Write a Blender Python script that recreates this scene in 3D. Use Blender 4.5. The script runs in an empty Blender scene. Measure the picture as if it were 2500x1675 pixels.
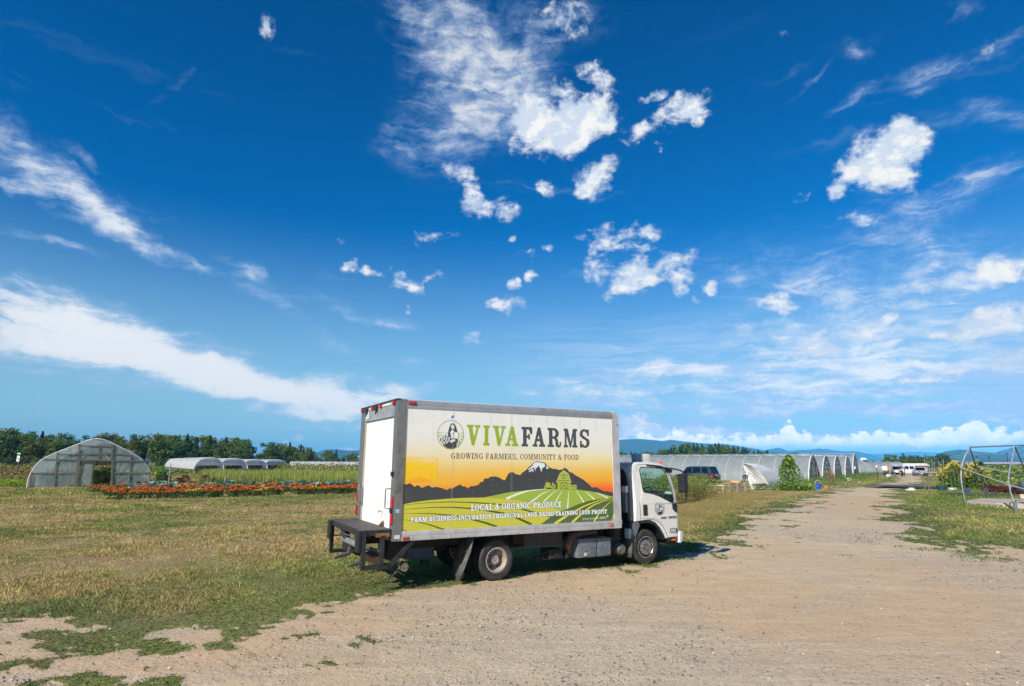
import bpy, bmesh, math, random
import numpy as np
from mathutils import Vector, Matrix
S=bpy.context.scene
# ---------------------------------------------------------------- camera
F_PX,PITCH,ROLL,EYE=1443.5,.2003,-.0061,2.196
cd=bpy.data.cameras.new('camera'); cam=bpy.data.objects.new('camera',cd); S.collection.objects.link(cam); S.camera=cam
cd.sensor_width=36; cd.lens=36*F_PX/2500; cd.clip_start=.1; cd.clip_end=40000
fw=Vector((0,math.cos(PITCH),math.sin(PITCH)));up=Vector((0,-math.sin(PITCH),math.cos(PITCH)));rt=Vector((1,0,0))
r_=math.cos(ROLL)*rt-math.sin(ROLL)*up; u_=math.sin(ROLL)*rt+math.cos(ROLL)*up
cam.matrix_world=Matrix(((r_.x,u_.x,-fw.x,0),(r_.y,u_.y,-fw.y,0),(r_.z,u_.z,-fw.z,EYE),(0,0,0,1)))
S.view_settings.view_transform='Standard'; S.view_settings.look='None'; S.view_settings.exposure=0.60; S.view_settings.gamma=1
S.render.resolution_x=1024; S.render.resolution_y=686
S.cycles.max_bounces=5; S.cycles.diffuse_bounces=2; S.cycles.glossy_bounces=2; S.cycles.transmission_bounces=4; S.cycles.transparent_max_bounces=16; S.cycles.volume_bounces=0
S.cycles.use_denoising=True; S.cycles.sample_clamp_indirect=6
# ---------------------------------------------------------------- sun
SEL,SHEAD=math.radians(33.5),.934                    # elevation; heading of the shadows from +X
sv=Vector((-math.cos(SHEAD)*math.cos(SEL),-math.sin(SHEAD)*math.cos(SEL),math.sin(SEL)))
sl=bpy.data.lights.new('sun','SUN'); sl.energy=4.4; sl.angle=math.radians(.5); sl.color=(1,.93,.82)
so=bpy.data.objects.new('sun',sl); S.collection.objects.link(so); so.rotation_euler=sv.to_track_quat('Z','Y').to_euler(); so.location=(0,0,50)
CUM=[(0.0668,0.5534,0.0928,0.0552,-0.04,1.1),(0.022,0.5689,0.042,0.0369,-0.012,0.9),(0.1194,0.5482,0.0643,0.0431,0.083,0.95),(0.1776,0.5671,0.0382,0.0486,0.058,0.85),(0.1617,0.6152,0.047,0.0213,-0.487,0.7),(0.1041,0.5968,0.0308,0.0221,-0.049,0.6),(0.085,0.6907,0.0654,0.0378,0.194,0.6),(0.0059,0.5178,0.0262,0.0191,0.443,0.35),(0.2416,0.5389,0.0557,0.0233,0.108,0.75),(0.3148,0.5522,0.0588,0.0295,0.027,0.8),(0.2597,0.5855,0.0332,0.0101,-0.053,0.55),(0.2707,0.5098,0.0143,0.0088,-0.115,0.5),(0.1531,0.4698,0.0489,0.0364,0.323,0.8),(0.1213,0.4508,0.0311,0.0134,0.264,0.6),(0.0541,0.4548,0.0174,0.023,0.974,0.5),(-0.0692,0.4482,0.0264,0.026,-0.609,0.75),(-0.0371,0.4211,0.072,0.0231,-0.226,0.8),(-0.1139,0.4841,0.0204,0.0477,1.3,0.55),(-0.1451,0.3745,0.0521,0.0135,0.29,0.42),(0.1736,0.3782,0.0461,0.0229,-0.141,0.62),(0.2229,0.3821,0.0376,0.0231,0.253,0.68),(0.2105,0.3534,0.0362,0.0096,-0.068,0.65),(0.1313,0.3731,0.0413,0.0135,-0.368,0.5),(0.1571,0.3326,0.0297,0.0383,-1.058,0.82),(0.2276,0.3146,0.0607,0.0388,0.135,0.95),(0.2867,0.3315,0.0475,0.0211,0.253,0.6),(0.288,0.2891,0.0288,0.0399,-0.507,0.88),(0.1859,0.2917,0.03,0.0195,-0.049,0.6),(0.3398,0.2779,0.014,0.0243,-0.438,0.6),(0.3106,0.2521,0.0112,0.0209,-0.072,0.5),(0.6276,0.4499,0.04,0.0419,0.495,1.1),(0.5937,0.4261,0.0487,0.0528,-0.834,1.15),(0.5656,0.4084,0.0468,0.0301,0.049,1.0),(0.6143,0.3879,0.0322,0.0261,-0.597,1.0),(0.5592,0.3506,0.0351,0.0152,-0.103,0.85),(0.4891,0.4053,0.0276,0.0124,0.355,0.5),(0.5346,0.3964,0.0202,0.0167,-0.204,0.7),(0.4367,0.2446,0.0304,0.0272,0.174,0.85),(0.4746,0.1807,0.0485,0.0281,0.294,0.8),(0.4974,0.1689,0.0312,0.0141,-0.085,0.7),(0.5536,0.1894,0.0419,0.0215,0.477,0.65),(0.5858,0.2096,0.0178,0.0114,0.469,0.5),(0.7236,0.251,0.0425,0.0361,0.236,1.1),(0.7075,0.1966,0.0569,0.0271,0.28,1.0),(0.6387,0.1748,0.0339,0.0113,-0.121,0.8),(0.6783,0.1834,0.0311,0.0219,0.08,0.8),(0.7228,0.1771,0.0343,0.0227,-0.146,0.9),(0.7134,0.1386,0.0455,0.0197,-0.044,0.8),(0.6797,0.1569,0.0245,0.0094,-0.118,0.6),(0.6478,0.1277,0.0567,0.0111,0.038,0.75),(0.5966,0.1155,0.0734,0.0066,-0.032,0.6),(-0.2064,0.3063,0.036,0.0214,-0.192,0.75),(-0.2475,0.3161,0.0255,0.0135,-0.264,0.65),(-0.1646,0.2885,0.0263,0.0157,-0.121,0.65),(-0.1352,0.3103,0.0371,0.0117,0.208,0.5),(-0.2821,0.3237,0.0136,0.0152,0.092,0.6),(-0.2971,0.3531,0.0136,0.0084,0.103,0.5),(0.0009,0.2991,0.0187,0.0218,0.004,0.6),(-0.0119,0.2608,0.0433,0.0179,0.139,0.7),(0.0395,0.3174,0.0208,0.0119,0.157,0.6),(0.0341,0.3501,0.0093,0.0119,-0.498,0.5),(0.0536,0.3607,0.0126,0.0078,-0.175,0.5),(-0.0027,0.3731,0.0095,0.0068,0.005,0.45),(-0.1856,0.2569,0.012,0.0176,0.051,0.4),(-0.0695,0.206,0.0244,0.0179,0.018,0.45),(0.1799,0.2156,0.0158,0.0079,-0.033,0.45),(-0.449,0.6367,0.0122,0.0201,0.091,0.5),(0.7554,0.5309,0.0361,0.0141,-0.113,0.5),(0.4867,0.6261,0.0214,0.0077,-0.103,0.4),(0.2036,0.0598,0.0416,0.0249,-0.007,1.0),(0.2382,0.0504,0.0463,0.0152,-0.007,0.8),(0.2996,0.052,0.0447,0.0131,-0.011,0.75),(0.3456,0.0481,0.0518,0.011,-0.012,0.75),(0.3961,0.0421,0.0497,0.009,-0.012,0.75),(0.4508,0.0402,0.0549,0.0079,-0.014,0.8),(0.5082,0.0375,0.0589,0.0077,-0.015,0.8),(0.5517,0.0356,0.0353,0.0083,-0.015,0.9),(0.5984,0.0379,0.0201,0.0145,-0.019,1.0),(0.6077,0.0318,0.0391,0.0096,-0.015,0.9),(0.6464,0.034,0.031,0.0094,-0.019,0.9),(0.6719,0.0364,0.0268,0.0138,-0.022,1.0),(0.7043,0.0329,0.0282,0.009,-0.02,0.9),(-0.343,0.0352,0.0122,0.0111,0.764,0.6),(-0.3618,0.0288,0.0102,0.0055,0.581,0.4),(-0.2657,0.0206,0.0369,0.0037,0.012,0.6)]
CIR=[(-0.0706,0.6615,0.2048,0.1158,-0.323,0.95),(-0.1013,0.5865,0.1553,0.1235,0.51,0.85),(0.0054,0.602,0.1233,0.0763,0.464,0.7),(-0.1317,0.5332,0.1181,0.0364,0.329,0.6),(-0.0508,0.5236,0.0645,0.0222,0.306,0.5),(0.0978,0.6959,0.1014,0.047,-0.063,0.5),(-0.1467,0.6863,0.1246,0.0472,0.054,0.5),(-0.2333,0.518,0.0513,0.0272,0.541,0.35),(-0.7255,0.3822,0.0833,0.045,-0.339,0.95),(-0.6625,0.3541,0.0839,0.0331,-0.367,0.85),(-0.7243,0.3429,0.07,0.0121,-0.328,0.6),(-0.6171,0.329,0.0811,0.0278,-0.349,0.9),(-0.5407,0.3004,0.0965,0.0138,-0.298,0.65),(-0.5099,0.2894,0.0406,0.0123,-0.226,0.7),(-0.4423,0.2961,0.0538,0.0163,-0.31,0.7),(-0.6978,0.2894,0.0586,0.0109,0.057,0.6),(-0.6583,0.2865,0.0409,0.0096,0.002,0.5),(-0.6705,0.4105,0.0338,0.0094,-0.316,0.5),(-0.7012,0.2304,0.0507,0.017,-0.03,0.55),(-0.669,0.1831,0.1519,0.0473,-0.035,1.2),(-0.5857,0.1604,0.2026,0.0511,-0.185,1.25),(-0.4765,0.1386,0.2065,0.0438,-0.201,1.1),(-0.3742,0.1045,0.2113,0.0382,-0.217,1.05),(-0.2675,0.1089,0.163,0.0418,-0.078,1.05),(-0.1971,0.1076,0.0875,0.0273,0.271,0.9),(-0.2926,0.0729,0.1505,0.0244,-0.084,0.8),(-0.6779,0.1436,0.1336,0.0281,0.026,1.0),(-0.542,0.1078,0.1748,0.0153,-0.056,0.6),(-0.6921,0.1131,0.0755,0.0061,0.008,0.5),(-0.5696,0.5305,0.0517,0.0102,0.799,0.42),(-0.3859,0.2485,0.1003,0.0185,-0.361,0.42),(-0.2831,0.2507,0.0866,0.0154,-0.496,0.5),(-0.2318,0.229,0.0589,0.0097,-0.121,0.5),(-0.1806,0.2281,0.05,0.0138,0.042,0.5),(-0.293,0.1859,0.076,0.021,-0.301,0.5),(-0.1703,0.1555,0.0395,0.0255,-0.144,0.5),(-0.4125,0.2525,0.0531,0.0147,-0.261,0.3),(0.6934,0.517,0.0828,0.0194,-0.022,0.62),(0.7546,0.526,0.0401,0.0087,0.306,0.5),(0.5851,0.5201,0.0796,0.0131,0.205,0.42),(0.5181,0.5553,0.0488,0.0078,0.466,0.5),(0.5898,0.5783,0.0323,0.022,-0.298,0.4),(0.7132,0.4468,0.0765,0.0233,-0.331,0.5),(0.7144,0.5837,0.0317,0.0116,0.061,0.4),(0.5753,0.5141,0.0444,0.0074,0.256,0.35),(0.4734,0.5689,0.0496,0.0086,0.248,0.25),(0.7121,0.3711,0.0777,0.0305,0.024,0.5),(0.6243,0.3584,0.1016,0.0324,-0.082,0.5),(0.6534,0.2978,0.1373,0.0481,-0.116,0.45),(0.4534,0.293,0.2045,0.0539,-0.148,0.36),(0.5386,0.236,0.2329,0.0605,-0.089,0.5),(0.4122,0.1753,0.2358,0.0549,-0.009,0.52),(0.5879,0.1794,0.2099,0.0502,-0.061,0.6),(0.6076,0.122,0.2065,0.0409,-0.044,0.65),(0.3446,0.1377,0.2636,0.0374,-0.001,0.62),(0.0968,0.1234,0.1665,0.0257,0.039,0.75),(0.1997,0.1533,0.1235,0.0127,-0.084,0.6),(0.0527,0.1737,0.0704,0.0239,-0.18,0.5),(0.282,0.1047,0.3512,0.0379,-0.001,0.8),(0.551,0.0821,0.2645,0.0303,-0.051,0.75),(0.3731,0.0748,0.3087,0.0238,-0.031,0.75),(0.15,0.2019,0.0789,0.0099,-0.376,0.35),(0.6718,0.2465,0.0978,0.0316,0.026,0.5),(-0.6441,0.0629,0.1079,0.0039,0.03,0.45),(-0.3637,0.0524,0.1528,0.0055,0.023,0.4),(-0.25,0.0459,0.0562,0.0113,0.017,0.4)]
# ---------------------------------------------------------------- sky: Nishita plus procedural clouds, all by direction
W=bpy.data.worlds.new('World'); S.world=W; W.use_nodes=True
class NT:
    def __init__(s,nt): s.t=nt; s.n=nt.nodes; s.l=nt.links
    def node(s,ty,ins=None,**kw):
        n=s.n.new(ty)
        for k,v in kw.items(): setattr(n,k,v)
        for k,v in (ins or {}).items():
            if v is None: continue
            i=n.inputs[k]
            if hasattr(v,'is_output') or isinstance(v,bpy.types.NodeSocket): s.l.new(v,i)
            else: i.default_value=v
        return n
    def math(s,op,a,b=None,c=None,clamp=False):
        n=s.n.new('ShaderNodeMath'); n.operation=op; n.use_clamp=clamp
        for i,v in enumerate((a,b,c)):
            if v is None: continue
            if isinstance(v,bpy.types.NodeSocket): s.l.new(v,n.inputs[i])
            else: n.inputs[i].default_value=v
        return n.outputs[0]
    def vm(s,op,a,b=None,sc=None):
        n=s.n.new('ShaderNodeVectorMath'); n.operation=op
        for i,v in enumerate((a,b)):
            if v is None: continue
            if isinstance(v,bpy.types.NodeSocket): s.l.new(v,n.inputs[i])
            else: n.inputs[i].default_value=v
        if sc is not None: n.inputs['Scale'].default_value=sc
        return n.outputs[1] if op in('LENGTH','DOT_PRODUCT') else n.outputs[0]
    def mix(s,f,a,b,mode='MIX'):
        n=s.n.new('ShaderNodeMix'); n.data_type='RGBA'; n.blend_type=mode
        for i,v in ((0,f),(6,a),(7,b)):
            if isinstance(v,bpy.types.NodeSocket): s.l.new(v,n.inputs[i])
            else: n.inputs[i].default_value=(v if i==0 else (*v,1) if len(v)==3 else v)
        return n.outputs[2]
    def noise(s,v,sc,det=6,ro=.55,dist=0,w=None):
        n=s.node('ShaderNodeTexNoise',{'Scale':sc,'Detail':det,'Roughness':ro,'Distortion':dist})
        if v is not None: s.l.new(v,n.inputs['Vector'])
        return n
    def mr(s,v,a,b,c=0,d=1,t='SMOOTHSTEP'):
        n=s.n.new('ShaderNodeMapRange'); n.interpolation_type=t
        s.l.new(v,n.inputs[0])
        for i,q in enumerate((a,b,c,d)): n.inputs[i+1].default_value=q
        return n.outputs[0]
    def mapg(s,v,loc=(0,0,0),rot=(0,0,0),sc=(1,1,1),ty='POINT'):
        return s.node('ShaderNodeMapping',{'Vector':v,'Location':loc,'Rotation':rot,'Scale':sc},vector_type=ty).outputs[0]
def sky():
    W.node_tree.nodes.clear(); N=NT(W.node_tree)
    st=N.node('ShaderNodeTexSky',sky_type='NISHITA'); st.sun_disc=False; st.sun_elevation=SEL; st.sun_rotation=math.atan2(sv.x,sv.y); st.altitude=0; st.air_density=1.25; st.dust_density=.35; st.ozone_density=4.5
    tc=N.node('ShaderNodeTexCoord').outputs['Generated']; sp=N.node('ShaderNodeSeparateXYZ',{0:tc})
    az=N.math('ARCTAN2',sp.outputs[0],sp.outputs[1]); el=N.math('ARCSINE',sp.outputs[2])
    P=N.node('ShaderNodeCombineXYZ',{0:az,1:el}).outputs[0]
    w1=N.noise(P,9,4,.6); w2=N.noise(P,38,3,.6)
    d=N.vm('ADD',N.vm('SCALE',N.vm('SUBTRACT',w1.outputs[1],(.5,.5,.5)),sc=.085),N.vm('SCALE',N.vm('SUBTRACT',w2.outputs[1],(.5,.5,.5)),sc=.022))
    amp=N.mr(el,.03,.32,.08,1.0); Q=N.vm('ADD',P,N.vm('MULTIPLY',N.vm('MULTIPLY',d,N.node('ShaderNodeCombineXYZ',{0:amp,1:amp}).outputs[0]),(1,.75,0)))
    def field(L,Q,r=None):
        turned={}
        for i,(a,e,rx,ry,ro,w) in enumerate(sorted(L,key=lambda b:round(b[4]/.2))):
            if i%28==0 and r is not None:                     # a vanishing dependence keeps the node compiler's stack short
                Q=N.vm('ADD',Q,N.node('ShaderNodeCombineXYZ',{2:N.math('MULTIPLY',r,1e-7)}).outputs[0]); turned={}
            k=int(round(ro/.2)); t=k*.2                       # slants in steps of .2 rad, so the turned vectors are shared
            if k not in turned: turned[k]=N.mapg(Q,rot=(0,0,-t))
            x=a*math.cos(t)+e*math.sin(t); y=-a*math.sin(t)+e*math.cos(t)
            n=N.n.new('ShaderNodeVectorMath'); n.operation='MULTIPLY_ADD'; N.l.new(turned[k],n.inputs[0]); n.inputs[1].default_value=(1/rx,1/ry,0); n.inputs[2].default_value=(-x/rx,-y/ry,0)
            g=N.node('ShaderNodeTexGradient',{'Vector':n.outputs[0]},gradient_type='SPHERICAL').outputs[1]
            g=N.math('MULTIPLY',g,w) if i==0 else N.math('MULTIPLY_ADD',g,w,r) ; r=g
        return r
    fc=field([(a,e,rx*1.06,ry*(1.15 if e<.12 else 1.06),ro,w*(1.45 if e<.12 else 1)) for a,e,rx,ry,ro,w in CUM],Q); fs=field([(a,e,rx*1.08,ry*((1.35 if e>.12 else .8) if (a>.05 and e<.33 and rx>.08) else 1.1),ro,w*(1.12 if (a>.05 and .12<e<.33) else .62 if (a>.05 and e<=.12) else .72 if (-.2<a<.15 and e>.45) else 1.0)) for a,e,rx,ry,ro,w in CIR],Q,fc)
    flat=N.mapg(P,sc=(1,1.5,1))
    n1=N.noise(flat,17,7,.64,.2).outputs[0]; n2=N.noise(flat,70,4,.6).outputs[0]
    nn=N.math('MULTIPLY_ADD',n2,.22,N.math('MULTIPLY',n1,.98))            # about .6 in the mean
    lowk=N.mr(el,.06,.20,1,0); nn=N.math('ADD',N.math('MULTIPLY',N.math('SUBTRACT',1,lowk),nn),N.math('MULTIPLY',lowk,N.math('MULTIPLY_ADD',N.noise(N.mapg(P,sc=(1,1.5,1)),62,5,.6,.2).outputs[0],.8,.2)))
    v=N.math('ADD',fc,N.math('MULTIPLY',N.math('SUBTRACT',nn,.6),3.0))
    dc=N.math('MULTIPLY',N.mr(v,.12,.85),N.mr(fc,.02,.22))
    # wisps: noise drawn out along the streaks, its own slant left and right
    side=N.mr(az,-.25,.25)
    def streak(rot,sc): return N.noise(N.mapg(N.vm('ADD',P,N.vm('SCALE',d,sc=.55)),rot=(0,0,rot),sc=sc),1,7,.64,.6).outputs[0]
    sL=streak(.40,(7,46,1)); sR=streak(-.08,(10,52,1)); sF=N.noise(N.mapg(P,sc=(1,1.6,1)),15,8,.66,.4).outputs[0]
    sn=N.math('ADD',N.math('MULTIPLY',sL,N.math('SUBTRACT',1,side)),N.math('MULTIPLY',sR,side))
    sn=N.math('MULTIPLY_ADD',sF,.5,N.math('MULTIPLY',sn,.5))
    vs=N.math('ADD',fs,N.math('MULTIPLY',N.math('SUBTRACT',sn,.5),5.8))
    wz=N.noise(N.mapg(N.vm('ADD',P,N.vm('SCALE',d,sc=.8)),rot=(0,0,.25),sc=(3.2,26,1)),1,8,.66,.35).outputs[0]; wz=N.math('MULTIPLY',N.math('MULTIPLY',N.mr(wz,.56,.84,0,.45),N.math('MULTIPLY',N.mr(el,.05,.15),N.mr(el,.42,.56,1,.15))),N.mr(N.noise(P,3.2,3,.6).outputs[0],.40,.56))
    ds=N.math('MULTIPLY',N.math('MULTIPLY',N.mr(vs,-.25,1.75),N.mr(fs,.0,.4)),N.mr(fs,.1,1.8,.62,.98))
    band=N.math('MULTIPLY',N.math('MULTIPLY',N.mr(el,.02,.06),N.mr(el,.14,.27,1,0)),N.mr(az,-.12,.22)); sb=N.noise(N.mapg(N.vm('ADD',P,N.vm('SCALE',d,sc=.35)),rot=(0,0,-.03),sc=(5,60,1)),1,6,.6,.5).outputs[0]
    ds=N.math('MAXIMUM',N.math('MAXIMUM',ds,wz),N.math('MULTIPLY',band,N.mr(sb,.36,.60,.12,1)))
    hn=N.noise(N.node('ShaderNodeCombineXYZ',{0:az}).outputs[0],13,3,.6).outputs[0]; bd=N.noise(N.mapg(P,sc=(1,1.25,1)),58,6,.62).outputs[0]
    hh=N.math('ADD',N.mr(hn,.42,.72,.044,.070),N.math('MULTIPLY',N.math('SUBTRACT',bd,.5),.042)); bq=N.math('SUBTRACT',hh,el)
    dk=N.math('MULTIPLY',N.mr(bq,.0,.008),N.math('MULTIPLY',N.mr(az,.08,.14),N.mr(el,.018,.034,.25,1)))
    dc=N.math('MAXIMUM',dc,N.math('MULTIPLY',dk,.93))
    dd=N.math('SUBTRACT',1,N.math('MULTIPLY',N.math('SUBTRACT',1,dc),N.math('SUBTRACT',1,ds)))
    # blue of the photograph: deep overhead, pale at the horizon
    base=N.mix(1,st.outputs[0],N.mix(N.mr(el,.30,.80),(.0,.57,1.06),(.0,.48,.90)),'MULTIPLY')
    base=N.mix(N.mr(el,.0,.40,.72,0),base,(4.3,6.9,7.8))
    nb=N.noise(N.vm('ADD',flat,(.012,-.022,0)),17,5,.64,.2).outputs[0]; shade=N.math('MULTIPLY',N.mr(v,.2,1.3,.35,1),N.mr(N.math('SUBTRACT',n1,nb),-.05,.11,.35,1))
    low=N.mr(el,.02,.25)
    cc=N.mix(shade,(4.6,5.9,7.9),(8.9,8.85,8.6))
    kc=N.mix(N.math('MULTIPLY',N.mr(bq,.012,.05,1,.25),N.mr(bd,.3,.62,.45,1)),(6.2,7.6,9.0),(12.6,11.9,11.2)); cc=N.mix(dk,cc,kc)
    grey=N.math('MULTIPLY',N.math('MULTIPLY',N.mr(az,.62,.74),N.mr(el,.16,.24,1,0)),N.mr(n1,.42,.6,0,.8))
    cc=N.mix(grey,cc,(4.6,5.6,7.4))
    cs=N.mix(N.mr(vs,.3,1.5),(3.9,5.6,8.4),(8.3,8.6,8.9))
    skyc=N.mix(ds,base,cs); skyc=N.mix(dc,skyc,cc)
    bg=N.node('ShaderNodeBackground',{'Color':skyc,'Strength':SKYK})
    out=N.node('ShaderNodeOutputWorld',{'Surface':bg.outputs[0]})
SKYK=.072
sky()
W.cycles.sampling_method='MANUAL'; W.cycles.sample_map_resolution=512
def _hash(ix,iy,s):
    h=(ix.astype(np.int64)*374761393+iy.astype(np.int64)*668265263+s*1442695041)&0xffffffff
    h=((h^(h>>13))*1274126177)&0xffffffff; return ((h^(h>>16))&0xffffff)/16777215.
def vn(x,y,s=0):
    x=np.asarray(x,float);y=np.asarray(y,float);ix=np.floor(x);iy=np.floor(y);fx=x-ix;fy=y-iy;fx=fx*fx*(3-2*fx);fy=fy*fy*(3-2*fy)
    a=_hash(ix,iy,s);b=_hash(ix+1,iy,s);c=_hash(ix,iy+1,s);d=_hash(ix+1,iy+1,s)
    return (a*(1-fx)+b*fx)*(1-fy)+(c*(1-fx)+d*fx)*fy
def fbm2(x,y,o=4,s=0):
    r=0;a=.5;t=0
    for i in range(o): r=r+a*vn(x,y,s+i*17);t+=a;a*=.55;x=np.asarray(x)*2.03+5.1;y=np.asarray(y)*2.03+3.7
    return r/t
# ---------------------------------------------------------------- helpers
C=S.collection; rnd=random.Random(7); rg=np.random.RandomState(11)
def tag(o,label=None,cat=None,group=None,kind=None):
    if label: o['label']=label
    if cat: o['category']=cat
    if group: o['group']=group
    if kind: o['kind']=kind
    return o
def thing(name,label,cat,loc=(0,0,0),rz=0,group=None):
    o=bpy.data.objects.new(name,None); C.objects.link(o); o.location=loc; o.rotation_euler=(0,0,rz); o.empty_display_size=.2
    return tag(o,label,cat,group)
def copy_tree(o,parent=None):
    c=o.copy(); C.objects.link(c)
    if parent: c.parent=parent
    for ch in o.children: copy_tree(ch,c)
    return c
class MB:
    def __init__(s): s.v=[];s.f=[]
    def add(s,vs,fs): n=len(s.v); s.v+=[tuple(v) for v in vs]; s.f+=[tuple(n+i for i in f) for f in fs]; return s
    def box(s,x0,y0,z0,x1,y1,z1,b=0):
        if b:
            x0,x1=sorted((x0,x1));y0,y1=sorted((y0,y1));z0,z1=sorted((z0,z1)); b=min(b,(x1-x0)/2.01,(y1-y0)/2.01,(z1-z0)/2.01)
            bm=bmesh.new(); bmesh.ops.create_cube(bm,size=1,matrix=Matrix.Translation(((x0+x1)/2,(y0+y1)/2,(z0+z1)/2))@Matrix.Diagonal((x1-x0,y1-y0,z1-z0,1)))
            bmesh.ops.bevel(bm,geom=bm.edges[:],offset=b,segments=2,profile=.7,affect='EDGES',clamp_overlap=True); return s.bm(bm)
        return s.add([(x0,y0,z0),(x1,y0,z0),(x1,y1,z0),(x0,y1,z0),(x0,y0,z1),(x1,y0,z1),(x1,y1,z1),(x0,y1,z1)],[(0,3,2,1),(4,5,6,7),(0,1,5,4),(1,2,6,5),(2,3,7,6),(3,0,4,7)])
    def bm(s,bm):
        bm.verts.ensure_lookup_table(); s.add([v.co[:] for v in bm.verts],[[v.index for v in f.verts] for f in bm.faces]); bm.free(); return s
    def tube(s,pts,r,n=8,cap=True,sq=0):
        pts=[Vector(p) for p in pts]; R=r if isinstance(r,(list,tuple)) else [r]*len(pts); rings=[]; prev=None
        for i,p in enumerate(pts):
            t=(pts[min(i+1,len(pts)-1)]-pts[max(i-1,0)]).normalized()
            if prev is None: a=t.orthogonal().normalized() if not sq else (Vector((0,0,1)).cross(t) if abs(t.z)<.9 else Vector((1,0,0)).cross(t)).normalized()
            else: a=(prev-t*prev.dot(t)).normalized()
            prev=a; b=t.cross(a)
            if sq: rings.append([p+(a*x+b*y)*R[i] for x,y in ((1,1),(-1,1),(-1,-1),(1,-1))])
            else: rings.append([p+(a*math.cos(k*2*math.pi/n)+b*math.sin(k*2*math.pi/n))*R[i] for k in range(n)])
        n=4 if sq else n; vs=[v for q in rings for v in q]; fs=[]
        for i in range(len(pts)-1):
            for k in range(n): fs.append((i*n+k,i*n+(k+1)%n,(i+1)*n+(k+1)%n,(i+1)*n+k))
        if cap: fs+= [tuple(range(n))[::-1],tuple((len(pts)-1)*n+k for k in range(n))]
        return s.add(vs,fs)
    def lathe(s,prof,c=(0,0,0),axis='Z',n=32):
        vs=[];fs=[];m=len(prof)
        for k in range(n):
            a=k*2*math.pi/n
            for r,h in prof:
                x,y=r*math.cos(a),r*math.sin(a); p=(x,y,h) if axis=='Z' else (x,h,y) if axis=='Y' else (h,x,y)
                vs.append((p[0]+c[0],p[1]+c[1],p[2]+c[2]))
        for k in range(n):
            for i in range(m-1): fs.append((k*m+i,((k+1)%n)*m+i,((k+1)%n)*m+i+1,k*m+i+1))
        return s.add(vs,fs)
    def prism(s,poly,a,b,plane='xz'):                # polygon extruded between a and b along the third axis
        P=(lambda u,w,h:(u,h,w)) if plane=='xz' else (lambda u,w,h:(h,u,w)) if plane=='yz' else (lambda u,w,h:(u,w,h))
        n=len(poly); vs=[P(u,w,a) for u,w in poly]+[P(u,w,b) for u,w in poly]
        from mathutils.geometry import tessellate_polygon as tp
        t=tp([[Vector((u,w,0)) for u,w in poly]])
        return s.add(vs,[tuple(i) for i in t]+[tuple(n+i for i in q[::-1]) for q in t]+[(k,(k+1)%n,n+(k+1)%n,n+k) for k in range(n)])
    def sheet(s,outer,holes,fn):                     # flat polygon with holes, fn maps (u,w) to a point
        from mathutils.geometry import tessellate_polygon as tp
        L=[[Vector((u,w,0)) for u,w in q] for q in [outer]+holes]; t=tp(L); vs=[fn(v.x,v.y) for q in L for v in q]
        return s.add(vs,t)
    def parts(s,name,mat,parent=None,smooth=False,ang=35):     # every separate piece its own object
        p=list(range(len(s.v)))
        def fd(i):
            while p[i]!=i: p[i]=p[p[i]]; i=p[i]
            return i
        for f in s.f:
            for j in f[1:]: p[fd(j)]=fd(f[0])
        g={}
        for f in s.f: g.setdefault(fd(f[0]),[]).append(f)
        o=[]
        for fs in g.values():
            ids=sorted({i for f in fs for i in f}); k={i:n for n,i in enumerate(ids)}; b=MB(); b.v=[s.v[i] for i in ids]; b.f=[tuple(k[i] for i in f) for f in fs]; o.append(b.build(name,mat,parent,smooth,ang))
        return o
    def build(s,name,mat,parent=None,smooth=False,ang=35,tri=True):
        me=bpy.data.meshes.new(name); me.from_pydata(s.v,[],s.f)
        if tri:
            bm=bmesh.new(); bm.from_mesh(me); bmesh.ops.recalc_face_normals(bm,faces=bm.faces); bm.to_mesh(me); bm.free()
        me.materials.append(mat)
        if smooth:
            me.shade_smooth()
            try: me.set_sharp_from_angle(angle=math.radians(ang))
            except Exception: pass
        o=bpy.data.objects.new(name,me); C.objects.link(o)
        if parent: o.parent=parent
        return o
def npmesh(name,V,T,mat,parent=None,col=None,smooth=False):   # V (n,3), T (m,k) one face size
    me=bpy.data.meshes.new(name); V=np.ascontiguousarray(V,np.float32); T=np.ascontiguousarray(T,np.int32); k=T.shape[1]
    me.vertices.add(len(V)); me.vertices.foreach_set('co',V.ravel()); me.loops.add(T.size); me.loops.foreach_set('vertex_index',T.ravel())
    me.polygons.add(len(T)); me.polygons.foreach_set('loop_start',np.arange(0,T.size,k,dtype=np.int32)); me.polygons.foreach_set('loop_total',np.full(len(T),k,np.int32))
    if smooth: me.polygons.foreach_set('use_smooth',np.ones(len(T),bool))
    me.update(calc_edges=True)
    if col is not None:
        for nm,c in (col.items() if isinstance(col,dict) else [('Col',col)]):
            a=me.color_attributes.new(nm,'FLOAT_COLOR','POINT'); a.data.foreach_set('color',np.c_[c,np.ones(len(V))].astype(np.float32).ravel() if c.shape[1]==3 else c.astype(np.float32).ravel())
    me.materials.append(mat); o=bpy.data.objects.new(name,me); C.objects.link(o)
    if parent: o.parent=parent
    return o
# ---------------------------------------------------------------- ground height: flat under the truck, rising gently to the right
def G(x,y):
    x=np.asarray(x,float);y=np.asarray(y,float); r=np.hypot(x,y); s=np.clip((y-14)/18,0,1); s=s*s*(3-2*s); q=np.maximum(x-3,0)
    return q*q/(q+4)*(.0075+.0055*np.exp(-r/120))*s
def gz(x,y): return float(G(x,y))
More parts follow.
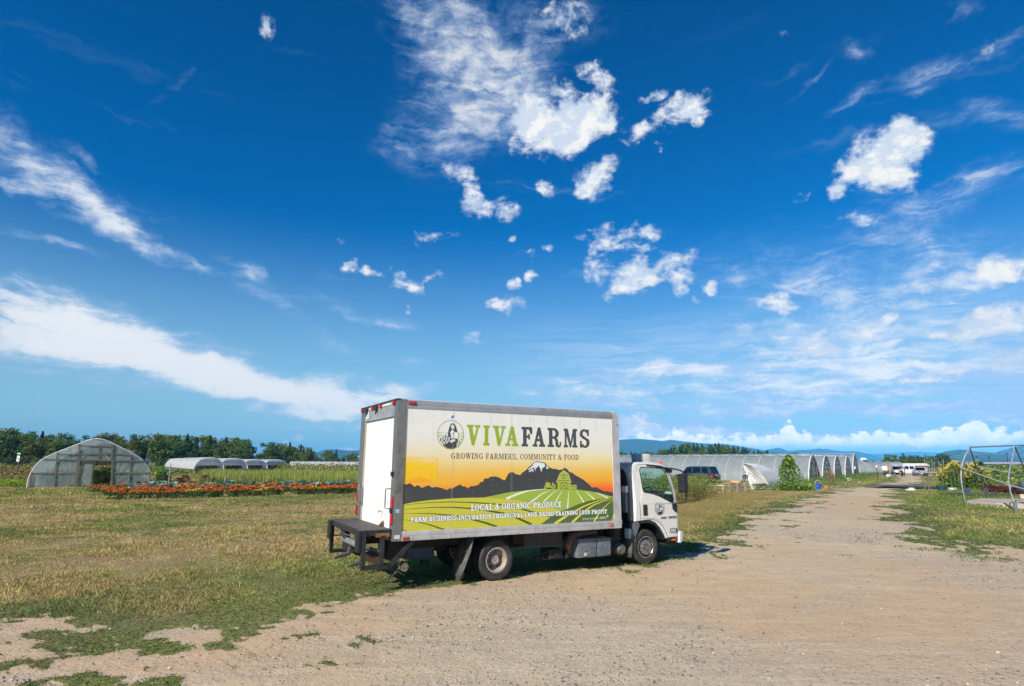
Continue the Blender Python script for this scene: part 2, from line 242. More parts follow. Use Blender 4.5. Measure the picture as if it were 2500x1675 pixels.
# ---------------------------------------------------------------- materials
def mat(name,fn):
    m=bpy.data.materials.new(name); m.use_nodes=True; m.node_tree.nodes.clear(); N=NT(m.node_tree)
    o=N.node('ShaderNodeOutputMaterial'); sh=fn(N)
    m.node_tree.links.new(sh,o.inputs[0]); return m
def pbsdf(N,col,rough=.6,metal=0,bump=None,bs=.3,**kw):
    i={'Base Color':col if isinstance(col,bpy.types.NodeSocket) else (*col,1),'Roughness':rough,'Metallic':metal}
    i.update(kw)
    n=N.node('ShaderNodeBsdfPrincipled',i)
    if bump is not None: N.l.new(N.node('ShaderNodeBump',{'Height':bump,'Strength':bs,'Distance':.02}).outputs[0],n.inputs['Normal'])
    return n.outputs[0]
def obj_co(N): return N.node('ShaderNodeTexCoord').outputs['Object']
def plain(name,c,rough=.6,metal=0,var=.12,sc=6,dirt=None,da=.5,bs=.15,**kw):
    def f(N):
        co=obj_co(N); n=N.noise(co,sc,5,.6).outputs[0]; n2=N.noise(co,sc*9,3,.6).outputs[0]
        k=N.mr(n,.3,.7,1-var,1+var,'LINEAR'); col=N.mix(1,c,N.node('ShaderNodeCombineXYZ',{0:k,1:k,2:k}).outputs[0],'MULTIPLY')
        if dirt: col=N.mix(N.math('MULTIPLY',N.mr(N.math('ADD',n,N.math('MULTIPLY',n2,.35)),.55,.85),da),col,dirt)
        return pbsdf(N,col,N.mr(n,.3,.7,max(rough-.08,.03),min(rough+.1,1),'LINEAR'),metal,n2,bs,**kw)
    return mat(name,f)
def attr_mat(name,rough=.8,trans=.25,sc=0,bump=0):           # colour from the mesh's own attribute, thin leaves let light through
    def f(N):
        c=N.node('ShaderNodeVertexColor',layer_name='Col').outputs[0]
        d=pbsdf(N,c,rough,**{'Specular IOR Level':.25})
        if trans:
            t=N.node('ShaderNodeBsdfTranslucent',{'Color':N.mix(1,c,(1.25,1.25,.6),'MULTIPLY')}).outputs[0]
            return N.node('ShaderNodeMixShader',{0:trans,1:d,2:t}).outputs[0]
        return d
    return mat(name,f)
M={}
M['leaf']=attr_mat('leaf',.65,.3); M['grassm']=attr_mat('grass_blade',.85,.3); M['attr']=attr_mat('tinted',.8,0)
M['black']=plain('black_paint',(.012,.015,.019),.42,dirt=(.06,.055,.05),da=.35); M['rubber']=plain('tyre_rubber',(.020,.021,.023),.75,dirt=(.085,.075,.06),da=.55,sc=5); M['dark']=plain('underbody_grime',(.014,.014,.014),.8,dirt=(.04,.034,.026),da=.6)
M['alu']=plain('aluminium_rail',(.56,.55,.55),.45,.25,.08,3,dirt=(.26,.22,.18),da=.5); M['alutop']=plain('weathered_top_rail',(.36,.38,.40),.5,.3,.1,3,dirt=(.12,.11,.1),da=.5)
M['steelpost']=plain('dull_stainless_post',(.30,.285,.26),.38,.55,.25,5,dirt=(.09,.08,.06),da=.7); M['white']=plain('white_paint',(.74,.74,.71),.35,0,.04,2,dirt=(.5,.46,.38),da=.35,bs=.03)
M['cab']=plain('cream_white_cab_paint',(.70,.69,.64),.28,0,.03,2,dirt=(.5,.46,.39),da=.3,bs=.02,**{'Coat Weight':.4})
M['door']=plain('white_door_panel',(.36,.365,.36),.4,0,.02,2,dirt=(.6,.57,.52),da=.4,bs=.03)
M['red']=plain('red_lens',(.50,.012,.02),.15,0,.1); M['orange']=plain('amber_lens',(.85,.14,.01),.2,0,.1); M['clear']=plain('clear_lens',(.5,.5,.5),.08,.3)
M['rust']=plain('rust',(.25,.09,.035),.85,0,.4,20); M['rim']=plain('dirty_rim_paint',(.42,.36,.31),.5,.2,.15,8,dirt=(.2,.14,.1),da=.6); M['chrome']=plain('dirty_chrome',(.55,.53,.5),.22,.95,.35,25,dirt=(.10,.075,.05),da=.95)
M['deck']=plain('worn_steel_deck',(.095,.082,.075),.6,.3,.3,12,dirt=(.07,.06,.05),da=.7,bs=.6); M['grey']=plain('grey_steel',(.16,.17,.17),.5,.4); M['tank']=plain('dark_grey_plastic_tank',(.10,.125,.15),.5,0,.1,dirt=(.2,.18,.16),da=.6)
M['exh']=plain('heat_tinted_pipe',(.17,.12,.08),.6,.5,.2,dirt=(.12,.06,.03),da=.7); M['bluewhite']=plain('shaded_cab_back',(.50,.54,.56),.4)  # bluewhite: cab white with a bluish shade put into the colour
M['plasticb']=plain('black_trim',(.016,.017,.019),.4,sc=12)
def glass(name,tint,rough=.02,al=.35):
    def f(N):
        t=N.node('ShaderNodeBsdfTransparent',{'Color':(*tint,1)}).outputs[0]; g=N.node('ShaderNodeBsdfGlossy',{'Color':(1,1,1,1),'Roughness':rough}).outputs[0]
        fr=N.math('POWER',N.node('ShaderNodeLayerWeight',{'Blend':.5}).outputs[1],4.0)
        return N.node('ShaderNodeMixShader',{0:N.math('MULTIPLY_ADD',fr,.8,al*.1,clamp=True),1:t,2:g}).outputs[0]
    return mat(name,f)
M['glass']=glass('tinted_cab_glass',(.78,.94,.89)); M['carglass']=glass('dark_car_glass',(.10,.14,.15),.03,.8)
PW,PH=4740,2180
MT= [(-3,796),(23,812),(85,813),(127,831),(212,763),(274,796),(353,742),(485,789),(546,744),(634,758),(757,728),(842,696),(908,731),(942,715),(994,743),(1109,798),(1153,762),(1207,759),(1271,719),(1325,758),(1394,760),(1499,787),(1529,831),(1584,835),(1614,897),(1700,901),(1746,934),(1869,936),(1942,914),(2046,860),(2094,891),(2082,892),(2146,992),(2193,1015),(2253,1016),(2294,982),(2360,972),(2408,955),(2445,998),(2475,1016),(2573,1080),(2591,1111),(2659,1143),(2702,1195),(2746,1224),(2845,1227),(3002,1202),(3046,1135),(3172,1084),(3262,1079),(3339,1058),(3411,1069),(3477,1107),(3548,1070),(3593,1017),(3659,1006),(3731,958),(3957,856),(4003,819),(4090,764),(4170,688),(4226,704),(4322,687),(4404,643),(4487,615),(4571,617),(4641,594),(4733,590)]
YH= [(3,462),(184,494),(501,524),(874,542),(1259,551),(1597,546),(1800,531),(2058,512),(2059,513),(2188,496),(2401,472),(2667,417),(2851,383),(3163,304),(3379,242),(3079,112),(2872,-3)]
GH= [(1597,546),(1964,602),(1954,599),(2071,622),(2306,646),(2668,671),(3003,683),(3295,675),(3765,660),(4087,625),(4360,578),(4730,491)]
DG= [(2872,-3),(3079,112),(3379,242),(3547,285),(3812,363),(4082,427),(4426,464),(4729,470)]
SNOW= [[(2597,1086),(2671,1122),(2708,1164),(2721,1200),(2752,1211),(2851,1212),(2983,1190),(2998,1140),(2957,1105),(2925,1093),(2906,1009),(2875,1092),(2838,1144),(2788,1092),(2772,1123),(2763,1030),(2739,1092),(2720,1107),(2597,1055)],[(2603,1011),(2621,1045),(2708,1086),(2719,1009),(2695,1035),(2670,1040)],[(3008,1140),(3090,1099),(3036,1072)]]
WROW= [([(3016,682),(2841,675),(2546,647),(2306,584),(2094,510)],5,48),([(3129,666),(2902,581),(2655,433)],5,34),([(3282,665),(3115,558),(2957,437)],5,29),([(3417,658),(3332,550),(3253,442)],5,26),([(3573,646),(3553,473),(3534,285)],5,36),([(3745,650),(3855,521),(3946,397)],5,34),([(3992,615),(4112,533),(4232,445)],5,34),([(4250,596),(4428,534),(4580,472)],5,31)]
DROW= [([(16,450),(229,468),(594,484),(970,482),(1358,463),(1759,430),(2137,382),(2188,372),(2425,317),(2837,206),(3142,136)],6,36),([(19,372),(232,386),(596,396),(972,386),(1360,352),(1659,310),(2137,223),(2306,161),(2677,6)],5,48),([(21,302),(189,303),(506,291),(785,264),(1070,227),(1362,159),(1661,80),(1915,-7)],4,42),([(24,204),(166,180),(374,136),(603,71),(837,-13)],4,30),([(3,52),(110,-5)],8,18)]
YROW= [([(4637,468),(4356,432),(3944,318),(3545,160),(3209,-4)],7,54),([(4728,448),(4481,419),(4216,344),(4010,247),(3807,121),(3640,1)],6,50),([(4728,431),(4605,368),(4434,253),(4306,128),(4200,-2)],6,38),([(4731,126),(4692,-2)],24,34)]
BARN= [(3450,1045),(3351,979),(3265,811),(3291,816),(3289,673),(3613,670),(3616,815),(3636,810),(3560,980)]
BARNL= [[(3348,960),(3562,960)],[(3287,845),(3620,844)],[(3374,805),(3530,805),(3528,676),(3372,678),(3374,805),(3528,676)],[(3372,678),(3530,805)],[(3418,935),(3480,935),(3480,886),(3417,886),(3418,935)]]
TRAC= [(3004,810),(3042,810),(3043,843),(3053,843),(3052,807),(3112,807),(3120,781),(3156,772),(3167,820),(3177,820),(3181,786),(3226,782),(3245,749),(3168,708),(3041,709),(2998,750)]
# ---------------------------------------------------------------- artwork of the box side and the door, rasterised in numpy
class Ras:
    def __init__(s,w,h,k,bg):                       # w,h in mm, k pixels per mm
        s.k=k; s.W=int(w*k); s.H=int(h*k); s.a=np.empty((s.H,s.W,4),np.float32); s.a[:]=(*bg,1)
        s.X,s.Y=np.meshgrid((np.arange(s.W)+.5)/k,(np.arange(s.H)+.5)/k)
    def mask(s,p):
        p=np.array(p,float); k=s.k
        x0=max(int(p[:,0].min()*k)-1,0);x1=min(int(p[:,0].max()*k)+2,s.W);y0=max(int(p[:,1].min()*k)-1,0);y1=min(int(p[:,1].max()*k)+2,s.H)
        if x1<=x0 or y1<=y0: return None
        X=s.X[y0:y1,x0:x1];Y=s.Y[y0:y1,x0:x1];m=np.zeros(X.shape,bool)
        q=np.roll(p,-1,0)
        for (ax,ay),(bx,by) in zip(p,q):
            if ay==by: continue
            c=(Y>=min(ay,by))&(Y<max(ay,by)); m^=c&(X<(bx-ax)*(Y-ay)/(by-ay)+ax)
        return m,(slice(y0,y1),slice(x0,x1))
    def fill(s,p,c,al=1):
        r=s.mask(p)
        if r is None: return
        m,sl=r; v=s.a[sl]
        v[m,:3]=v[m,:3]*(1-al)+np.array(c)*al; v[m,3]=1
    def line(s,p,c,w0,w1=None):
        w1=w0 if w1 is None else w1
        p=np.array(p,float);d=np.r_[0,np.cumsum(np.hypot(*np.diff(p,axis=0).T))];n=max(int(d[-1]/25),len(p)*2)
        t=np.linspace(0,d[-1],n);x=np.interp(t,d,p[:,0]);y=np.interp(t,d,p[:,1])
        if len(p)>2:
            for _ in range(3): x[1:-1]=(x[:-2]+2*x[1:-1]+x[2:])/4;y[1:-1]=(y[:-2]+2*y[1:-1]+y[2:])/4
        w=np.linspace(w0,w1,n)/2;gx=np.gradient(x);gy=np.gradient(y);L=np.hypot(gx,gy)+1e-9;nx,ny=-gy/L,gx/L
        s.fill(np.c_[np.r_[x+nx*w,(x-nx*w)[::-1]],np.r_[y+ny*w,(y-ny*w)[::-1]]],c)
    def poly(s,p,c,w):
        for a,b in zip(p[:-1],p[1:]): s.line([a,b],c,w)
    def disc(s,x,y,rx,ry,c,al=1):
        t=np.linspace(0,2*math.pi,40,endpoint=False); s.fill(np.c_[x+rx*np.cos(t),y+ry*np.sin(t)],c,al)
    def ring(s,x,y,rx,ry,w,c):
        t=np.linspace(0,2*math.pi,72); a=np.c_[x+rx*np.cos(t),y+ry*np.sin(t)];b=np.c_[x+(rx-w)*np.cos(t),y+(ry-w)*np.sin(t)]
        s.fill(np.r_[a,b[::-1]],c)
def _arc(cx,cy,rx,ry,a0,a1,n=14):
    t=np.radians(np.linspace(a0,a1,n)); return list(zip(cx+rx*np.cos(t),cy+ry*np.sin(t)))
def _band(cx,cy,rx,ry,a0,a1,wx,wy):                 # curved stroke, wx wide at its sides and wy at top and bottom
    return _arc(cx,cy,rx,ry,a0,a1)+_arc(cx,cy,rx-wx,ry-wy,a1,a0)
def _r(x0,y0,x1,y1): return [(x0,y0),(x1,y0),(x1,y1),(x0,y1)]
# slab-serif capitals: name -> (width, list of filled outlines), height 1; T thick stem, H serif and bar
_T,_H,_N=.17,.085,.08
def _stem(x,b=1,t=1,o=.09):
    r=[_r(x,0,x+_T,1)]
    if b: r.append(_r(x-o,0,x+_T+o,_H))
    if t: r.append(_r(x-o,1-_H,x+_T+o,1))
    return r
GL={
'I':(.37,_stem(.10)),
'L':(.60,_stem(.09)+[_r(.09,0,.58,_H),[(.58,0),(.58,.32),(.49,.32),(.42,.05)]]),
'F':(.62,_stem(.09)+[_r(.09,1-_H,.60,1),[(.60,1),(.60,.68),(.52,.68),(.42,.93)],_r(.2,.47,.45,.55),_r(.39,.38,.46,.64)]),
'E':(.63,_stem(.09)+[_r(.09,1-_H,.60,1),[(.60,1),(.60,.70),(.52,.70),(.42,.93)],_r(.2,.47,.45,.55),_r(.39,.38,.46,.64),_r(.09,0,.61,_H),[(.61,0),(.61,.32),(.53,.32),(.42,.06)]]),
'T':(.68,_stem(.255,1,0)+[_r(.02,1-_H,.66,1),[(.02,1),(.02,.70),(.10,.70),(.18,.93)],[(.66,1),(.66,.70),(.58,.70),(.50,.93)]]),
'V':(.76,[[(.07,1),(.25,1),(.43,.24),(.38,0),(.30,0)],[(.30,0),(.42,0),(.70,1),(.61,1),(.40,.2)],_r(0,1-_H,.36,1),_r(.48,1-_H,.76,1)]),
'A':(.78,[[(.07,0),(.16,0),(.42,.85),(.46,1),(.33,1)],[(.33,1),(.47,1),(.72,0),(.53,0),(.36,.8)],_r(.2,.30,.6,.38),_r(0,0,.27,_H),_r(.42,0,.78,_H)]),
'N':(.80,[_r(.10,0,.19,1),_r(.60,0,.69,1),[(.06,1),(.26,1),(.69,.0),(.60,0)],_r(0,0,.29,_H),_r(0,1-_H,.2,1),_r(.51,1-_H,.79,1)]),
'M':(1.0,[_r(.09,0,.17,1),_r(.74,0,.91,1),[(.09,1),(.28,1),(.53,.1),(.45,0)],[(.45,0),(.52,0),(.80,1),(.72,1)],_r(0,0,.27,_H),_r(.65,0,1,_H),_r(0,1-_H,.2,1),_r(.8,1-_H,1,1)]),
'U':(.78,[_r(.09,.3,.26,1),_r(.61,.3,.69,1),_band(.39,.31,.30,.32,180,360,.14,_N),_r(0,1-_H,.35,1),_r(.52,1-_H,.78,1)]),
'D':(.76,_stem(.09)+[_band(.30,.5,.43,.5,-90,90,_T,_H),_r(.1,0,.31,_H),_r(.1,1-_H,.31,1)]),
'P':(.70,_stem(.09)+[_band(.35,.73,.31,.27,-90,90,_T,_N),_r(.2,.46,.36,.46+_N),_r(.2,1-_N,.36,1)]),
'B':(.72,_stem(.09)+[_band(.35,.75,.29,.25,-90,90,_T,_N),_band(.36,.27,.33,.27,-90,90,_T,_N),_r(.2,.5-.04,.37,.5+.04),_r(.2,1-_N,.36,1),_r(.2,0,.37,_N)]),
'R':(.78,_stem(.09)+[_band(.35,.73,.31,.27,-90,90,_T,_N),_r(.2,.46,.40,.46+_N),_r(.2,1-_N,.36,1),[(.36,.5),(.50,.5),(.60,.38),(.64,.12),(.60,0),(.50,.04),(.47,.34)],_band(.66,.13,.14,.15,180,350,.07,.07),_r(.74,.11,.80,.26)]),
'O':(.78,[_band(.39,.5,.38,.51,0,360,_T,_N)]),
'C':(.72,[_band(.39,.5,.38,.51,48,312,_T,_N),_r(.59,.64,.66,1),_band(.39,.38,.30,.39,-75,-5,.08,.07)]),
'G':(.80,[_band(.39,.5,.38,.51,48,318,_T,_N),_r(.59,.64,.66,1),_r(.53,.05,.69,.42),_r(.44,.38,.78,.46)]),
'S':(.64,[_band(.31,.745,.28,.265,30,215,.15,_N),_band(.33,.265,.29,.275,-150,38,.16,_N),[(.06,.66),(.20,.52),(.60,.30),(.60,.42),(.46,.50),(.14,.70)],_r(.50,.68,.58,1),_r(.04,0,.12,.34)]),
'Y':(.74,[_r(.29,0,.46,.45),_r(.19,0,.56,_H),[(.05,1),(.24,1),(.46,.42),(.29,.42)],[(.36,.45),(.45,.42),(.69,1),(.60,1)],_r(0,1-_H,.33,1),_r(.47,1-_H,.74,1)]),
'W':(1.05,[[(.07,1),(.24,1),(.38,.2),(.36,0),(.27,0)],[(.27,0),(.36,0),(.54,.95),(.47,1)],[(.44,1),(.60,1),(.77,.2),(.74,0),(.65,0)],[(.65,0),(.74,0),(.99,1),(.92,1)],_r(0,1-_H,.33,1),_r(.4,1-_H,.66,1),_r(.8,1-_H,1.05,1)]),
'K':(.8,_stem(.09)+[[(.2,.4),(.58,1),(.70,1),(.3,.36)],[(.34,.55),(.50,.6),(.76,0),(.56,0)],_r(.48,1-_H,.78,1),_r(.46,0,.8,_H)]),
'H':(.82,_stem(.09)+_stem(.56)+[_r(.2,.46,.6,.54)]),
'&':(.84,[_band(.33,.77,.21,.23,0,360,.10,_N),_band(.34,.26,.33,.27,60,370,.15,_N),[(.16,.72),(.32,.72),(.80,0),(.60,0)],_r(.56,.42,.82,.49)]),
',':(.26,[[(.06,.16),(.20,.16),(.20,.0),(.08,-.18),(.12,0),(.06,0)]]),
'|':(.2,[_r(.07,-.25,.12,1.2)]),
}
_GB={}
def glyph(R,ch,x0,y0,x1,y1,c,grow=0):
    w,ps=GL[ch]
    if ch not in _GB:
        q=np.concatenate([np.array(p) for p in ps]); _GB[ch]=(q[:,0].min(),q[:,0].max())
    a,b=_GB[ch]
    for p in ps:
        p=np.array(p,float);p=np.c_[x0+(p[:,0]-a)/(b-a)*(x1-x0),y0+p[:,1]*(y1-y0)]
        if grow:
            for dx,dy in ((grow,0),(-grow,0),(0,grow),(0,-grow),(grow*.7,grow*.7),(-grow*.7,-grow*.7),(grow*.7,-grow*.7),(-grow*.7,grow*.7)): R.fill(p+[dx,dy],c)
        else: R.fill(p,c)
def word(R,t,x0,x1,y0,h,c,grow=0,gap=.13):
    tot=sum(GL[k][0] for k in t)+gap*(len(t)-1); s=(x1-x0)/tot; x=x0
    for k in t:
        w=GL[k][0]*s; glyph(R,k,x,y0,x+w,y0+h,c,grow); x+=w+gap*s
def farmer(R,cx,cy,s,dark,light):                   # the round emblem: a farmer with long hair holding a basket of flowers
    f=lambda P:[(cx+(x-892)*s,cy+(y-1708)*s) for x,y in P]
    R.fill(f([(938,1926),(970,1912),(988,1885),(1005,1842),(1028,1774),(1010,1735),(985,1740),(959,1780),(931,1801),(889,1778),(880,1720),(834,1730),(846,1793),(864,1862),(891,1914)]),dark)
    R.fill(f([(922,1900),(950,1893),(963,1862),(960,1830),(940,1805),(915,1808),(895,1835),(893,1880)]),light)
    R.poly(f([(912,1866),(920,1869)]),dark,7*s);R.poly(f([(940,1870),(950,1866)]),dark,7*s);R.poly(f([(914,1833),(928,1826),(944,1833)]),dark,8*s)
    R.fill(f([(819,1750),(870,1745),(903,1761),(940,1720),(975,1761),(1035,1757),(1064,1707),(1045,1640),(887,1634),(850,1650),(783,1690)]),light)
    R.poly(f([(819,1750),(783,1690),(830,1660)]),dark,9*s);R.poly(f([(1035,1757),(1066,1707),(1045,1640),(1030,1580)]),dark,11*s)
    R.fill(f([(834,1745),(880,1745),(905,1660),(870,1630),(840,1680)]),dark);R.poly(f([(945,1735),(950,1640)]),dark,6*s)
    R.fill(f([(930,1735),(955,1760),(960,1735),(945,1715)]),dark)
    R.fill(f([(885,1640),(1030,1640),(1016,1480),(950,1452),(830,1455),(741,1512),(750,1543),(860,1549),(897,1590)]),dark)
    R.fill(f([(900,1600),(935,1628),(990,1622),(985,1590),(940,1580),(905,1550),(890,1565)]),light)
    R.fill(f([(674,1628),(728,1671),(802,1690),(877,1667),(897,1583),(861,1544),(749,1537),(684,1578)]),dark)
    for i in range(17):
        a=i*2.4;r=12+math.sqrt(i)*21; x,y=785+r*math.cos(a)*1.05,1610+r*math.sin(a)*.72
        q=f([(x,y)])[0]; R.disc(q[0],q[1],16*s,16*s,light);R.disc(q[0],q[1],5*s,5*s,dark)
    R.poly(f([(1040,1640),(1052,1480)]),dark,10*s);R.poly(f([(1075,1590),(1078,1520)]),dark,9*s)
def side_art():
    R=Ras(PW,PH,.42,(.8,.8,.75)); X,Y=R.X,R.Y
    n=fbm2(X/900,Y/500,4,3)-.5; n2=fbm2(X/60,Y/700,3,9)-.5
    t=np.clip((Y+n*120)/PH,0,1)
    st=[(0,(.86,.12,.02)),(.235,(.88,.12,.02)),(.30,(.88,.19,.035)),(.38,(.87,.42,.03)),(.46,(.84,.52,.10)),(.56,(.82,.66,.30)),(.66,(.80,.74,.54)),(.78,(.79,.77,.69)),(1,(.79,.78,.73))]
    for k in range(3): R.a[...,k]=np.interp(t,[a for a,_ in st],[c[k] for _,c in st])
    e=np.exp(-((X-4500)/1000)**2-((Y-560)/260)**2)[...,None]*.85       # redder towards the front
    R.a[...,:3]=R.a[...,:3]*(1-e)+np.array((.88,.10,.015))*e
    e=np.clip((X-300)/1600,0,1)[...,None]*0+np.exp(-((Y-960)/200)**2)[...,None]*.35; R.a[...,:3]=R.a[...,:3]*(1-e)+np.array((.86,.46,.03))*e
    # patch of newer, stronger yellow film
    c=np.stack([.88+0*X,np.interp(Y+n*500,[840,900,1180,1290],[.36,.52,.58,.62]),np.interp(Y+n*900,[840,1150,1300],[.01,.02,.30])],-1)
    m=(X<640)&(Y>845)&(Y<1280);R.a[m,:3]=c[m]
    R.line([(0,1281),(640,1278)],(.6,.5,.25),5);R.line([(641,1280),(641,845)],(.62,.36,.08),6)
    D=(.052,.054,.054); R.fill(MT+[(4745,300),(-5,300)],D)
    for p in SNOW: R.fill(p,(.72,.76,.78))
    R.fill(GH+[(4745,480),(4745,-5),(1500,-5),(1500,500)],(.33,.45,.05)); 
    for p,a,b in WROW: R.line(p,(.83,.83,.72),a,b)
    G=(.075,.13,.035);R.fill(DG+[(4745,470),(4745,-5)],G)
    for p,a,b in YROW: R.line(p,(.72,.62,.05),a,b)
    R.fill(YH+[(-5,-5),(-5,462)],(.57,.53,.045))
    G2=(.06,.11,.012)
    for p,a,b in DROW: R.line(p,G2,a,b)
    BL=(.40,.47,.06);R.fill(BARN,BL); D2=(.055,.08,.02)
    for p in BARNL: R.poly(p,D2,9)
    for x in range(3310,3610,24): R.line([(x,680),(x,840)],(.26,.33,.04),4)
    for p in BARNL[2:]: R.poly(p,D2,9)
    R.poly([(3265,805),(3351,979),(3450,1045),(3560,980),(3636,805)],(.62,.66,.18),13)
    R.fill(TRAC,BL)
    for x,y,r in ((3196,728,56),(3001,719,38)): R.disc(x,y,r,r,BL);R.ring(x,y,r*.72,r*.72,r*.14,D2);R.disc(x,y,r*.25,r*.25,D2)
    R.fill([(3120,781),(3156,790),(3150,740),(3115,745)],D2)
    for x in (3615,3668,3721): R.fill([(x,667),(x,746),(x+24,768),(x+48,746),(x+48,667)],BL);R.disc(x+24,720,8,18,D2)
    R.line([(3610,700),(3775,700)],BL,14);R.line([(3610,736),(3775,736)],BL,14)
    # emblem
    gr=(.17,.24,.015)
    for p in ([(635,1744),(635,1722),(782,1742)],[(636,1684),(641,1656),(774,1710)],[(1164,1752),(1164,1727),(1064,1745)],[(1150,1692),(1146,1663),(1069,1720)],[(1142,1624),(1123,1600),(1065,1681)],[(1105,1565),(1077,1537),(1056,1639)],[(1060,1510),(1040,1490),(1030,1600)]): R.fill(p,(.30,.42,.02))
    farmer(R,892,1708,1,D,(.78,.77,.72)); R.ring(894,1708,272,270,11,gr)
    for g,x0,x1,c in (('V',1225,1512,1),('I',1579,1720,1),('V',1788,2076,1),('A',2067,2366,1),('F',2436,2690,0),('A',2697,3001,0),('R',3057,3394,0),('M',3456,3807,0),('S',3869,4127,0)):
        glyph(R,g,x0+9,1528,x1-9,1900,(.30,.42,.015) if c else (.065,.067,.067),9);glyph(R,g,x0+9,1528,x1-9,1900,(.30,.42,.015) if c else (.065,.067,.067))
    B=(.07,.05,.03)
    for t_,x0,x1 in (('GROWING',912,1582),('FARMERS,',1639,2350),('COMMUNITY',2408,3257),('&',3315,3406),('FOOD',3467,3832)): word(R,t_,x0,x1,1264,108,B)
    Wt=(.86,.86,.83)
    L=[('LOCAL',1346,1801,314,112),('&',1854,1950,317,112),('ORGANIC',2006,2654,317,114),('PRODUCE',2715,3380,317,114)]+[(a,b,c,156,82) for a,b,c in (('FARM',171,468),('BUSINESS',514,1052),('INCUBATION',1100,1777),('|',1822,1836),('BILINGUAL',1879,2470),('LAND',2514,2802),('BASED',2847,3199),('TRAINING',3239,3788),('|',3835,3849),('NON',3890,4102),('PROFIT',4143,4549))]
    for t_,x0,x1,y,h in L: word(R,t_,x0,x1,y,h,(.05,.075,.03),10)
    for t_,x0,x1,y,h in L: word(R,t_,x0,x1,y,h,Wt,3.5);word(R,t_,x0,x1,y,h,Wt)
    for t_,x0,x1 in (('SPECIAL',3905,4085),('THANKS',4100,4262),('TO',4275,4328)): word(R,t_,x0,x1,50,28,Wt)
    a=[[(4352,53),(4367,96),(4380,53)],[(4357,68),(4376,68)],[(4404,80),(4390,84),(4386,66),(4402,64),(4404,82),(4402,46),(4388,40)],[(4412,96),(4424,54),(4436,92),(4448,54),(4462,98)],[(4466,68),(4484,70),(4478,84),(4466,74),(4470,56),(4486,56)],[(4506,80),(4494,82),(4496,70),(4506,64),(4500,54),(4490,56)],[(4520,94),(4518,58),(4528,54)],[(4508,84),(4530,84)]]
    for p in a: R.poly(p,Wt,6)
    R.fill([(4562,78),(4588,102),(4562,128),(4536,102)],Wt);R.disc(4562,103,7,8,G)
    R.fill([(894,2025),(898,2050),(930,2080),(959,2067),(950,2040),(922,2009),(900,2010)],(.01,.17,.55))
    # seams, rivets with painted shade and glint, and rain streaks of an old aluminium body
    for x in (938,2202,3458): R.line([(x,0),(x,PH)],(.42,.38,.28),4)
    k=np.clip(n2*2.2,0,1)*np.clip((Y-1500)/700,0,1)*.10; k=k+np.clip(n-.12,0,1)*.25
    for x,w,h in ((2640,14,240),(3062,14,160),(3894,16,230),(4318,12,200),(1750,9,300),(2700,10,120)):
        k=k+np.exp(-((X-x-n*60)/w)**2)*np.clip((Y-(PH-h-90))/h,0,1)*np.clip((PH-40-Y)/60,0,1)*.4
    k=np.clip(k,0,.6)[...,None]; R.a[...,:3]=R.a[...,:3]*(1-k)+np.array((.34,.30,.22))*k
    g=1+(fbm2(X/7,Y/7,2,31)-.5)[...,None]*.05; R.a[...,:3]*=g
    for x,dy in ((30,40),(535,105),(965,48),(1376,105),(1798,105),(2232,48),(2633,105),(3062,105),(3488,48),(3894,105),(4318,105),(4708,40)):
        for y in np.arange(30,PH-20,dy): R.disc(x+2,y-2,6,6,(.10,.09,.07));R.disc(x-2,y+3,4,4,(.78,.77,.7))  # dark disc paints each head's shadow, pale disc its highlight
    for y in (22,PH-20):
        for x in np.arange(20,PW,52): R.disc(x+2,y-3,6,6,(.12,.11,.06));R.disc(x-2,y+3,4,4,(.7,.68,.55))
    return R.a
# ---------------------------------------------------------------- box truck; local x forward, y to its far side, z up
def img_mat(name,a,alpha=False,rough=.35):
    h,w=a.shape[:2]; im=bpy.data.images.new(name,w,h,alpha=True,float_buffer=False); im.colorspace_settings.name='sRGB'
    b=a.copy(); c=np.clip(b[...,:3],0,1); b[...,:3]=np.where(c<=.0031308,c*12.92,1.055*c**(1/2.4)-.055); im.pixels.foreach_set(b.ravel()); im.pack()
    def f(N):
        t=N.node('ShaderNodeTexImage'); t.image=im; t.extension='EXTEND'
        co=obj_co(N); n=N.noise(co,.9,3).outputs[0]; n2=N.noise(N.mapg(co,sc=(.3,1,9)),3,2).outputs[0]
        bp=N.math('MULTIPLY_ADD',n2,.25,n)
        p=N.node('ShaderNodeBsdfPrincipled',{'Base Color':t.outputs[0],'Roughness':rough,'Normal':N.node('ShaderNodeBump',{'Height':bp,'Strength':.25,'Distance':.03}).outputs[0]})
        if not alpha: return p.outputs[0]
        return N.node('ShaderNodeMixShader',{0:t.outputs[1],1:N.node('ShaderNodeBsdfTransparent').outputs[0],2:p.outputs[0]}).outputs[0]
    return mat(name,f)
def uvquad(name,pts,m,parent):
    me=bpy.data.meshes.new(name); me.from_pydata(pts,[],[(0,1,2,3)]); u=me.uv_layers.new(name='UVMap')
    for i,c in enumerate(((0,0),(1,0),(1,1),(0,1))): u.data[i].uv=c
    me.materials.append(m); o=bpy.data.objects.new(name,me); C.objects.link(o); o.parent=parent; return o
def lettering(t,name,size,loc,rot,m,parent,sx=1):
    c=bpy.data.curves.new(name,'FONT'); c.body=t; c.size=size; c.extrude=.001; c.align_x='CENTER'; o=bpy.data.objects.new(name,c); C.objects.link(o)
    bpy.context.view_layer.update(); me=bpy.data.meshes.new_from_object(o); bpy.data.objects.remove(o); me.materials.clear(); me.materials.append(m)
    q=bpy.data.objects.new(name,me); C.objects.link(q); q.parent=parent; q.location=loc; q.rotation_euler=rot; q.scale=(sx,1,1); return q
